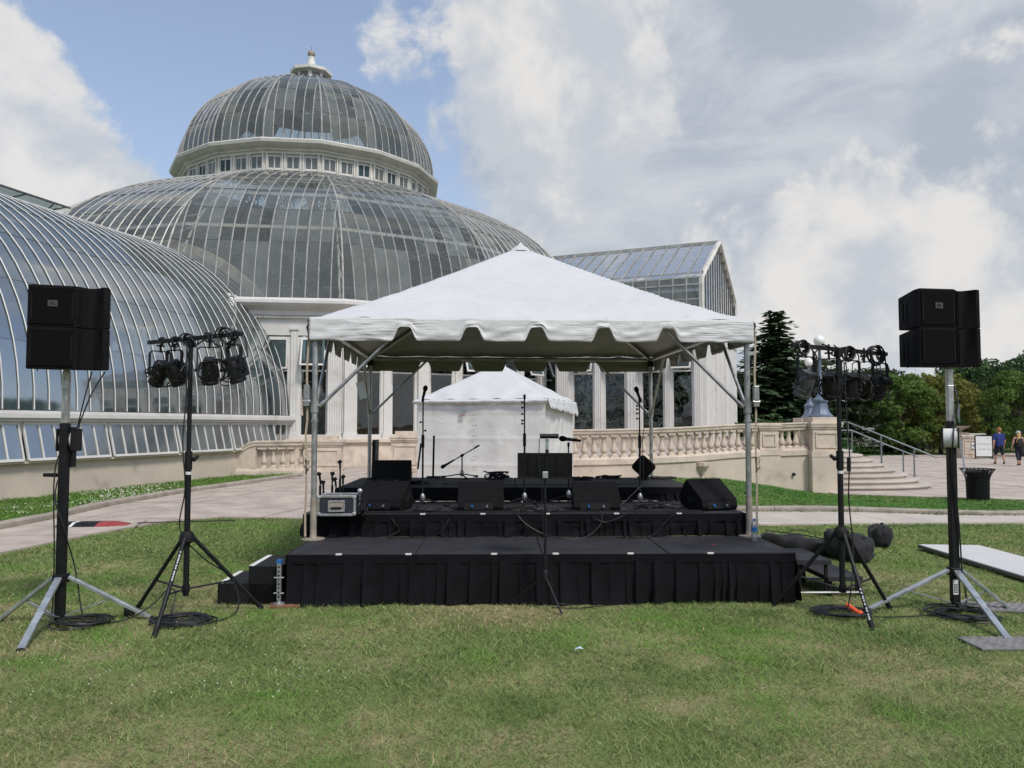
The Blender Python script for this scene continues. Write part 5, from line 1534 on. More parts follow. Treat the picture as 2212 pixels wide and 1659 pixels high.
def crank_stand(label, x, y, feet, zj, ztop, zblk, wz, wyaw, grp):
    r = thing('crank_stand', label, 'stand', (x, y, 0), 0, grp)
    b = Vector((x, y, 0))
    m = MB(); m.box(b + Z * ((.03 + zblk) / 2), (.066, .066, zblk - .03)); m.build('outer_mast', 'black_metal', r, bevel=.006)
    m = MB(); m.box(b + Z * ((zblk + ztop) / 2), (.052, .052, ztop - zblk)); m.box(b + Z * (ztop - .16), (.058, .058, .012)); m.build('inner_mast', 'alu', r, bevel=.006)
    m = MB(); m.tube(b + Z * (ztop - .02), b + Z * (ztop + .05), .022, n=12); m.build('spigot', 'alu_pipe', r, smooth=50)
    m = MB(); m.box(b + Z * zj, (.10, .10, .075)); m.build('leg_collar', 'black_metal', r, bevel=.008)
    for (fx, fy) in feet:
        f = Vector((fx, fy, .012)); d = (f - b); d.z = 0; d.normalize()
        top = b + d * .06 + Z * (zj + .01)
        m = MB(); m.bar(top, f, .026, .052, up=Z.cross(d)); m.build('leg', 'galvanised', r, bevel=.003)
        mid = top.lerp(f, .52)
        m = MB(); m.bar(mid, b + d * .04 + Z * .06, .010, .022, up=Z.cross(d)); m.tube(mid - Z.cross(d) * .03, mid + Z.cross(d) * .03, .008, n=6); m.build('leg_brace', 'galvanised', r)
        m = MB(); m.box(f + Z * -.004, (.05, .05, .02), rotz(math.atan2(d.y, d.x))); m.build('rubber_foot', 'rubber', r)
    M_ = rotz(wyaw)
    wc = b + Z * wz + M_ @ Vector((0, -.085, 0))
    m = MB(); m.lathe([(.085, -.055), (.085, .055)], wc, 20, M=M_ @ Matrix.Rotation(pi / 2, 3, 'Y')); m.build('winch_drum', 'logo_plate' if wyaw == 0 else 'tape_white', r, smooth=40)
    m = MB(); m.box(wc + M_ @ Vector((.062, .02, 0)), (.012, .17, .19), M_); m.build('winch_plate', 'black_metal', r, bevel=.006); m = MB(); m.box(wc + M_ @ Vector((-.062, .02, 0)), (.012, .17, .19), M_); m.build('winch_plate', 'black_metal', r, bevel=.006)
    hub = wc + M_ @ Vector((.075, 0, 0)); end = hub + M_ @ Vector((.03, -.03, -.30))
    m = MB(); m.bar(hub, end, .028, .012, up=M_ @ Vector((1, 0, 0))); m.build('crank_arm', 'galvanised', r)
    m = MB(); m.tube(end, end + M_ @ Vector((.13, 0, 0)), .018, .016, n=12); m.build('crank_handle', 'rubber', r, smooth=50)
    return r
cl = crank_stand('crank stand with pale folding legs carrying the left loudspeakers', LSX, LSY, [(-4.29, 6.76), (-3.585, 5.92), (-3.08, 6.89)], .37, 2.10, 1.66, 1.52, pi, 'crank stands')
crr = crank_stand('crank stand with pale folding legs carrying the right loudspeakers', RSX, RSY, [(3.18, 7.2), (3.78, 6.17), (4.42, 7.17)], .335, 2.16, 1.68, 1.53, R(-30), 'crank stands')
m = MB(); m.box((LSX + .0, LSY + .065, 1.46), (.10, .07, .34)); m.build('winch_housing', 'black_metal', cl, bevel=.008)
m = MB(); m.box((RSX - .012, RSY - .034, .20), (.045, .003, .13)); m.build('barcode_label', 'tape_white', crr)
for i in range(6):
    m = MB(); m.box((RSX - .012, RSY - .0365, .155 + .014 * i), (.036, .002, .006)); m.build('barcode_line', 'print_black', crr)

# ---------------------------------------------------------------- light stands
def light_stand(label, x, y, feet, zc, zb, t0, t1, zt, grp, letters=None):
    r = thing('light_stand', label, 'stand', (x, y, 0), 0, grp)
    b = Vector((x, y, 0))
    m = MB(); m.tube(b + Z * .19, b + Z * 1.36, .0245, n=14); m.build('lower_tube', 'black_metal', r, smooth=50)
    m = MB(); m.tube(b + Z * 1.30, b + Z * (zt - .02), .0195, n=14); m.build('upper_tube', 'black_metal', r, smooth=50)
    m = MB(); m.tube(b + Z * 1.26, b + Z * 1.42, .031, n=14); m.build('clutch', 'rubber', r, smooth=50)
    m = MB(); kx = .07 if x < 0 else -.07; m.tube(b + Z * 1.36, b + Vector((kx, -.01, 1.36)), .012, n=8); m.tube(b + Vector((kx * .8, -.03, 1.345)), b + Vector((kx * .95, .03, 1.375)), .016, n=8); m.build('wing_knob', 'rubber', r, smooth=50)
    m = MB(); m.tube(b + Z * 1.22, b + Z * 1.245, .0262, n=14); m.build('white_band', 'tape_white', r, smooth=50)
    m = MB(); m.lathe([(.03, -.05), (.06, -.03), (.062, .02), (.045, .05), (.03, .06)], b + Z * zc, 14); m.build('leg_collar', 'rubber', r, smooth=40)
    m = MB(); m.tube(b + Z * (zb - .03), b + Z * (zb + .03), .032, n=12); m.build('brace_collar', 'rubber', r, smooth=50)
    for i, (fx, fy) in enumerate(feet):
        f = Vector((fx, fy, .02)); d = f - b; d.z = 0; d.normalize(); top = b + d * .05 + Z * zc
        m = MB(); m.tube(top, f, .0175, n=12); lo = m.build('leg', 'black_metal', r, smooth=50)
        m = MB(); k = .93; m.tube(top.lerp(f, k), f + (f - top).normalized() * .02, .022, n=12); m.build('rubber_foot', 'rubber', lo, smooth=50)
        mid = top.lerp(f, .60)
        m = MB(); m.bar(mid, b + d * .03 + Z * zb, .010, .022, up=Z.cross(d)); m.build('leg_brace', 'black_metal', r)
        if letters and i == letters[0]:
            ax = (f - top).normalized(); side_ = (Vector((0, 0, CAM_H)) - mid); side_ = (side_ - ax * side_.dot(ax)).normalized(); ysd = side_.cross(ax)
            s_ = letters[1]
            while s_ < letters[2]:
                p = top + ax * s_ + side_ * .0172
                M_ = Matrix((ysd, side_, ax)).transposed(); m = MB(); q = rng.choice((.010, .014, .018))
                m.box(p, (.012, .003, q), M_); m.box(p + ax * .003 + ysd * .004, (.005, .0034, .012), M_); m.build('stencil_mark', 'print_white', lo)
                s_ += q + rng.choice((.006, .007, .018))
    t0, t1 = Vector((*t0, zt)), Vector((*t1, zt))
    m = MB(); m.bar(t0, t1, .035, .035); m.build('cross_bar', 'black_metal', r, bevel=.003)
    m = MB(); m.box(b + Z * (zt - .03), (.05, .05, .08), rotz(math.atan2((t1 - t0).y, (t1 - t0).x))); m.build('bar_bracket', 'rubber', r, bevel=.005)
    return r, t0, t1
lgl, L0, L1 = light_stand('black tripod light stand with cross bar left of the stage', -2.785, 6.9, [(-3.34, 7.22), (-2.77, 6.28), (-2.25, 7.24)], .68, .25, (-3.31, 7.25), (-2.22, 6.53), 2.395, 'tripod light stands', (1, .14, .42))
lgr, R0, R1 = light_stand('black tripod light stand with cross bar right of the stage', 2.885, 7.05, [(2.39, 7.36), (2.89, 6.5), (3.37, 7.22)], .70, .22, (2.34, 6.65), (3.55, 7.55), 2.315, 'tripod light stands', (1, .52, .80))

def par_light(label, p, yaw, tilt, grp, bodymat='black_metal', s=1.0, drop=.12):
    """flat LED can in a U yoke below a hook clamp"""
    r = thing('par_light', label, 'stage light', p, yaw, grp)
    m = MB(); m.path([(0, -.012, -.045), (0, -.03, -.02), (0, -.026, .018), (0, 0, .03), (0, .026, .02)], .011, 6); m.tube((0, 0, -.10), (0, 0, -.03), .010, n=8); m.tube((-.035, 0, -.04), (.035, 0, -.04), .008, n=8); m.build('hook_clamp', 'black_metal', r, world=False)
    zt = -.09; zb = zt - drop * s; w = .085 * s
    m = MB(); pts = [(-w, 0, zb), (-w, 0, zt - .02), (-w + .02, 0, zt), (w - .02, 0, zt), (w, 0, zt - .02), (w, 0, zb)]
    for a_, b_ in zip(pts[:-1], pts[1:]): m.bar(a_, b_, .008, .030, up=(0, 1, 0))
    m.build('yoke', 'black_metal', r, world=False)
    M_ = Matrix.Rotation(tilt, 3, 'X'); c = Vector((0, 0, zb))
    m = MB(); m.lathe([(.02, .065), (.040, .06), (.052, .03), (.056, -.075), (.060, -.08), (.060, -.10), (.054, -.10), (.050, -.07), (.01, -.07)], c, 16, M=M_); m.box(c + M_ @ Vector((.01, .055, -.005)), (.085, .045, .13), M_); m.box(c + M_ @ Vector((0, .02, .07)), (.07, .08, .03), M_); bo = m.build('can', bodymat, r, world=False, smooth=35)
    bo.data.transform(Matrix.Translation(c) @ Matrix.Scale(s, 4) @ Matrix.Translation(-c))
    m = MB()
    for k in range(5): m.box(c + M_ @ Vector(((k - 2) * .018 * s, 0, .065 * s)), (.005, .09 * s, .035 * s), M_)
    m.build('heat_sink', bodymat, r, world=False)
    for sx in (-1, 1):
        m = MB(); m.tube(c + Vector((sx * (w - .012), 0, 0)), c + Vector((sx * (w + .02), 0, 0)), .014, n=10); m.build('tilt_knob', 'rubber', r, world=False, smooth=50)
    for (dx, dy) in ((.03, .03), (-.03, .02)):
        m = MB(); m.tube(c + M_ @ Vector((dx * s, dy * s, .045 * s)), c + M_ @ Vector((dx * s, dy * s, .085 * s)), .010, n=8); m.build('socket', 'galvanised', r, world=False)
    q = random.Random(hash(label) % 1000); 
    for k in range(6):
        ra = q.uniform(.04, .085); m = MB(); cx, cy, cz = q.uniform(-.08, .08), q.uniform(-.05, .06), zb - q.uniform(-.03, .05); a0 = q.uniform(0, 6)
        m.path([Vector((cx + ra * cos(a0 + 2 * pi * i / 18), cy + .03 * sin(i * .9 + k), cz + ra * 1.2 * sin(a0 + 2 * pi * i / 18))) for i in range(17)], .006, 5); m.build('cable_loop', 'cable', r, world=False)
    m = MB(); m.path([(w * .5, .02, zb + .06), (w * 1.4, .04, zb + .10), (w * 1.2, .03, zt + .05), (.04, 0, .03)], .006, 5); m.build('lead', 'cable', r, world=False)
    return r
lx = [('outermost left stage light, tilted outwards on the left cross bar', .14, .9, .7), ('stage light just left of the mast on the left cross bar', .30, -.5, .55), ('stage light just right of the mast on the left cross bar', .68, .2, .45), ('stage light at the right end of the left cross bar', .93, -.7, .40)]
for lab, k, yw, ti in lx: par_light(lab, L0.lerp(L1, k), yw, ti, 'lights on the left cross bar', drop=.17, s=1.15)
rx = [('grey stage light at the left end of the right cross bar', .13, .5, .5, 'logo_plate'), ('stage light midway left of the mast on the right cross bar', .36, -.5, .6, 'black_metal'), ('stage light just right of the mast on the right cross bar', .58, .3, .5, 'black_metal'), ('second stage light right of the mast on the right cross bar', .74, -.4, .8, 'black_metal'), ('stage light at the right end of the right cross bar', .92, .5, .6, 'black_metal')]
for lab, k, yw, ti, bm_ in rx: par_light(lab, R0.lerp(R1, k), yw, ti, 'lights on the right cross bar', bm_, drop=.19, s=1.2)
def bar_cable(label, a, b, seed, n=5, grp='cables wrapped on cross bars'):
    q = random.Random(seed); pts = []
    for i in range(90):
        k = i / 89; p = a.lerp(b, k); th = k * n * 2 * pi
        pts.append(p + Vector((.0, .03 * cos(th), .035 * sin(th))) + Vector((.02 * sin(th * 2.1), 0, -.07 * max(0, sin(k * 7 * pi + seed)) ** 2)))
    m = MB(); m.path(pts, .007, 5); tag(m.build('cable', 'cable', loc=tuple(a)), label, 'cable', grp)
bar_cable('black cable wound along the left cross bar', L0.lerp(L1, .12), L0.lerp(L1, .95), 3)
bar_cable('black cable wound along the right cross bar', R0.lerp(R1, .10), R0.lerp(R1, .96), 5)
def hung_coil(label, p, r, n, seed, tilt=0.3):
    q = random.Random(seed); m = MB(); pts = []
    for i in range(n * 18):
        a = 2 * pi * i / 18; rr = r * (1 + .12 * sin(i * .37) + q.uniform(-.03, .03))
        pts.append(Vector(p) + Vector((rr * cos(a) * .9, .05 * sin(i * .21) + tilt * .1 * cos(a), -rr * .8 + rr * sin(a))))
    m.path(pts, .007, 5); tag(m.build('cable_coil', 'cable', loc=tuple(p)), label, 'cable', 'coils hung on cross bars')
hung_coil('coil of cable hung at the left end of the right cross bar', R0.lerp(R1, .09) + Z * .03, .06, 5, 1)
hung_coil('big coil of cable hung at the right end of the right cross bar', R0.lerp(R1, .87) + Z * .05, .085, 7, 2)
hung_coil('coil of cable hung right of the mast on the right cross bar', R0.lerp(R1, .56) + Z * .02, .06, 6, 3)
hung_coil('coil of cable hung at the right end of the left cross bar', L0.lerp(L1, .84) + Z * .05, .07, 4, 4)
hung_coil('coil of cable hung beside the mast on the left cross bar', L0.lerp(L1, .45) + Z * .03, .055, 4, 6)

# ---------------------------------------------------------------- monitors on the stage
def wedge(label, c, yaw, w=.52, h=.30, d=.42, grp='floor monitors on the middle tier'):
    r = thing('floor_monitor', label, 'speaker', c, yaw, grp)
    prof = [(0, 0), (-.02, .045), (.0, .125), (.30, h), (d + .02, .10), (d - .04, 0)]
    m = MB(); m.loft([[Vector((sx * w / 2, y - d / 2, z + .004)) for y, z in prof] for sx in (-1, 1)]); m.build('cabinet', 'speaker_paint', r, world=False, bevel=.008)
    m = MB(); m.box((-.02, -d / 2 - .014, .062), (w * .62, .012, .075), Matrix.Rotation(R(-8), 3, 'X')); m.build('connector_plate', 'rubber', r, world=False)
    for k, dx in enumerate((-.09, .07)):
        m = MB(); m.tube((dx, -d / 2 - .01, .065), (dx, -d / 2 - .045, .060), .012, n=10); m.build('connector', 'galvanised' if k else 'blue_plastic', r, world=False, smooth=50)
    for dx in (-.035, .035):
        n_ = Vector((0, -(h - .125), .30)).normalized(); p = Vector((dx, -d / 2 + .16, .125 + (h - .125) * .16 / .30 + .004)); m = MB(); m.lathe([(.007, 0), (.007, .003)], p, 8, M=n_.to_track_quat('Z', 'Y').to_matrix()); m.build('screw', 'rubber', r, world=False)
    for sx in (-1, 1):
        m = MB(); m.box((sx * (w / 2 + .001), .02, .12), (.008, .13, .05), Matrix.Rotation(R(30), 3, 'X')); m.build('side_handle', 'rubber', r, world=False, bevel=.003)
    m = MB(); n_ = Vector((0, h - .10, .12)).normalized(); m.box((0, .22 - .01, .20), (w - .05, .22, .012), Matrix.Rotation(R(-58), 3, 'X')); m.build('grille', 'grille', r, world=False)
    return r
def on2(u, v, z=Z2): p = gnd(u, v, z); return (p.x, p.y, z)
wedge('black floor monitor beside the metal-edged case', (-1.42, 8.98, Z2), R(-12), w=.52, h=.31)
wedge('black floor monitor behind the music stand, left of centre', (-.345, 8.93, Z2), R(1), w=.50)
wedge('black floor monitor right of the music stand', (.925, 8.93, Z2), R(-1), w=.51)
wedge('black floor monitor turned inward at the right end of the middle tier', (2.20, 9.02, Z2), R(22), w=.46, h=.33)
b4 = wedge('black monitor raised on the back tier, tilted up at the left', (-1.53, 10.25, Z3), R(2), w=.47, h=.31, d=.36, grp='monitors on the back tier')
# small diamond-set monitor at the back right
dm = thing('floor_monitor', 'small black monitor standing on its corner at the back right', 'speaker', (1.83, 11.2, Z3), R(-5), 'monitors on the back tier')
M_ = Matrix.Rotation(R(42), 3, 'Y')
def rr_(w, h, r=.05):
    o = []
    for cx, cz, a0 in ((w / 2 - r, h / 2 - r, 0), (-w / 2 + r, h / 2 - r, 90), (-w / 2 + r, -h / 2 + r, 180), (w / 2 - r, -h / 2 + r, 270)):
        o += [(cx + r * cos(R(a0 + k * 30)), cz + r * sin(R(a0 + k * 30))) for k in range(4)]
    return o
zz = .185
m = MB(); m.loft([[Vector((0, y, zz)) + M_ @ Vector((x * s, 0, z * s)) for x, z in rr_(.27, .25)] for y, s in ((-.13, .9), (-.12, 1), (.12, .85), (.13, .75))]); m.build('cabinet', 'speaker_paint', dm, world=False, smooth=40)
m = MB(); m.loft([[Vector((0, y, zz)) + M_ @ Vector((x, 0, z)) for x, z in rr_(.22, .20)] for y in (-.138, -.128)]); m.build('grille', 'grille', dm, world=False)
m = MB(); m.box((0, 0, .02), (.15, .2, .04)); m.build('cradle', 'rubber', dm, world=False)

# upright black panels at the back
for lab, u, v0, v1, Y, w_ in (('tall thin black upright panel behind the left monitor', 811, 950, 1040, 11.3, .045), ('thin black upright rod in front of the small tent', 937, 941, 1030, 11.6, .028)):
    a_, b_ = at(u, v1, Y), at(u - 1, v0, Y)
    r = thing('upright_panel', lab, 'panel', (a_.x, Y, Z3), 0)
    m = MB(); m.box(((a_.x + b_.x) / 2, Y, (Z3 + b_.z) / 2), (w_, .30 if w_ > .04 else .028, b_.z - Z3), Matrix.Rotation(R(1.0), 3, 'Y')); m.build('board', 'black_paint', r, bevel=.004)
    m = MB(); m.box((a_.x, Y, Z3 + .012), (.2, .2, .02)); m.build('foot', 'black_paint', r)

# ---------------------------------------------------------------- microphones and stands
def tripod_base(r, z0, L, ang0, hub_z=.10, n=3):
    for k in range(n):
        a = ang0 + 2 * pi * k / n; d = Vector((cos(a), sin(a), 0))
        m = MB(); m.tube(d * .02 + Z * hub_z, d * L + Z * .014, .0085, n=8); lo = m.build('leg', 'black_metal', r, world=False, smooth=50)
        m = MB(); m.tube(d * (L - .05) + Z * .020, d * (L + .012) + Z * .014, .015, n=8); m.build('rubber_foot', 'rubber', lo, world=False, smooth=50)
    m = MB(); m.lathe([(.018, hub_z - .035), (.032, hub_z - .01), (.028, hub_z + .03), (.014, hub_z + .06)], n=12); m.build('hub', 'alu_pipe', r, world=False, smooth=50)
def mic_stand(label, c, H, ang0, grp, clip=True, gear=(), lean=0):
    r = thing('microphone_stand', label, 'stand', c, 0, grp)
    tripod_base(r, 0, .31, ang0)
    m = MB(); m.tube((0, 0, .06), (0, 0, H * .62), .0115, n=10); m.build('lower_tube', 'black_metal', r, world=False, smooth=50)
    m = MB(); m.tube((0, 0, H * .60), (lean, 0, H), .0085, n=10); m.build('upper_tube', 'black_metal', r, world=False, smooth=50)
    m = MB(); m.tube((0, 0, H * .56), (0, 0, H * .68), .018, n=10); m.build('clutch', 'rubber', r, world=False, smooth=50)
    for z_, sx in gear:
        m = MB(); m.tube((0, 0, z_), (sx * .03, 0, z_), .007, n=6); m.tube((sx * .03, 0, z_ - .012), (sx * .03, 0, z_ + .012), .009, n=6); m.build('thumb_screw', 'rubber', r, world=False)
    if clip:
        m = MB(); m.tube((lean, 0, H), (lean, -.01, H + .05), .013, .016, n=8); m.build('mic_clip', 'rubber', r, world=False, smooth=50)
    return r
def microphone(label, p, d, grp='vocal microphones', big=False):
    p = Vector(p); d = Vector(d).normalized(); M_ = d.to_track_quat('Z', 'Y').to_matrix()
    r = thing('microphone', label, 'microphone', p, 0, grp)
    s = 1.25 if big else 1
    m = MB(); m.lathe([(.008 * s, -.10 * s), (.012 * s, -.10 * s), (.018 * s, .05 * s), (.020 * s, .055 * s)], p, 14, M=M_); m.build('handle', 'black_metal', r, smooth=40)
    m = MB(); m.lathe([(.019 * s, .055 * s), (.026 * s, .065 * s), (.028 * s, .085 * s), (.024 * s, .105 * s), (.013 * s, .118 * s), (.002, .121 * s)], p, 14, M=M_); m.build('grille_head', 'grille', r, smooth=70)
def mst(u, Y, vtop, z0): b = at(u, vtop, Y); return b.x, b.z - z0
gl = ((1.02, -1), (1.12, -1), (.95, -1), (1.18, 1))
x_, H_ = mst(914, 9.15, 866, Z2); mic_stand('tall mic stand with microphone in front of the small tent, left', (x_, 9.15, Z2), H_, .4, 'mic stands on the stage', gear=((H_ * .8, -1), (H_ * .72, 1)))
microphone('microphone on the left tall stand', (x_ + .01, 9.14, Z2 + H_ + .075), (.25, -.55, .8))
m = MB(); m.bar((x_ - .02, 9.14, Z2 + H_ * .60), (x_ - .055, 9.14, Z2 + H_ * .36), .020, .020); tag(m.build('spare_clip', 'rubber'), 'black folded boom hanging on the left tall mic stand', 'boom')
x_, H_ = mst(1133, 9.25, 862, Z2); mic_stand('tall mic stand without microphone at centre stage', (x_, 9.25, Z2), H_, 1.1, 'mic stands on the stage', gear=((H_ * .97, -1), (H_ * .92, -1), (H_ * .80, -1), (H_ * .77, -1), (H_ * .86, -1)))
x_, H_ = mst(1381, 9.2, 868, Z2); mic_stand('tall mic stand with microphone right of centre stage', (x_, 9.2, Z2), H_, .2, 'mic stands on the stage', gear=((H_ * .96, -1), (H_ * .93, -1), (H_ * .89, -1), (H_ * .84, -1)))
microphone('microphone on the right tall stand', (x_ - .01, 9.19, Z2 + H_ + .075), (-.35, -.5, .75))
m = MB(); m.path([(x_ + .012, 9.17, Z2 + H_ + .05), (x_ + .05, 9.16, Z2 + H_ - .03), (x_ + .055, 9.17, Z2 + H_ * .8), (x_ + .03, 9.18, Z2 + H_ * .62), (x_ + .04, 9.18, Z2 + H_ * .3), (x_ + .015, 9.18, Z2 + .25), (x_ - .2, 9.1, Z2 + .06), (x_ - .3, 9.05, Z2 + .01)], .004, 5); tag(m.build('cable', 'cable'), 'microphone cable trailing down the right tall mic stand', 'cable')
x_, H_ = mst(1228, 9.6, 965, Z2); mic_stand('short mic stand with fat microphone behind the music stand', (x_, 9.6, Z2), H_, .9, 'mic stands on the stage')
microphone('fat black microphone lying level on the short stand', (x_ + .03, 9.6, Z2 + H_ + .085), (-1, -.25, .12), big=True)
# low drum mic with boom on the back tier
p = gnd(998, 1033, Z3); dmk = thing('boom_stand', 'low microphone boom stand in front of the small tent', 'stand', (p.x, p.y, Z3))
tripod_base(dmk, 0, .30, 2.9, .06)
m = MB(); m.tube((0, 0, .05), (0, 0, .33), .010, n=8); m.build('tube', 'black_metal', dmk, world=False, smooth=50)
m = MB(); m.tube((-.14, 0, .245), (.245, 0, .47), .0075, n=8); m.tube((.17, 0, .426), (.25, 0, .473), .012, n=8); m.build('boom', 'black_metal', dmk, world=False, smooth=50)
m = MB(); m.tube((-.02, 0, .31), (.02, 0, .34), .02, n=8); m.build('boom_clutch', 'rubber', dmk, world=False, smooth=50)
microphone('microphone on the low boom stand', (p.x - .20, p.y, Z3 + .21), (-.85, -.1, -.5))

# music stand on the grass
px_, py_ = .297, 7.20
msd = thing('music_stand', 'black music stand with clip lamp on the grass before the stage', 'music stand', (px_, py_, 0))
for (fx, fy) in ((-.33, .19), (.135, -.21), (.25, .16)):
    if (fx, fy) == (.25, .16): fx, fy = .06, .17
    m = MB(); m.tube((0, 0, .30), (fx, fy, .014), .0095, n=8); m.build('leg', 'black_metal', msd, world=False, smooth=50)
m = MB(); m.lathe([(.03, -.02), (.034, .03), (.018, .07)], (0, 0, .29), 10); m.build('hub', 'black_metal', msd, world=False, smooth=50)
m = MB(); m.tube((0, 0, .28), (0, 0, .80), .013, n=10); m.tube((0, 0, .76), (0, 0, 1.22), .010, n=10); m.tube((0, 0, .72), (0, 0, .80), .019, n=10); m.build('mast', 'black_metal', msd, world=False, smooth=50)
M_ = Matrix.Rotation(R(12), 3, 'X')
m = MB(); m.box((0, .03, 1.285), (.495, .006, .225), M_); m.box((0, .008, 1.172), (.495, .06, .006), M_); m.build('desk', 'black_paint', msd, world=False, bevel=.002)
for dx in (-.15, .0, .1):
    m = MB(); m.box((dx, .024, 1.285), (.006, .006, .16), M_); m.build('desk_rib', 'black_metal', msd, world=False)
m = MB(); m.box((0, -.01, 1.20), (.05, .05, .06)); m.build('tilt_bracket', 'galvanised', msd, world=False, bevel=.005)
m = MB(); m.box((.02, .04, 1.46), (.032, .012, .12)); m.build('lamp_arm', 'galvanised', msd, world=False)
m = MB(); m.box((.02, .04, 1.40), (.03, .03, .05)); m.build('lamp_clip', 'rubber', msd, world=False, bevel=.004)
m = MB(); m.loft([[Vector((-.065, 0, 0)) + Vector((.02, .03 + .03 * cos(a), 1.54 + .026 * sin(a))) for a in [R(-40 + 26 * k) for k in range(9)]], [Vector((.105, 0, 0)) + Vector((.02, .03 + .03 * cos(a), 1.54 + .026 * sin(a))) for a in [R(-40 + 26 * k) for k in range(9)]]]); m.build('lamp_shade', 'black_metal', msd, world=False, smooth=50)
m = MB(); m.path([(-.05, .03, 1.52), (-.055, .0, 1.40), (-.05, -.01, 1.25), (-.03, -.02, 1.1), (-.02, -.02, .7), (.03, .0, .35), (.10, .05, .05), (.3, .12, .02)], .004, 5); m.build('lamp_cable', 'cable', msd, world=False)

# collapsed stands with clips behind the case
for i, (u, vt, lab) in enumerate(((692, 1022, 'leftmost'), (699, 1040, 'second'), (718, 1021, 'third'), (726, 1033, 'fourth'), (735, 996, 'tallest, nearly rightmost'), (741, 1028, 'rightmost, short'))):
    p = at(u, vt, 9.25); r = thing('collapsed_stand', lab + ' of the collapsed stands standing behind the metal-edged case', 'stand', (p.x, 9.25, Z2), 0, 'collapsed stands behind the case')
    hgt = p.z - Z2
    m = MB(); m.tube((0, 0, 0), (0, 0, hgt - .06), .009, n=8); m.tube((0, 0, 0), (0, 0, hgt * .62), .014, n=8); m.build('tube', 'black_metal', r, world=False, smooth=50)
    m = MB(); m.tube((0, 0, hgt - .09), (-.006 + .004 * (i % 3), -.01, hgt - .03), .013, n=8); m.box((-.012 + .008 * (i % 3), -.01, hgt - .01), (.045, .03, .04), Matrix.Rotation(.5 - .3 * i, 3, 'Y')); m.build('mic_clip', 'rubber', r, world=False, bevel=.004)

# metal-edged case
p = gnd(722, 1116, Z2); cs = thing('road_case', 'black road case with aluminium edges on the stage left corner', 'case', (p.x + .01, p.y + .05, Z2), R(2))
W_, D_, H_ = .395, .30, .205
m = MB(); m.box((0, D_ / 2, H_ / 2 + .004), (W_ - .01, D_ - .01, H_ - .01)); m.build('panel_box', 'case_panel', cs, world=False)
for x_ in (-1, 1):
    for y_ in (0, 1):
        m = MB(); m.box((x_ * (W_ / 2 - .010), D_ * y_ + (.010 if y_ == 0 else -.010), H_ / 2 + .004), (.026, .026, H_)); m.build('edge_strip', 'alu', cs, world=False, bevel=.003)
        for z_ in (.02, H_ - .012):
            m = MB(); m.box((x_ * (W_ / 2 - .014), D_ * y_ + (.014 if y_ == 0 else -.014), z_), (.042, .042, .036)); m.build('corner_cap', 'alu', cs, world=False, bevel=.008)
for z_ in (.012, H_ - .004):
    for y_ in (0.009, D_ - .009):
        m = MB(); m.box((0, y_, z_), (W_ - .05, .024, .026)); m.build('edge_strip', 'alu', cs, world=False, bevel=.003)
m = MB(); m.box((.02, D_ / 2, H_ + .004), (.03, D_ - .04, .006)); m.box((0, D_ / 2, H_ + .0), (W_ - .04, .02, .004)); m.build('lid_strip', 'alu', cs, world=False)
m = MB()
for a_, b_ in (((-.075, -.002, .05), (.075, -.002, .05)), ((-.075, -.002, .15), (.075, -.002, .15))): m.bar(a_, b_, .012, .018)
for sx in (-1, 1): m.box((sx * .078, -.002, .10), (.018, .012, .115))
ho = m.build('handle_plate', 'alu', cs, world=False, bevel=.004)
m = MB(); m.box((0, .0, .10), (.135, .006, .085)); m.build('handle_recess', 'pipe_dirty', cs, world=False)
m = MB(); m.bar((-.055, -.012, .085), (.055, -.012, .085), .016, .016); m.build('handle_grip', 'rubber', cs, world=False)
m = MB(); m.lathe([(.001, -.03), (.02, -.025), (.028, 0), (.024, .02), (.01, .03)], Vector((p.x + .24, p.y + .12, Z2 + .25)), 14); tag(m.build('microphone', 'alu', smooth=60), 'silver microphone ball beside the road case', 'microphone')
# heap of connectors and cable between the case and the monitor
q = random.Random(5); m = MB(); c = Vector((p.x + .27, p.y + .10, Z2))
for k in range(9):
    pts = [c + Vector((q.uniform(-.05, .05), q.uniform(-.06, .08), q.uniform(.0, .22) * (1 - k / 14))) for _ in range(7)]
    m.path(catmull(pts, 4), .006, 5)
tag(m.build('cable_heap', 'cable', loc=tuple(c)), 'tangled heap of cables beside the road case', 'cables', kind='stuff')

# cables on the stage and the ground
def cable(label, pts, r=.005, grp='loose stage cables', sub=7, wig=.012, seed=0):
    q = random.Random(seed); pp = [Vector(x) + Vector((q.uniform(-wig, wig), q.uniform(-wig, wig), 0)) for x in pts]
    m = MB(); m.path(catmull(pp, sub), r, 5); o = m.build('cable', 'cable', smooth=60); return tag(o, label, 'cable', grp)
z2 = Z2 + .007; z3 = Z3 + .007; z1 = Z1 + .007
fx_, fy_ = sgp(0, 1.11).x, 8.56
for i, (v, lab) in enumerate(((.03, 'thick black cable along the front edge of the middle tier'), (.07, 'second black cable along the middle tier edge'), (.10, 'third black cable along the middle tier edge'))):
    cable(lab, [(sgp(x, 1.11 + v + .02 * sin(3 * x + i)).x, sgp(x, 1.11 + v + .02 * sin(3 * x + i)).y, z2 + .004 * i) for x in [-2.1 + .3 * k for k in range(14)]], .007, seed=i)
cable('cable drooping over the middle tier skirt left of centre', [(-1.6, 8.68, z2), (-1.35, 8.56, z2), (-1.25, 8.50, .62), (-1.18, 8.49, .53), (-1.3, 8.40, z1), (-1.05, 8.42, z1), (-.8, 8.46, z1 + .03), (-.7, 8.5, .60), (-.65, 8.56, z2)], seed=3)
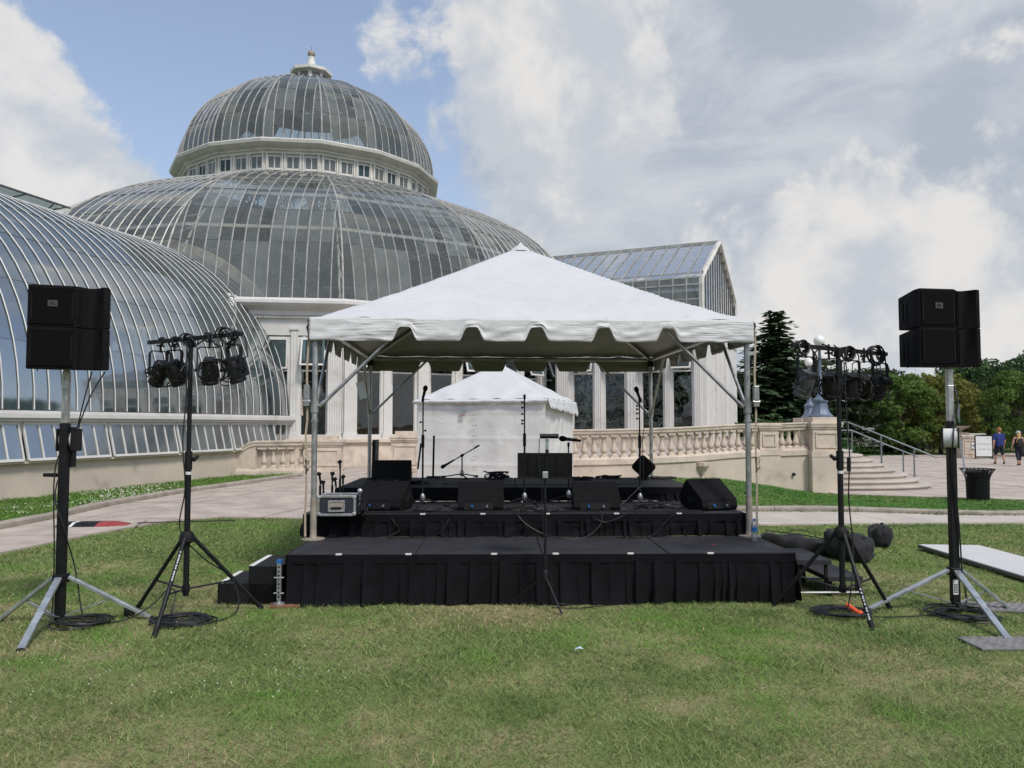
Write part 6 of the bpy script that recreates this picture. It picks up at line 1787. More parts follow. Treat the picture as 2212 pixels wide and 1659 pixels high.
cable('cable looping down the middle tier skirt beside the music stand', [(.0, 8.66, z2), (.06, 8.53, z2 - .02), (.16, 8.49, .60), (.32, 8.46, .50), (.5, 8.40, z1), (.75, 8.42, z1), (.93, 8.5, .58), (.97, 8.56, z2)], seed=4)
cable('cable slung in a loop under the right centre monitor', [(.80, 8.62, z2), (.88, 8.51, .66), (1.0, 8.50, .62), (1.15, 8.51, .67), (1.25, 8.60, z2)], seed=6)
cable('long cable running along the right middle tier skirt', [(1.1, 8.46, z1), (1.3, 8.42, z1), (1.5, 8.47, z1 + .03), (1.62, 8.52, .60), (1.78, 8.6, z2), (2.0, 8.8, z2)], seed=7)
cable('cable crossing the front of the back tier', [(-.9, 10.4, z3), (-.5, 10.2, z3), (0, 10.15, z3), (.5, 10.25, z3), (1.1, 10.2, z3), (1.7, 10.5, z3)], seed=8)
def coil(label, c, r, n, seed, grp='coils of cable lying flat', rad=.006, hgt=.012):
    q = random.Random(seed); m = MB(); pts = []
    n = n + 3; loops = [(q.uniform(.55, 1.15) * r, q.uniform(-.28, .28) * r, q.uniform(-.28, .28) * r, q.uniform(.6, 1)) for _ in range(n + 1)]
    for i in range(n * 16):
        k = i // 16; f = (i % 16) / 16; a = 2 * pi * i / 16 * (1 if seed % 2 else -1)
        (ra, xa, ya, ea), (rb, xb, yb, eb) = loops[k], loops[k + 1]; rr = ra + (rb - ra) * f; ee = ea + (eb - ea) * f
        pts.append(Vector(c) + Vector((xa + (xb - xa) * f + rr * cos(a), ya + (yb - ya) * f + rr * ee * sin(a), rad + hgt * (i / (n * 16)) * 2 + .010 * abs(sin(i * .8)))))
    m.path(pts, rad, 5); return tag(m.build('cable_coil', 'cable', loc=tuple(c)), label, 'cable', grp)
coil('flat coil of cable at the foot of the left tall mic stand', on2(923, 1106), .16, 4, 1)
coil('flat coil of cable left of the music stand mast', on2(1120, 1104), .16, 5, 2)
coil('flat coil of cable right of the music stand mast', on2(1178, 1106), .13, 4, 3)
coil('flat coil of cable under the right tall mic stand', on2(1400, 1098), .14, 5, 4)
coil('flat coil of cable beside the turned-in monitor', on2(1455, 1098), .16, 5, 5)
p = gnd(900, 1046, Z3); coil('flat coil of cable at the left of the back tier', p, .15, 3, 6)
p = gnd(1430, 1036, Z3); coil('coil of cable beside the diamond-set monitor', p, .18, 3, 7)
for i, (u, v, lab) in enumerate(((1075, 1035, 'tangle of black cables at centre of the back tier'), (1255, 1037, 'cluster of plugs and cables right of the music stand on the back tier'), (1315, 1034, 'second cluster of plugs and cables on the back tier'), (1530, 1088, 'power strip with plugs beside the turned-in monitor'))):
    z_ = Z3 if i < 3 else Z2; c = gnd(u, v, z_ + .0); q = random.Random(40 + i); m = MB()
    for k in range(8 if i else 14):
        pts = [c + Vector((q.uniform(-.18, .18), q.uniform(-.05, .05), q.uniform(.006, .05 if i else .11))) for _ in range(5)]; m.path(catmull(pts, 4), .006, 5)
    for k in range(5): m.box(c + Vector((q.uniform(-.16, .16), q.uniform(-.05, .03), .02)), (.05, .03, .035), rotz(q.uniform(0, 3)))
    tag(m.build('cable_tangle', 'cable', loc=tuple(c)), lab, 'cables', kind='stuff')
# cables down the stands and over the grass
def gl_(x, y, z=.014): return (x, y, z)
cable('cable hanging from the left loudspeakers down to the grass', [(LSX + .16, LSY + .1, 2.10), (LSX + .13, LSY + .02, 1.85), (LSX + .05, LSY + .06, 1.55), (LSX - .03, LSY - .05, 1.1), (LSX + .03, LSY - .05, .8), (LSX + .10, LSY + .05, .45), (LSX + .2, LSY + .0, .05), (LSX + .30, LSY - .05, .014)], .006, 'cables on the stands', seed=11)
cable('second cable hanging from the left loudspeakers', [(LSX + .27, LSY + .1, 2.10), (LSX + .2, LSY + .02, 1.9), (LSX + .08, LSY + .05, 1.6), (LSX - .045, LSY - .045, 1.3), (LSX - .04, LSY - .05, .6), (LSX - .03, LSY - .06, .2), (LSX + .0, LSY - .12, .014)], .006, 'cables on the stands', seed=12)
cable('cable running down the right crank stand mast', [(RSX + .05, RSY + .1, 2.16), (RSX + .045, RSY - .045, 1.9), (RSX + .02, RSY - .045, 1.68), (RSX - .06, RSY - .16, 1.55), (RSX - .03, RSY - .05, 1.3), (RSX + .02, RSY - .045, .8), (RSX + .05, RSY - .04, .35), (RSX + .09, RSY, .06), (RSX - .1, RSY - .2, .014)], .007, 'cables on the stands', seed=13)
cable('cable running down the left light stand mast', [(-2.80, 6.87, 2.3), (-2.815, 6.88, 1.9), (-2.82, 6.875, 1.5), (-2.805, 6.87, 1.1), (-2.83, 6.87, .75), (-2.66, 6.95, .5), (-2.45, 7.1, .3), (-2.38, 7.0, .06), (-2.45, 6.75, .014), (-2.75, 6.5, .014)], .006, 'cables on the stands', seed=14)
cable('cable running down the right light stand mast', [(2.91, 7.02, 2.2), (2.93, 7.02, 1.7), (2.945, 7.03, 1.4), (2.94, 7.03, 1.0), (2.96, 7.0, .6), (2.93, 6.95, .3), (2.85, 6.9, .05)], .006, 'cables on the stands', seed=15)
m = MB(); m.tube((2.945, 7.01, 1.24), (2.947, 7.01, 1.36), .018, n=8); tag(m.build('inline_plug', 'rubber', smooth=50), 'black inline plug on the right light stand cable', 'plug')
coil('flat coil of cable at the foot of the left light stand', (-2.72, 6.72, .012), .26, 6, 21, rad=.007)
coil('flat coil of cable at the foot of the left crank stand', (-3.55, 6.65, .012), .20, 6, 22, rad=.007)
coil('flat coil of cable at the foot of the right light stand', (2.85, 6.98, .012), .24, 6, 23, rad=.007)
coil('flat coil of cable at the foot of the right crank stand', (3.84, 6.93, .012), .26, 8, 24, rad=.007)
cable('cable trailing between the two left stands over the grass', [(-3.4, 6.6, .02), (-3.2, 6.75, .03), (-3.05, 6.9, .12), (-2.98, 7.0, .22), (-2.9, 6.98, .20), (-2.88, 6.85, .06), (-2.8, 6.75, .02)], .006, 'ground cables', seed=31)
cable('cable trailing between the two right stands over the grass', [(3.0, 6.9, .02), (3.2, 6.85, .02), (3.5, 6.9, .02), (3.7, 6.95, .02)], .006, 'ground cables', seed=32)
cable('cable lying at the foot of the stage skirt', [(.35, 7.2, .02), (.6, 7.22, .015), (.9, 7.3, .02), (1.15, 7.36, .02)], .005, 'ground cables', seed=33)
plg = thing('power_plug', 'orange power plug on the coil under the right light stand', 'plug', (2.93, 6.93, .03))
m = MB(); m.tube((2.90, 7.0, .09), (2.95, 6.90, .05), .024, .020, n=10); m.build('plug_body', 'orange_plastic', plg, smooth=50)
m = MB(); m.tube((2.955, 6.89, .05), (2.965, 6.86, .035), .028, n=10); m.build('plug_collar', 'orange_plastic', plg, smooth=50)
p1 = thing('black_plug', 'black plug box on the grass beside the left light stand foot', 'plug', (-3.30, 6.98, .0))
m = MB(); m.box((-3.30, 6.98, .04), (.09, .07, .07), rotz(.5)); m.build('plug_body', 'rubber', p1, bevel=.015)

# ---------------------------------------------------------------- things on the grass
wb = thing('water_bottle', 'clear water bottle with blue cap by the right tent leg', 'bottle', (2.47, 8.20, Z1))
glass_mat('bottle_plastic', (.88, .92, .94), (.8, .85, .9), .22, ior=1.35, boost=1.0)
m = MB(); m.lathe([(.030, .0), (.032, .01), (.032, .06), (.029, .075), (.032, .09), (.032, .15), (.026, .18), (.013, .20), (.013, .21)], (2.47, 8.20, Z1 + .002), 16); m.build('body', 'bottle_plastic', wb, smooth=40)
m = MB(); m.lathe([(.0150, .208), (.0150, .228), (.012, .230)], (2.47, 8.20, Z1), 14); m.build('cap', 'blue_plastic', wb, smooth=40)
m = MB(); m.lathe([(.0325, .10), (.0325, .145)], (2.47, 8.20, Z1), 16); m.build('paper_band', 'blue_plastic', wb, smooth=40)

def bag(label, c, yaw, L, W, H, seed, droop=.0):
    r = thing('equipment_bag', label, 'bag', c, yaw, 'black bags on the grass')
    rings = []
    for i in range(27):
        k = i / 26; e = (1 - abs(2 * k - 1) ** 6) ** .5; ring = []
        hgt = H * (1 - droop * k) * (1 + .10 * nz3(k * 4, seed))
        for j in range(24):
            a = 2 * pi * j / 24; ca, sa = cos(a), sin(a)
            x = (k - .5) * L + .05 * nz3(j * .9, k * 3, seed); y = W / 2 * math.copysign(abs(ca) ** .78, ca) * (.55 + .45 * e); z = hgt / 2 + hgt / 2 * math.copysign(abs(sa) ** .78, sa) * (.5 + .5 * e)
            n_ = .075 * nz3(x * 6, y * 7 + seed, z * 7) + .022 * nz3(x * 15, y * 15, z * 15 + seed) + .02 * sin(11 * x + 9 * z + 4 * nz3(x * 3, z * 3, seed))
            ring.append(Vector((x, y * (1 + n_ * 3), max(.004, z * (1 + n_ * 2.4)))))
        rings.append(ring)
    m = MB(); m.loft(rings); m.build('body', 'bag', r, smooth=60, world=False)
    m = MB(); m.path([(-L * .18, -W * .1, H * .96), (-L * .10, -W * .12, H * 1.10), (0, -W * .12, H * 1.14), (L * .10, -W * .12, H * 1.10), (L * .18, -W * .1, H * .95)], .012, 5, flat=.4); m.build('carry_strap', 'bag', r, world=False)
    m = MB(); m.path([(-L * .46, 0, H * (1 - droop * .04) * .99 + .008), (0, 0, H * (1 - droop * .5) + .012), (L * .46, 0, H * (1 - droop) * .98 + .006)], .006, 4); m.build('zip', 'rubber', r, world=False)
    return r
bag('long slumped black bag lying beside the stage end', gnd(1730, 1196), R(-24), .95, .30, .27, 3, .3)
bag('bulky black bag behind the right light stand', gnd(1835, 1210), R(-62), .54, .34, .36, 7, .2)
bag('small rounded black bag standing apart near the pavement', gnd(1902, 1180), R(80), .42, .24, .28, 12)

tb = thing('folding_table', 'pale folding table top lying on the grass at the right', 'table', (5.73, 9.2, 0))
tq = [(5.36, 10.62), (5.33, 7.6), (6.08, 7.58), (6.12, 10.55)]
m = MB(); m.prism(tq, .030, .075); m.build('top', ['table_top'], tb, bevel=.006)
ed = MB(); ed.prism([(5.352, 10.632), (5.322, 7.59), (6.09, 7.57), (6.13, 10.56)], .028, .062); ed.build('edge_band', 'table_edge', tb)
ed = MB(); ed.box((5.72, 10.0, .016), (.6, .05, .03)); ed.box((5.70, 8.2, .016), (.6, .05, .03)); ed.build('folded_leg', 'alu_pipe', tb)

def gmat(label, x0, x1, y0, y1, yaw):
    r = thing('ground_mat', label, 'mat', ((x0 + x1) / 2, (y0 + y1) / 2, 0), yaw, 'grey ground mats at the right')
    w_, d_ = x1 - x0, y1 - y0
    m = MB(); m.box((0, 0, .012), (w_, d_, .02)); m.build('plate', 'mat_grey', r, world=False, bevel=.004)
    m = MB(); nx_, ny_ = int(w_ / .07), int(d_ / .045)
    for i in range(nx_):
        for j in range(ny_):
            x = -w_ / 2 + (i + .5 + (.5 if j % 2 else 0)) * w_ / (nx_ + .5); y = -d_ / 2 + (j + .5) * d_ / ny_
            m.add([(x - .026, y, .022), (x, y - .017, .022), (x + .026, y, .022), (x, y + .017, .022), (x - .017, y, .031), (x, y - .010, .031), (x + .017, y, .031), (x, y + .010, .031)], [(0, 1, 5, 4), (1, 2, 6, 5), (2, 3, 7, 6), (3, 0, 4, 7), (4, 5, 6, 7)])
    tag(m.build('diamond_tread', 'mat_grey', r, world=False), kind='stuff')
gmat('nearer grey diamond-tread ground mat under a stand foot', 3.42, 5.3, 5.92, 6.24, R(1))
gmat('farther grey diamond-tread ground mat behind the right crank stand', 4.0, 5.4, 7.05, 7.38, R(-8))

cr = thing('cable_ramp', 'black and red cable ramp lying across the left path', 'cable ramp', (-6.75, 13.0, .03), R(6))
for i in range(5):
    x0 = -.50 + i * .20; red = i == 4
    m = MB(); m.loft([[Vector((x, -.28, .0)), Vector((x, -.11, .05)), Vector((x, .11, .05)), Vector((x, .28, 0))] for x in ((x0 + .004, x0 + .196) if not red else (x0 + .004, x0 + .24))])
    if red: 
        for q_ in (4, 5, 6, 7): v = m.v[q_]; m.v[q_] = (v[0], v[1] * .55, v[2] * .4)
    m.build('ramp_section', 'red_plastic' if i >= 3 else 'rubber', cr, world=False)
m = MB(); m.loft([[Vector((x, -.27, .006)), Vector((x, -.11, .054)), Vector((x, .11, .054)), Vector((x, .27, .006))] for x in (-.29, -.24)]); m.build('white_stripe', 'tape_white', cr, world=False)
cable('thin cable leaving the cable ramp over the lawn', [(-6.1, 13.1, .05), (-5.7, 13.2, .05), (-5.2, 13.3, .05), (-4.6, 13.35, .06)], .008, 'ground cables', seed=41)
lt = thing('litter_scrap', 'tiny pale blue scrap of litter on the front lawn', 'litter', gnd(1250, 1414) + Z * .03)
m = MB(); q_ = gnd(1250, 1414); m.add([(q_.x - .03, q_.y - .01, .035), (q_.x, q_.y - .02, .05), (q_.x + .035, q_.y, .04), (q_.x + .01, q_.y + .02, .055), (q_.x - .02, q_.y + .02, .04)], [(0, 1, 3, 4), (1, 2, 3)]); m.build('scrap', 'litter', lt)
# ---------------------------------------------------------------- trees
def leaf_quads(V, p, a, b, s):
    V.append((p - b * s * .5, p + a * s * .7, p + b * s * .5, p - a * s * .5))
def mesh_from_quads(name, Q, mt):
    n = len(Q); a = np.array([[tuple(v) for v in q] for q in Q], dtype=np.float32).reshape(-1, 3)
    me = bpy.data.meshes.new(name)
    me.vertices.add(n * 4); me.vertices.foreach_set('co', a.ravel())
    me.loops.add(n * 4); me.loops.foreach_set('vertex_index', np.arange(n * 4, dtype=np.int32))
    me.polygons.add(n); me.polygons.foreach_set('loop_start', np.arange(0, n * 4, 4, dtype=np.int32))
    me.update(); me.validate()
    me.materials.append(MATS[mt])
    return me
def rv(q): return Vector((q.gauss(0, 1), q.gauss(0, 1), q.gauss(0, 1))).normalized()
def broad_crown(seed, mt, nclump=70, per=120, leaf=.030):
    """unit crown: height 0..1, radius about .5"""
    q = random.Random(seed); Q = []
    for c in range(nclump):
        z = .18 + .80 * q.random() ** .8; wide = .46 * sin(pi * min(1, max(.02, (z - .05) / .98))) ** .55
        a = q.uniform(0, 2 * pi); rr = wide * q.uniform(.55, 1.05)
        cc = Vector((rr * cos(a), rr * sin(a), z)); rc = q.uniform(.07, .135)
        for _ in range(per):
            d = rv(q)
            if d.z < -.5 and q.random() < .6: d.z = -d.z
            p = cc + Vector((d.x, d.y, d.z * .75)) * rc * q.uniform(.65, 1.08)
            n_ = (d + rv(q) * .8).normalized(); b = n_.cross(rv(q)).normalized(); aa = n_.cross(b)
            leaf_quads(Q, p, aa, b, leaf * q.uniform(.6, 1.35))
    return mesh_from_quads('crown', Q, mt)
def spruce_crown(seed, mt):
    q = random.Random(seed); Q = []
    z = .04
    while z < .985:
        L = .30 * (1 - z) ** .82 + .012; nb = max(4, int(13 * (1 - z) + 4)); a0 = q.uniform(0, 6)
        for k in range(nb):
            a = a0 + 2 * pi * k / nb + q.uniform(-.2, .2); ll = L * q.uniform(.45, 1.2); h = Vector((cos(a), sin(a), 0)); t = Vector((-sin(a), cos(a), 0))
            m_ = max(3, int(ll / .016))
            for j in range(m_):
                s = (j + .5) / m_; p = Vector((0, 0, z)) + h * ll * s + Vector((0, 0, -.16 * ll * s + .22 * ll * max(0, s - .6)))
                for sgn in (-1, 1):
                    d = (h * .7 + t * sgn * q.uniform(.5, 1) + Vector((0, 0, q.uniform(-.5, .15)))).normalized()
                    b = d.cross(Vector((0, 0, 1)) + rv(q) * .7).normalized()
                    leaf_quads(Q, p + d * .010 + rv(q) * .008, d, b * .7, .036 * (1.15 - .5 * s) * q.uniform(.7, 1.4))
        z += q.uniform(.012, .024)
    return mesh_from_quads('crown', Q, mt)
def pine_crown(seed, mt):
    q = random.Random(seed); Q = []
    for c in range(95):
        z = .14 + .84 * q.random(); wide = .40 * (1 - z * .75) * q.uniform(.35, 1.1); a = q.uniform(0, 2 * pi)
        cc = Vector((wide * cos(a), wide * sin(a), z)); rc = q.uniform(.05, .11)
        for _ in range(75):
            d = rv(q); p = cc + Vector((d.x * 1.5, d.y * 1.5, d.z * .42)) * rc * q.random() ** .4
            dd = (Vector((cos(a), sin(a), .2)) * .6 + rv(q)).normalized(); b = dd.cross(rv(q)).normalized()
            leaf_quads(Q, p, dd, b * .45, .034 * q.uniform(.6, 1.3))
    return mesh_from_quads('crown', Q, mt)
def trunk_mesh(seed, n_limb, th=.022, top=.82):
    q = random.Random(seed); m = MB()
    pts = [Vector((.01 * nz3(k * 2, seed), .01 * nz3(k * 2, seed + 5), top * k / 8)) for k in range(9)]
    m.path(pts, th, 8, radii=[th * (1.25 if k == 0 else 1 - .8 * k / 8) for k in range(9)])
    for i in range(n_limb):
        z = q.uniform(.18, .70); a = q.uniform(0, 2 * pi); L = (.40 if th > .02 else .15) * (1 - z * .6)
        b = Vector((0, 0, z)); m.path([b, b + Vector((cos(a), sin(a), .5)) * L * .4, b + Vector((cos(a), sin(a), .75)) * L], .006, 5, radii=[th * .4, th * .26, th * .08])
    me = bpy.data.meshes.new('trunk'); me.from_pydata(m.v, [], m.f); me.materials.append(MATS['trunk_bark'])
    for p_ in me.polygons: p_.use_smooth = True
    return me
CR = {'green': [broad_crown(1, 'leaf_green'), broad_crown(2, 'leaf_green', 80, 105)], 'gold': [broad_crown(3, 'leaf_gold'), broad_crown(9, 'leaf_gold', 60, 135)], 'dark': [broad_crown(4, 'leaf_dark'), broad_crown(6, 'leaf_dark', 80, 110)],
      'spruce': [spruce_crown(5, 'needle')], 'pine': [pine_crown(7, 'needle_pine'), pine_crown(8, 'needle_pine')]}
TRK = {'b': trunk_mesh(3, 12), 'c': trunk_mesh(4, 6, .014, .95)}
def tree(label, kind, x, y, h, w, rz, var=0, name=None, group='trees beyond the plaza'):
    nm = name or {'green': 'maple_tree', 'gold': 'maple_tree', 'dark': 'leafy_tree', 'spruce': 'spruce_tree', 'pine': 'pine_tree'}[kind]
    z0 = g(x, y) - .05
    r = thing(nm, label, 'tree', (x, y, z0), rz, group)
    for part, me in (('trunk', TRK['c' if kind in ('spruce', 'pine') else 'b']), ('crown', CR[kind][var])):
        o = bpy.data.objects.new(part, me); COL.objects.link(o); o.parent = r
        o.scale = (w, w, h)
    return r
def trow(u, d, vt): x = (u - PW / 2) / FPX * d; return x, d, CAM_H + (HORIZ - vt) / FPX * d - g(x, d)
for lab, kind, u, d, vt, wpx, rz, var in (
    ('tall pointed dark spruce beside the gabled greenhouse', 'spruce', 1676, 55, 660, 400, .3, 0),
    ('dark pine close behind the gabled greenhouse corner', 'pine', 1606, 60, 800, 190, .9, 0),
    ('dark pine behind the flower urns', 'pine', 1668, 64, 815, 260, 2.1, 1),
    ('dark pine behind the blue lamp posts', 'pine', 1762, 60, 775, 230, 1.7, 0),
    ('dark pine behind the right light stand', 'pine', 1842, 57, 800, 210, 4.0, 1),
    ('dark pine with a low crown above the handrails', 'pine', 1893, 66, 795, 200, 3.1, 0),
    ('bright green leafy tree left of the right crank stand', 'green', 1946, 54, 812, 170, .4, 0),
    ('yellow green leafy tree behind the right crank stand', 'gold', 2030, 55, 812, 175, 1.0, 0),
    ('small olive leafy tree between the green and yellow trees', 'gold', 1990, 60, 830, 120, 2.6, 1),
    ('dark leafy tree behind the two walkers', 'dark', 2135, 64, 775, 190, .2, 0),
    ('green leafy tree at the right edge of the view', 'green', 2205, 50, 805, 150, 2.2, 1),
    ('tall dark tree cut by the right edge of the view', 'dark', 2265, 58, 760, 200, 1.2, 1),
    ('far dark tree rising behind the yellow tree', 'dark', 2070, 80, 795, 190, 2.9, 1),
    ('far dark tree between the pine and the bright green tree', 'dark', 1925, 78, 812, 180, .8, 0),
    ('far dark tree behind the lamp posts', 'dark', 1805, 82, 812, 220, 1.9, 1),
    ('far dark tree seen past the gabled greenhouse', 'dark', 1600, 86, 840, 200, 4.4, 0)):
    x, y, h = trow(u, d, vt)
    tree(lab, kind, x, y, h, wpx / FPX * d / (.95 if kind not in ('spruce', 'pine') else .72), rz, var)
# trees across the lawn behind the photographer: the greenhouse glass mirrors them
q = random.Random(3)
for i in range(15):
    x = -52 + i * 7.2 + q.uniform(-2, 2); y = -30 - q.uniform(0, 10)
    tree('park tree across the lawn mirrored in the greenhouse glass', ('green', 'dark')[i % 2], x, y, q.uniform(9, 14), q.uniform(9, 12), q.uniform(0, 6), i % 2, group='park trees mirrored in the glass')

for i in range(9):
    x = 52 + q.uniform(0, 20); y = 8 + i * 6.5 + q.uniform(-2, 2)
    tree('park tree across the lawn mirrored in the greenhouse glass', ('dark', 'green')[i % 2], x, y, q.uniform(9, 15), q.uniform(9, 12), q.uniform(0, 6), i % 2, group='park trees mirrored in the glass')
# ---------------------------------------------------------------- flower beds beyond the plaza
def shrub(name, label, x, y, r, h, mt, n, leaf, seed, blossom=None, nb=0, grp='shrubs beyond the plaza'):
    z0 = g(x, y); t_ = thing(name, label, 'shrub', (x, y, z0), 0, grp)
    m = MB(); q_ = random.Random(seed)
    for k in range(6): tuft(m, (x + q_.uniform(-.6, .6) * r, y + q_.uniform(-.5, .5) * r, z0 + h * q_.uniform(.35, .6)), h * .5, n // 6, leaf, seed + k, (r / h * 1.2, r / h, .9))
    m.build('foliage', mt, t_)
    m = MB(); m.tube((x, y, z0 - .02), (x, y, z0 + h * .4), .03, n=6); m.build('stem', 'trunk_bark', t_)
    if blossom:
        m = MB(); tuft(m, (x, y - .1, z0 + h * .68), h * .45, nb, leaf * .8, seed + 20, (r / h * 1.5, r / h, .55)); m.build('blossom', blossom, t_)
def atg(u, d): return (u - PW / 2) / FPX * d, d
for i, (lab, u, d, r_, h_, mt_, bl, nb_) in enumerate((
    ('low green shrub behind the steps', 1805, 52, 1.5, 1.1, 'shrub', None, 0),
    ('white flowering shrub behind the stair rails', 1850, 54, 1.6, 1.15, 'shrub', 'flower_white', 260),
    ('second white flowering shrub behind the stair rails', 1830, 56, 1.1, 1.0, 'shrub', 'flower_white', 160),
    ('tall tan grass clump beside the person in red', 1930, 60, 1.2, 1.8, 'shrub_pale', None, 0),
    ('orange flower clump at the feet of the person in red', 1914, 58, .5, .6, 'shrub', 'flower_orange', 120),
    ('rounded dark green shrub below the small white sign', 1962, 57, 1.3, 1.1, 'shrub', None, 0),
    ('pale lavender clump left of the right crank stand', 2003, 62, 1.6, 1.7, 'lavender', None, 0),
    ('yellow green shrub beside the lavender', 2025, 58, 1.1, 1.4, 'shrub_pale', None, 0),
    ('dark shrub at the foot of the lamp pier', 1790, 48, 1.2, 1.2, 'shrub', None, 0),
    ('lavender clump left of the yellow green shrub', 1978, 66, 1.3, 1.8, 'lavender', None, 0),
    ('low dark hedge behind the sign board', 2100, 60, 2.0, 1.4, 'leaf_dark', None, 0),
    ('low dark hedge behind the two walkers', 2180, 58, 2.4, 1.7, 'leaf_dark', None, 0))):
    x, y = atg(u, d); shrub('shrub', lab, x, y, r_, h_, mt_, 900, .10, 100 + i * 7, bl, nb_)
# dark wood floor closing the view under the far trees
m = MB(); q = random.Random(9); Q = []
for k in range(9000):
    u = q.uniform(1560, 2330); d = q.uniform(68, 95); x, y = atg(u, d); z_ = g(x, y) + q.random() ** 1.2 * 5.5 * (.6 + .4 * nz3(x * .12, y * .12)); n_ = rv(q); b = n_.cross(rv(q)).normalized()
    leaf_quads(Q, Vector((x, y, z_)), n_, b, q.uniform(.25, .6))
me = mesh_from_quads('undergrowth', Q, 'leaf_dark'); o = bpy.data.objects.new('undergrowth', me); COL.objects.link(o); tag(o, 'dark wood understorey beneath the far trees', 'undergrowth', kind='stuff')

# ---------------------------------------------------------------- people
def person(label, x, y, h, rz, mats, zone, stride=.16, arms=(.10, -.10), build=1.0, group=None):
    """one skinned body mesh; faces coloured by clothing zone"""
    S = h / 1.80; bm = bmesh.new(); lay = bm.verts.layers.skin.verify()
    def V(p, r, root=False):
        v = bm.verts.new((p[0] * S, p[1] * S, p[2] * S)); d = v[lay]; d.radius = (r[0] * S, r[1] * S) if isinstance(r, tuple) else (r * S, r * S); d.use_root = root; return v
    def E(a, b): bm.edges.new((a, b))
    B = build
    pel = V((0, 0, .96), (.165 * B, .125 * B), True); wai = V((0, 0, 1.12), (.150 * B, .115 * B)); che = V((0, 0, 1.34), (.175 * B, .12 * B)); nb_ = V((0, .01, 1.50), (.085, .075)); nk = V((0, 0, 1.55), .058); hd = V((0, -.01, 1.66), (.082, .098)); tp = V((0, 0, 1.745), (.062, .075))
    for a_, b_ in ((pel, wai), (wai, che), (che, nb_), (nb_, nk), (nk, hd), (hd, tp)): E(a_, b_)
    ns = V((0, -.112, 1.655), .014); E(hd, ns)
    for s in (-1, 1):
        ea = V((s * .088, .01, 1.66), .018); E(hd, ea)
        sh = V((s * .185 * B, 0, 1.44), .070 * B); E(che, sh)
        sw = arms[0] if s > 0 else arms[1]
        el = V((s * (.245 * B), sw * .4 + .02, 1.15), .046 * B); wr = V((s * (.265 * B), sw - .02, .91), .030); pm = V((s * (.268 * B), sw - .035, .845), (.022, .038)); E(sh, el); E(el, wr); E(wr, pm)
        for k, (dy, L) in enumerate(((-.030, .070), (-.010, .082), (.010, .078), (.030, .062))):
            f1 = V((s * (.268 * B), sw - .038 + dy, .845 - L * .55), .010); f2 = V((s * (.262 * B), sw - .042 + dy, .845 - L), .008); E(pm, f1); E(f1, f2)
        t1 = V((s * (.255 * B), sw - .075, .86), .011); t2 = V((s * (.252 * B), sw - .088, .825), .009); E(wr, t1); E(t1, t2)
        st = stride * s
        hp = V((s * .095 * B, 0, .88), .098 * B); kn = V((s * .10 * B, -st * .55 - .02, .50), .060 * B); an = V((s * .10 * B, -st + (.05 if st < 0 else 0), .10 if st > 0 else .13), .040); to = V((s * .105 * B, -st - .13 + (.03 if st < 0 else 0), .045), (.042, .034)); he = V((s * .10 * B, -st + .05, .05 if st > 0 else .09), .036)
        E(pel, hp); E(hp, kn); E(kn, an); E(an, to); E(an, he)
    me = bpy.data.meshes.new('person'); bm.to_mesh(me); bm.free()
    o = bpy.data.objects.new('person_tmp', me); COL.objects.link(o)
    o.modifiers.new('skin', 'SKIN').use_smooth_shade = True
    sb_ = o.modifiers.new('sub', 'SUBSURF'); sb_.levels = sb_.render_levels = 2
    dg = bpy.context.evaluated_depsgraph_get(); ev = o.evaluated_get(dg); nm = bpy.data.meshes.new_from_object(ev); bpy.data.objects.remove(o)
    nm.name = 'person'; nm.materials.clear()
    for k in mats: nm.materials.append(MATS[k])
    for p_ in nm.polygons: p_.material_index = zone(p_.center / S); p_.use_smooth = True
    ob = bpy.data.objects.new('person', nm); COL.objects.link(ob)
    ob.location = (x, y, g(x, y) + .03); ob.rotation_euler = (0, 0, rz)
    INV[ob.name] = (Matrix.Translation(ob.location) @ Matrix.Rotation(rz, 4, 'Z')).inverted()
    return tag(ob, label, 'person', group), S
def zn_man(c):
    arm = abs(c.x) > .215
    if c.z < .115: return 3
    if arm and c.z < 1.20: return 0
    if c.z > 1.515: return 0
    if c.z > .93: return 1
    if c.z > .47: return 2
    return 0
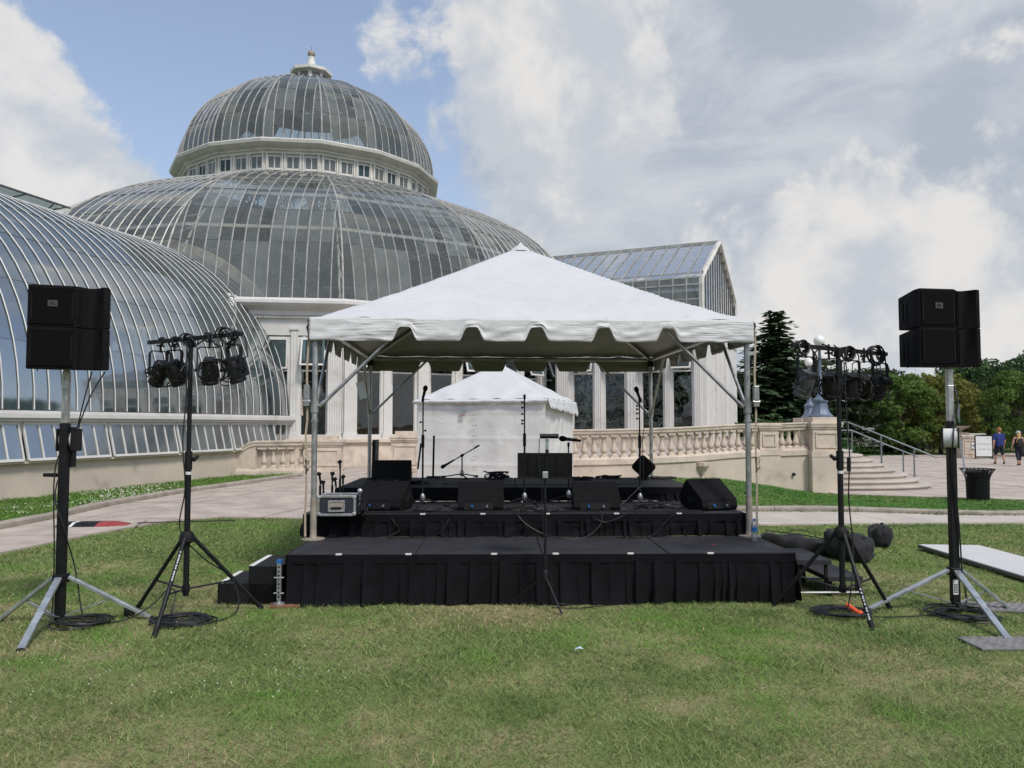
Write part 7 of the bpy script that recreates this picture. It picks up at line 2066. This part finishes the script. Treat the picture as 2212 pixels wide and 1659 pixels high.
def hairpiece(ob, S, mt, long=0.0, cap=None):
    m = MB(); m.lathe([(.001, .0), (.05, -.004), (.085, -.03), (.102, -.075), (.106, -.12), (.098, -.17), (.075, -.20)], (0, 0, 0), 14)
    m.v = [((a * .95) * S, (b * 1.08 + .016) * S, (c + 1.805) * S) for a, b, c in m.v]
    if long:
        rings = []
        for k in range(9):
            t_ = k / 8; rings.append([Vector(((.10 - .05 * t_) * cos(2 * pi * j / 10) + .09 * t_ * t_ * 1.6, .09 + .05 * t_ + .04 * sin(2 * pi * j / 10), 1.66 - long * t_)) * S for j in range(10)])
        m.loft(rings)
    m.build('hair', mt, ob, smooth=70, world=False)
    if cap:
        c = MB(); c.lathe([(.001, .02), (.06, .014), (.10, -.02), (.114, -.07), (.114, -.095)], (0, 0, 0), 14); c.v = [((a * .97) * S, (b * 1.08 + .008) * S, (d + 1.81) * S) for a, b, d in c.v]
        c.box((0, -.15 * S, 1.725 * S), (.15 * S, .10 * S, .012 * S)); c.build('cap', cap, ob, smooth=50, world=False)
mn, S_ = person('man in blue T-shirt and dark shorts walking away over the plaza', 24.1, 39.6, 1.84, pi + .05, ['skin', 'shirt_blue', 'shorts', 'rubber'], zn_man, .15, (.06, -.10), 1.18, 'walkers on the plaza')
hairpiece(mn, S_, 'hair_red')
def zn_w(c):
    arm = abs(c.x) > .20
    if c.z < .115: return 3
    if arm and c.z < 1.42: return 0
    if c.z > 1.44: return 0
    if c.z > .93: return 1
    if c.z > .30: return 2
    return 0
wm, S_ = person('woman with cap, long blonde hair and black backpack walking away', 24.42, 38.6, 1.66, pi - .1, ['skin', 'rubber', 'shorts', 'rubber'], zn_w, -.13, (-.08, .12), 1.10, 'walkers on the plaza')
hairpiece(wm, S_, 'hair_blonde', .42, 'cap')
bp = MB(); bp.loft([[Vector((sx * w_, y_, z_)) for sx, w_, y_ in ((-1, wd_, .10), (-.8, wd_, .10 + dp_), (.8, wd_, .10 + dp_), (1, wd_, .10))] for z_, wd_, dp_ in ((.98, .10, .06), (1.02, .15, .14), (1.2, .16, .17), (1.36, .14, .12), (1.42, .09, .05))]); bp.v = [tuple(Vector(v) * S_) for v in bp.v]
bpo = bp.build('backpack', 'bag', None, smooth=50); bpo.location = wm.location; bpo.rotation_euler = wm.rotation_euler; tag(bpo, 'black backpack worn by the woman with long blonde hair', 'backpack')
rd, S_ = person('distant person in a red top among the far flower beds', 32.2, 70, 1.35, .3, ['skin', 'shirt_red', 'jeans', 'rubber'], lambda c: 3 if c.z < .1 else (0 if (abs(c.x) > .21 and c.z < 1.2) or c.z > 1.5 else (1 if c.z > .9 else 2)), .04, (.05, -.05), 1.0)
hairpiece(rd, S_, 'rubber')
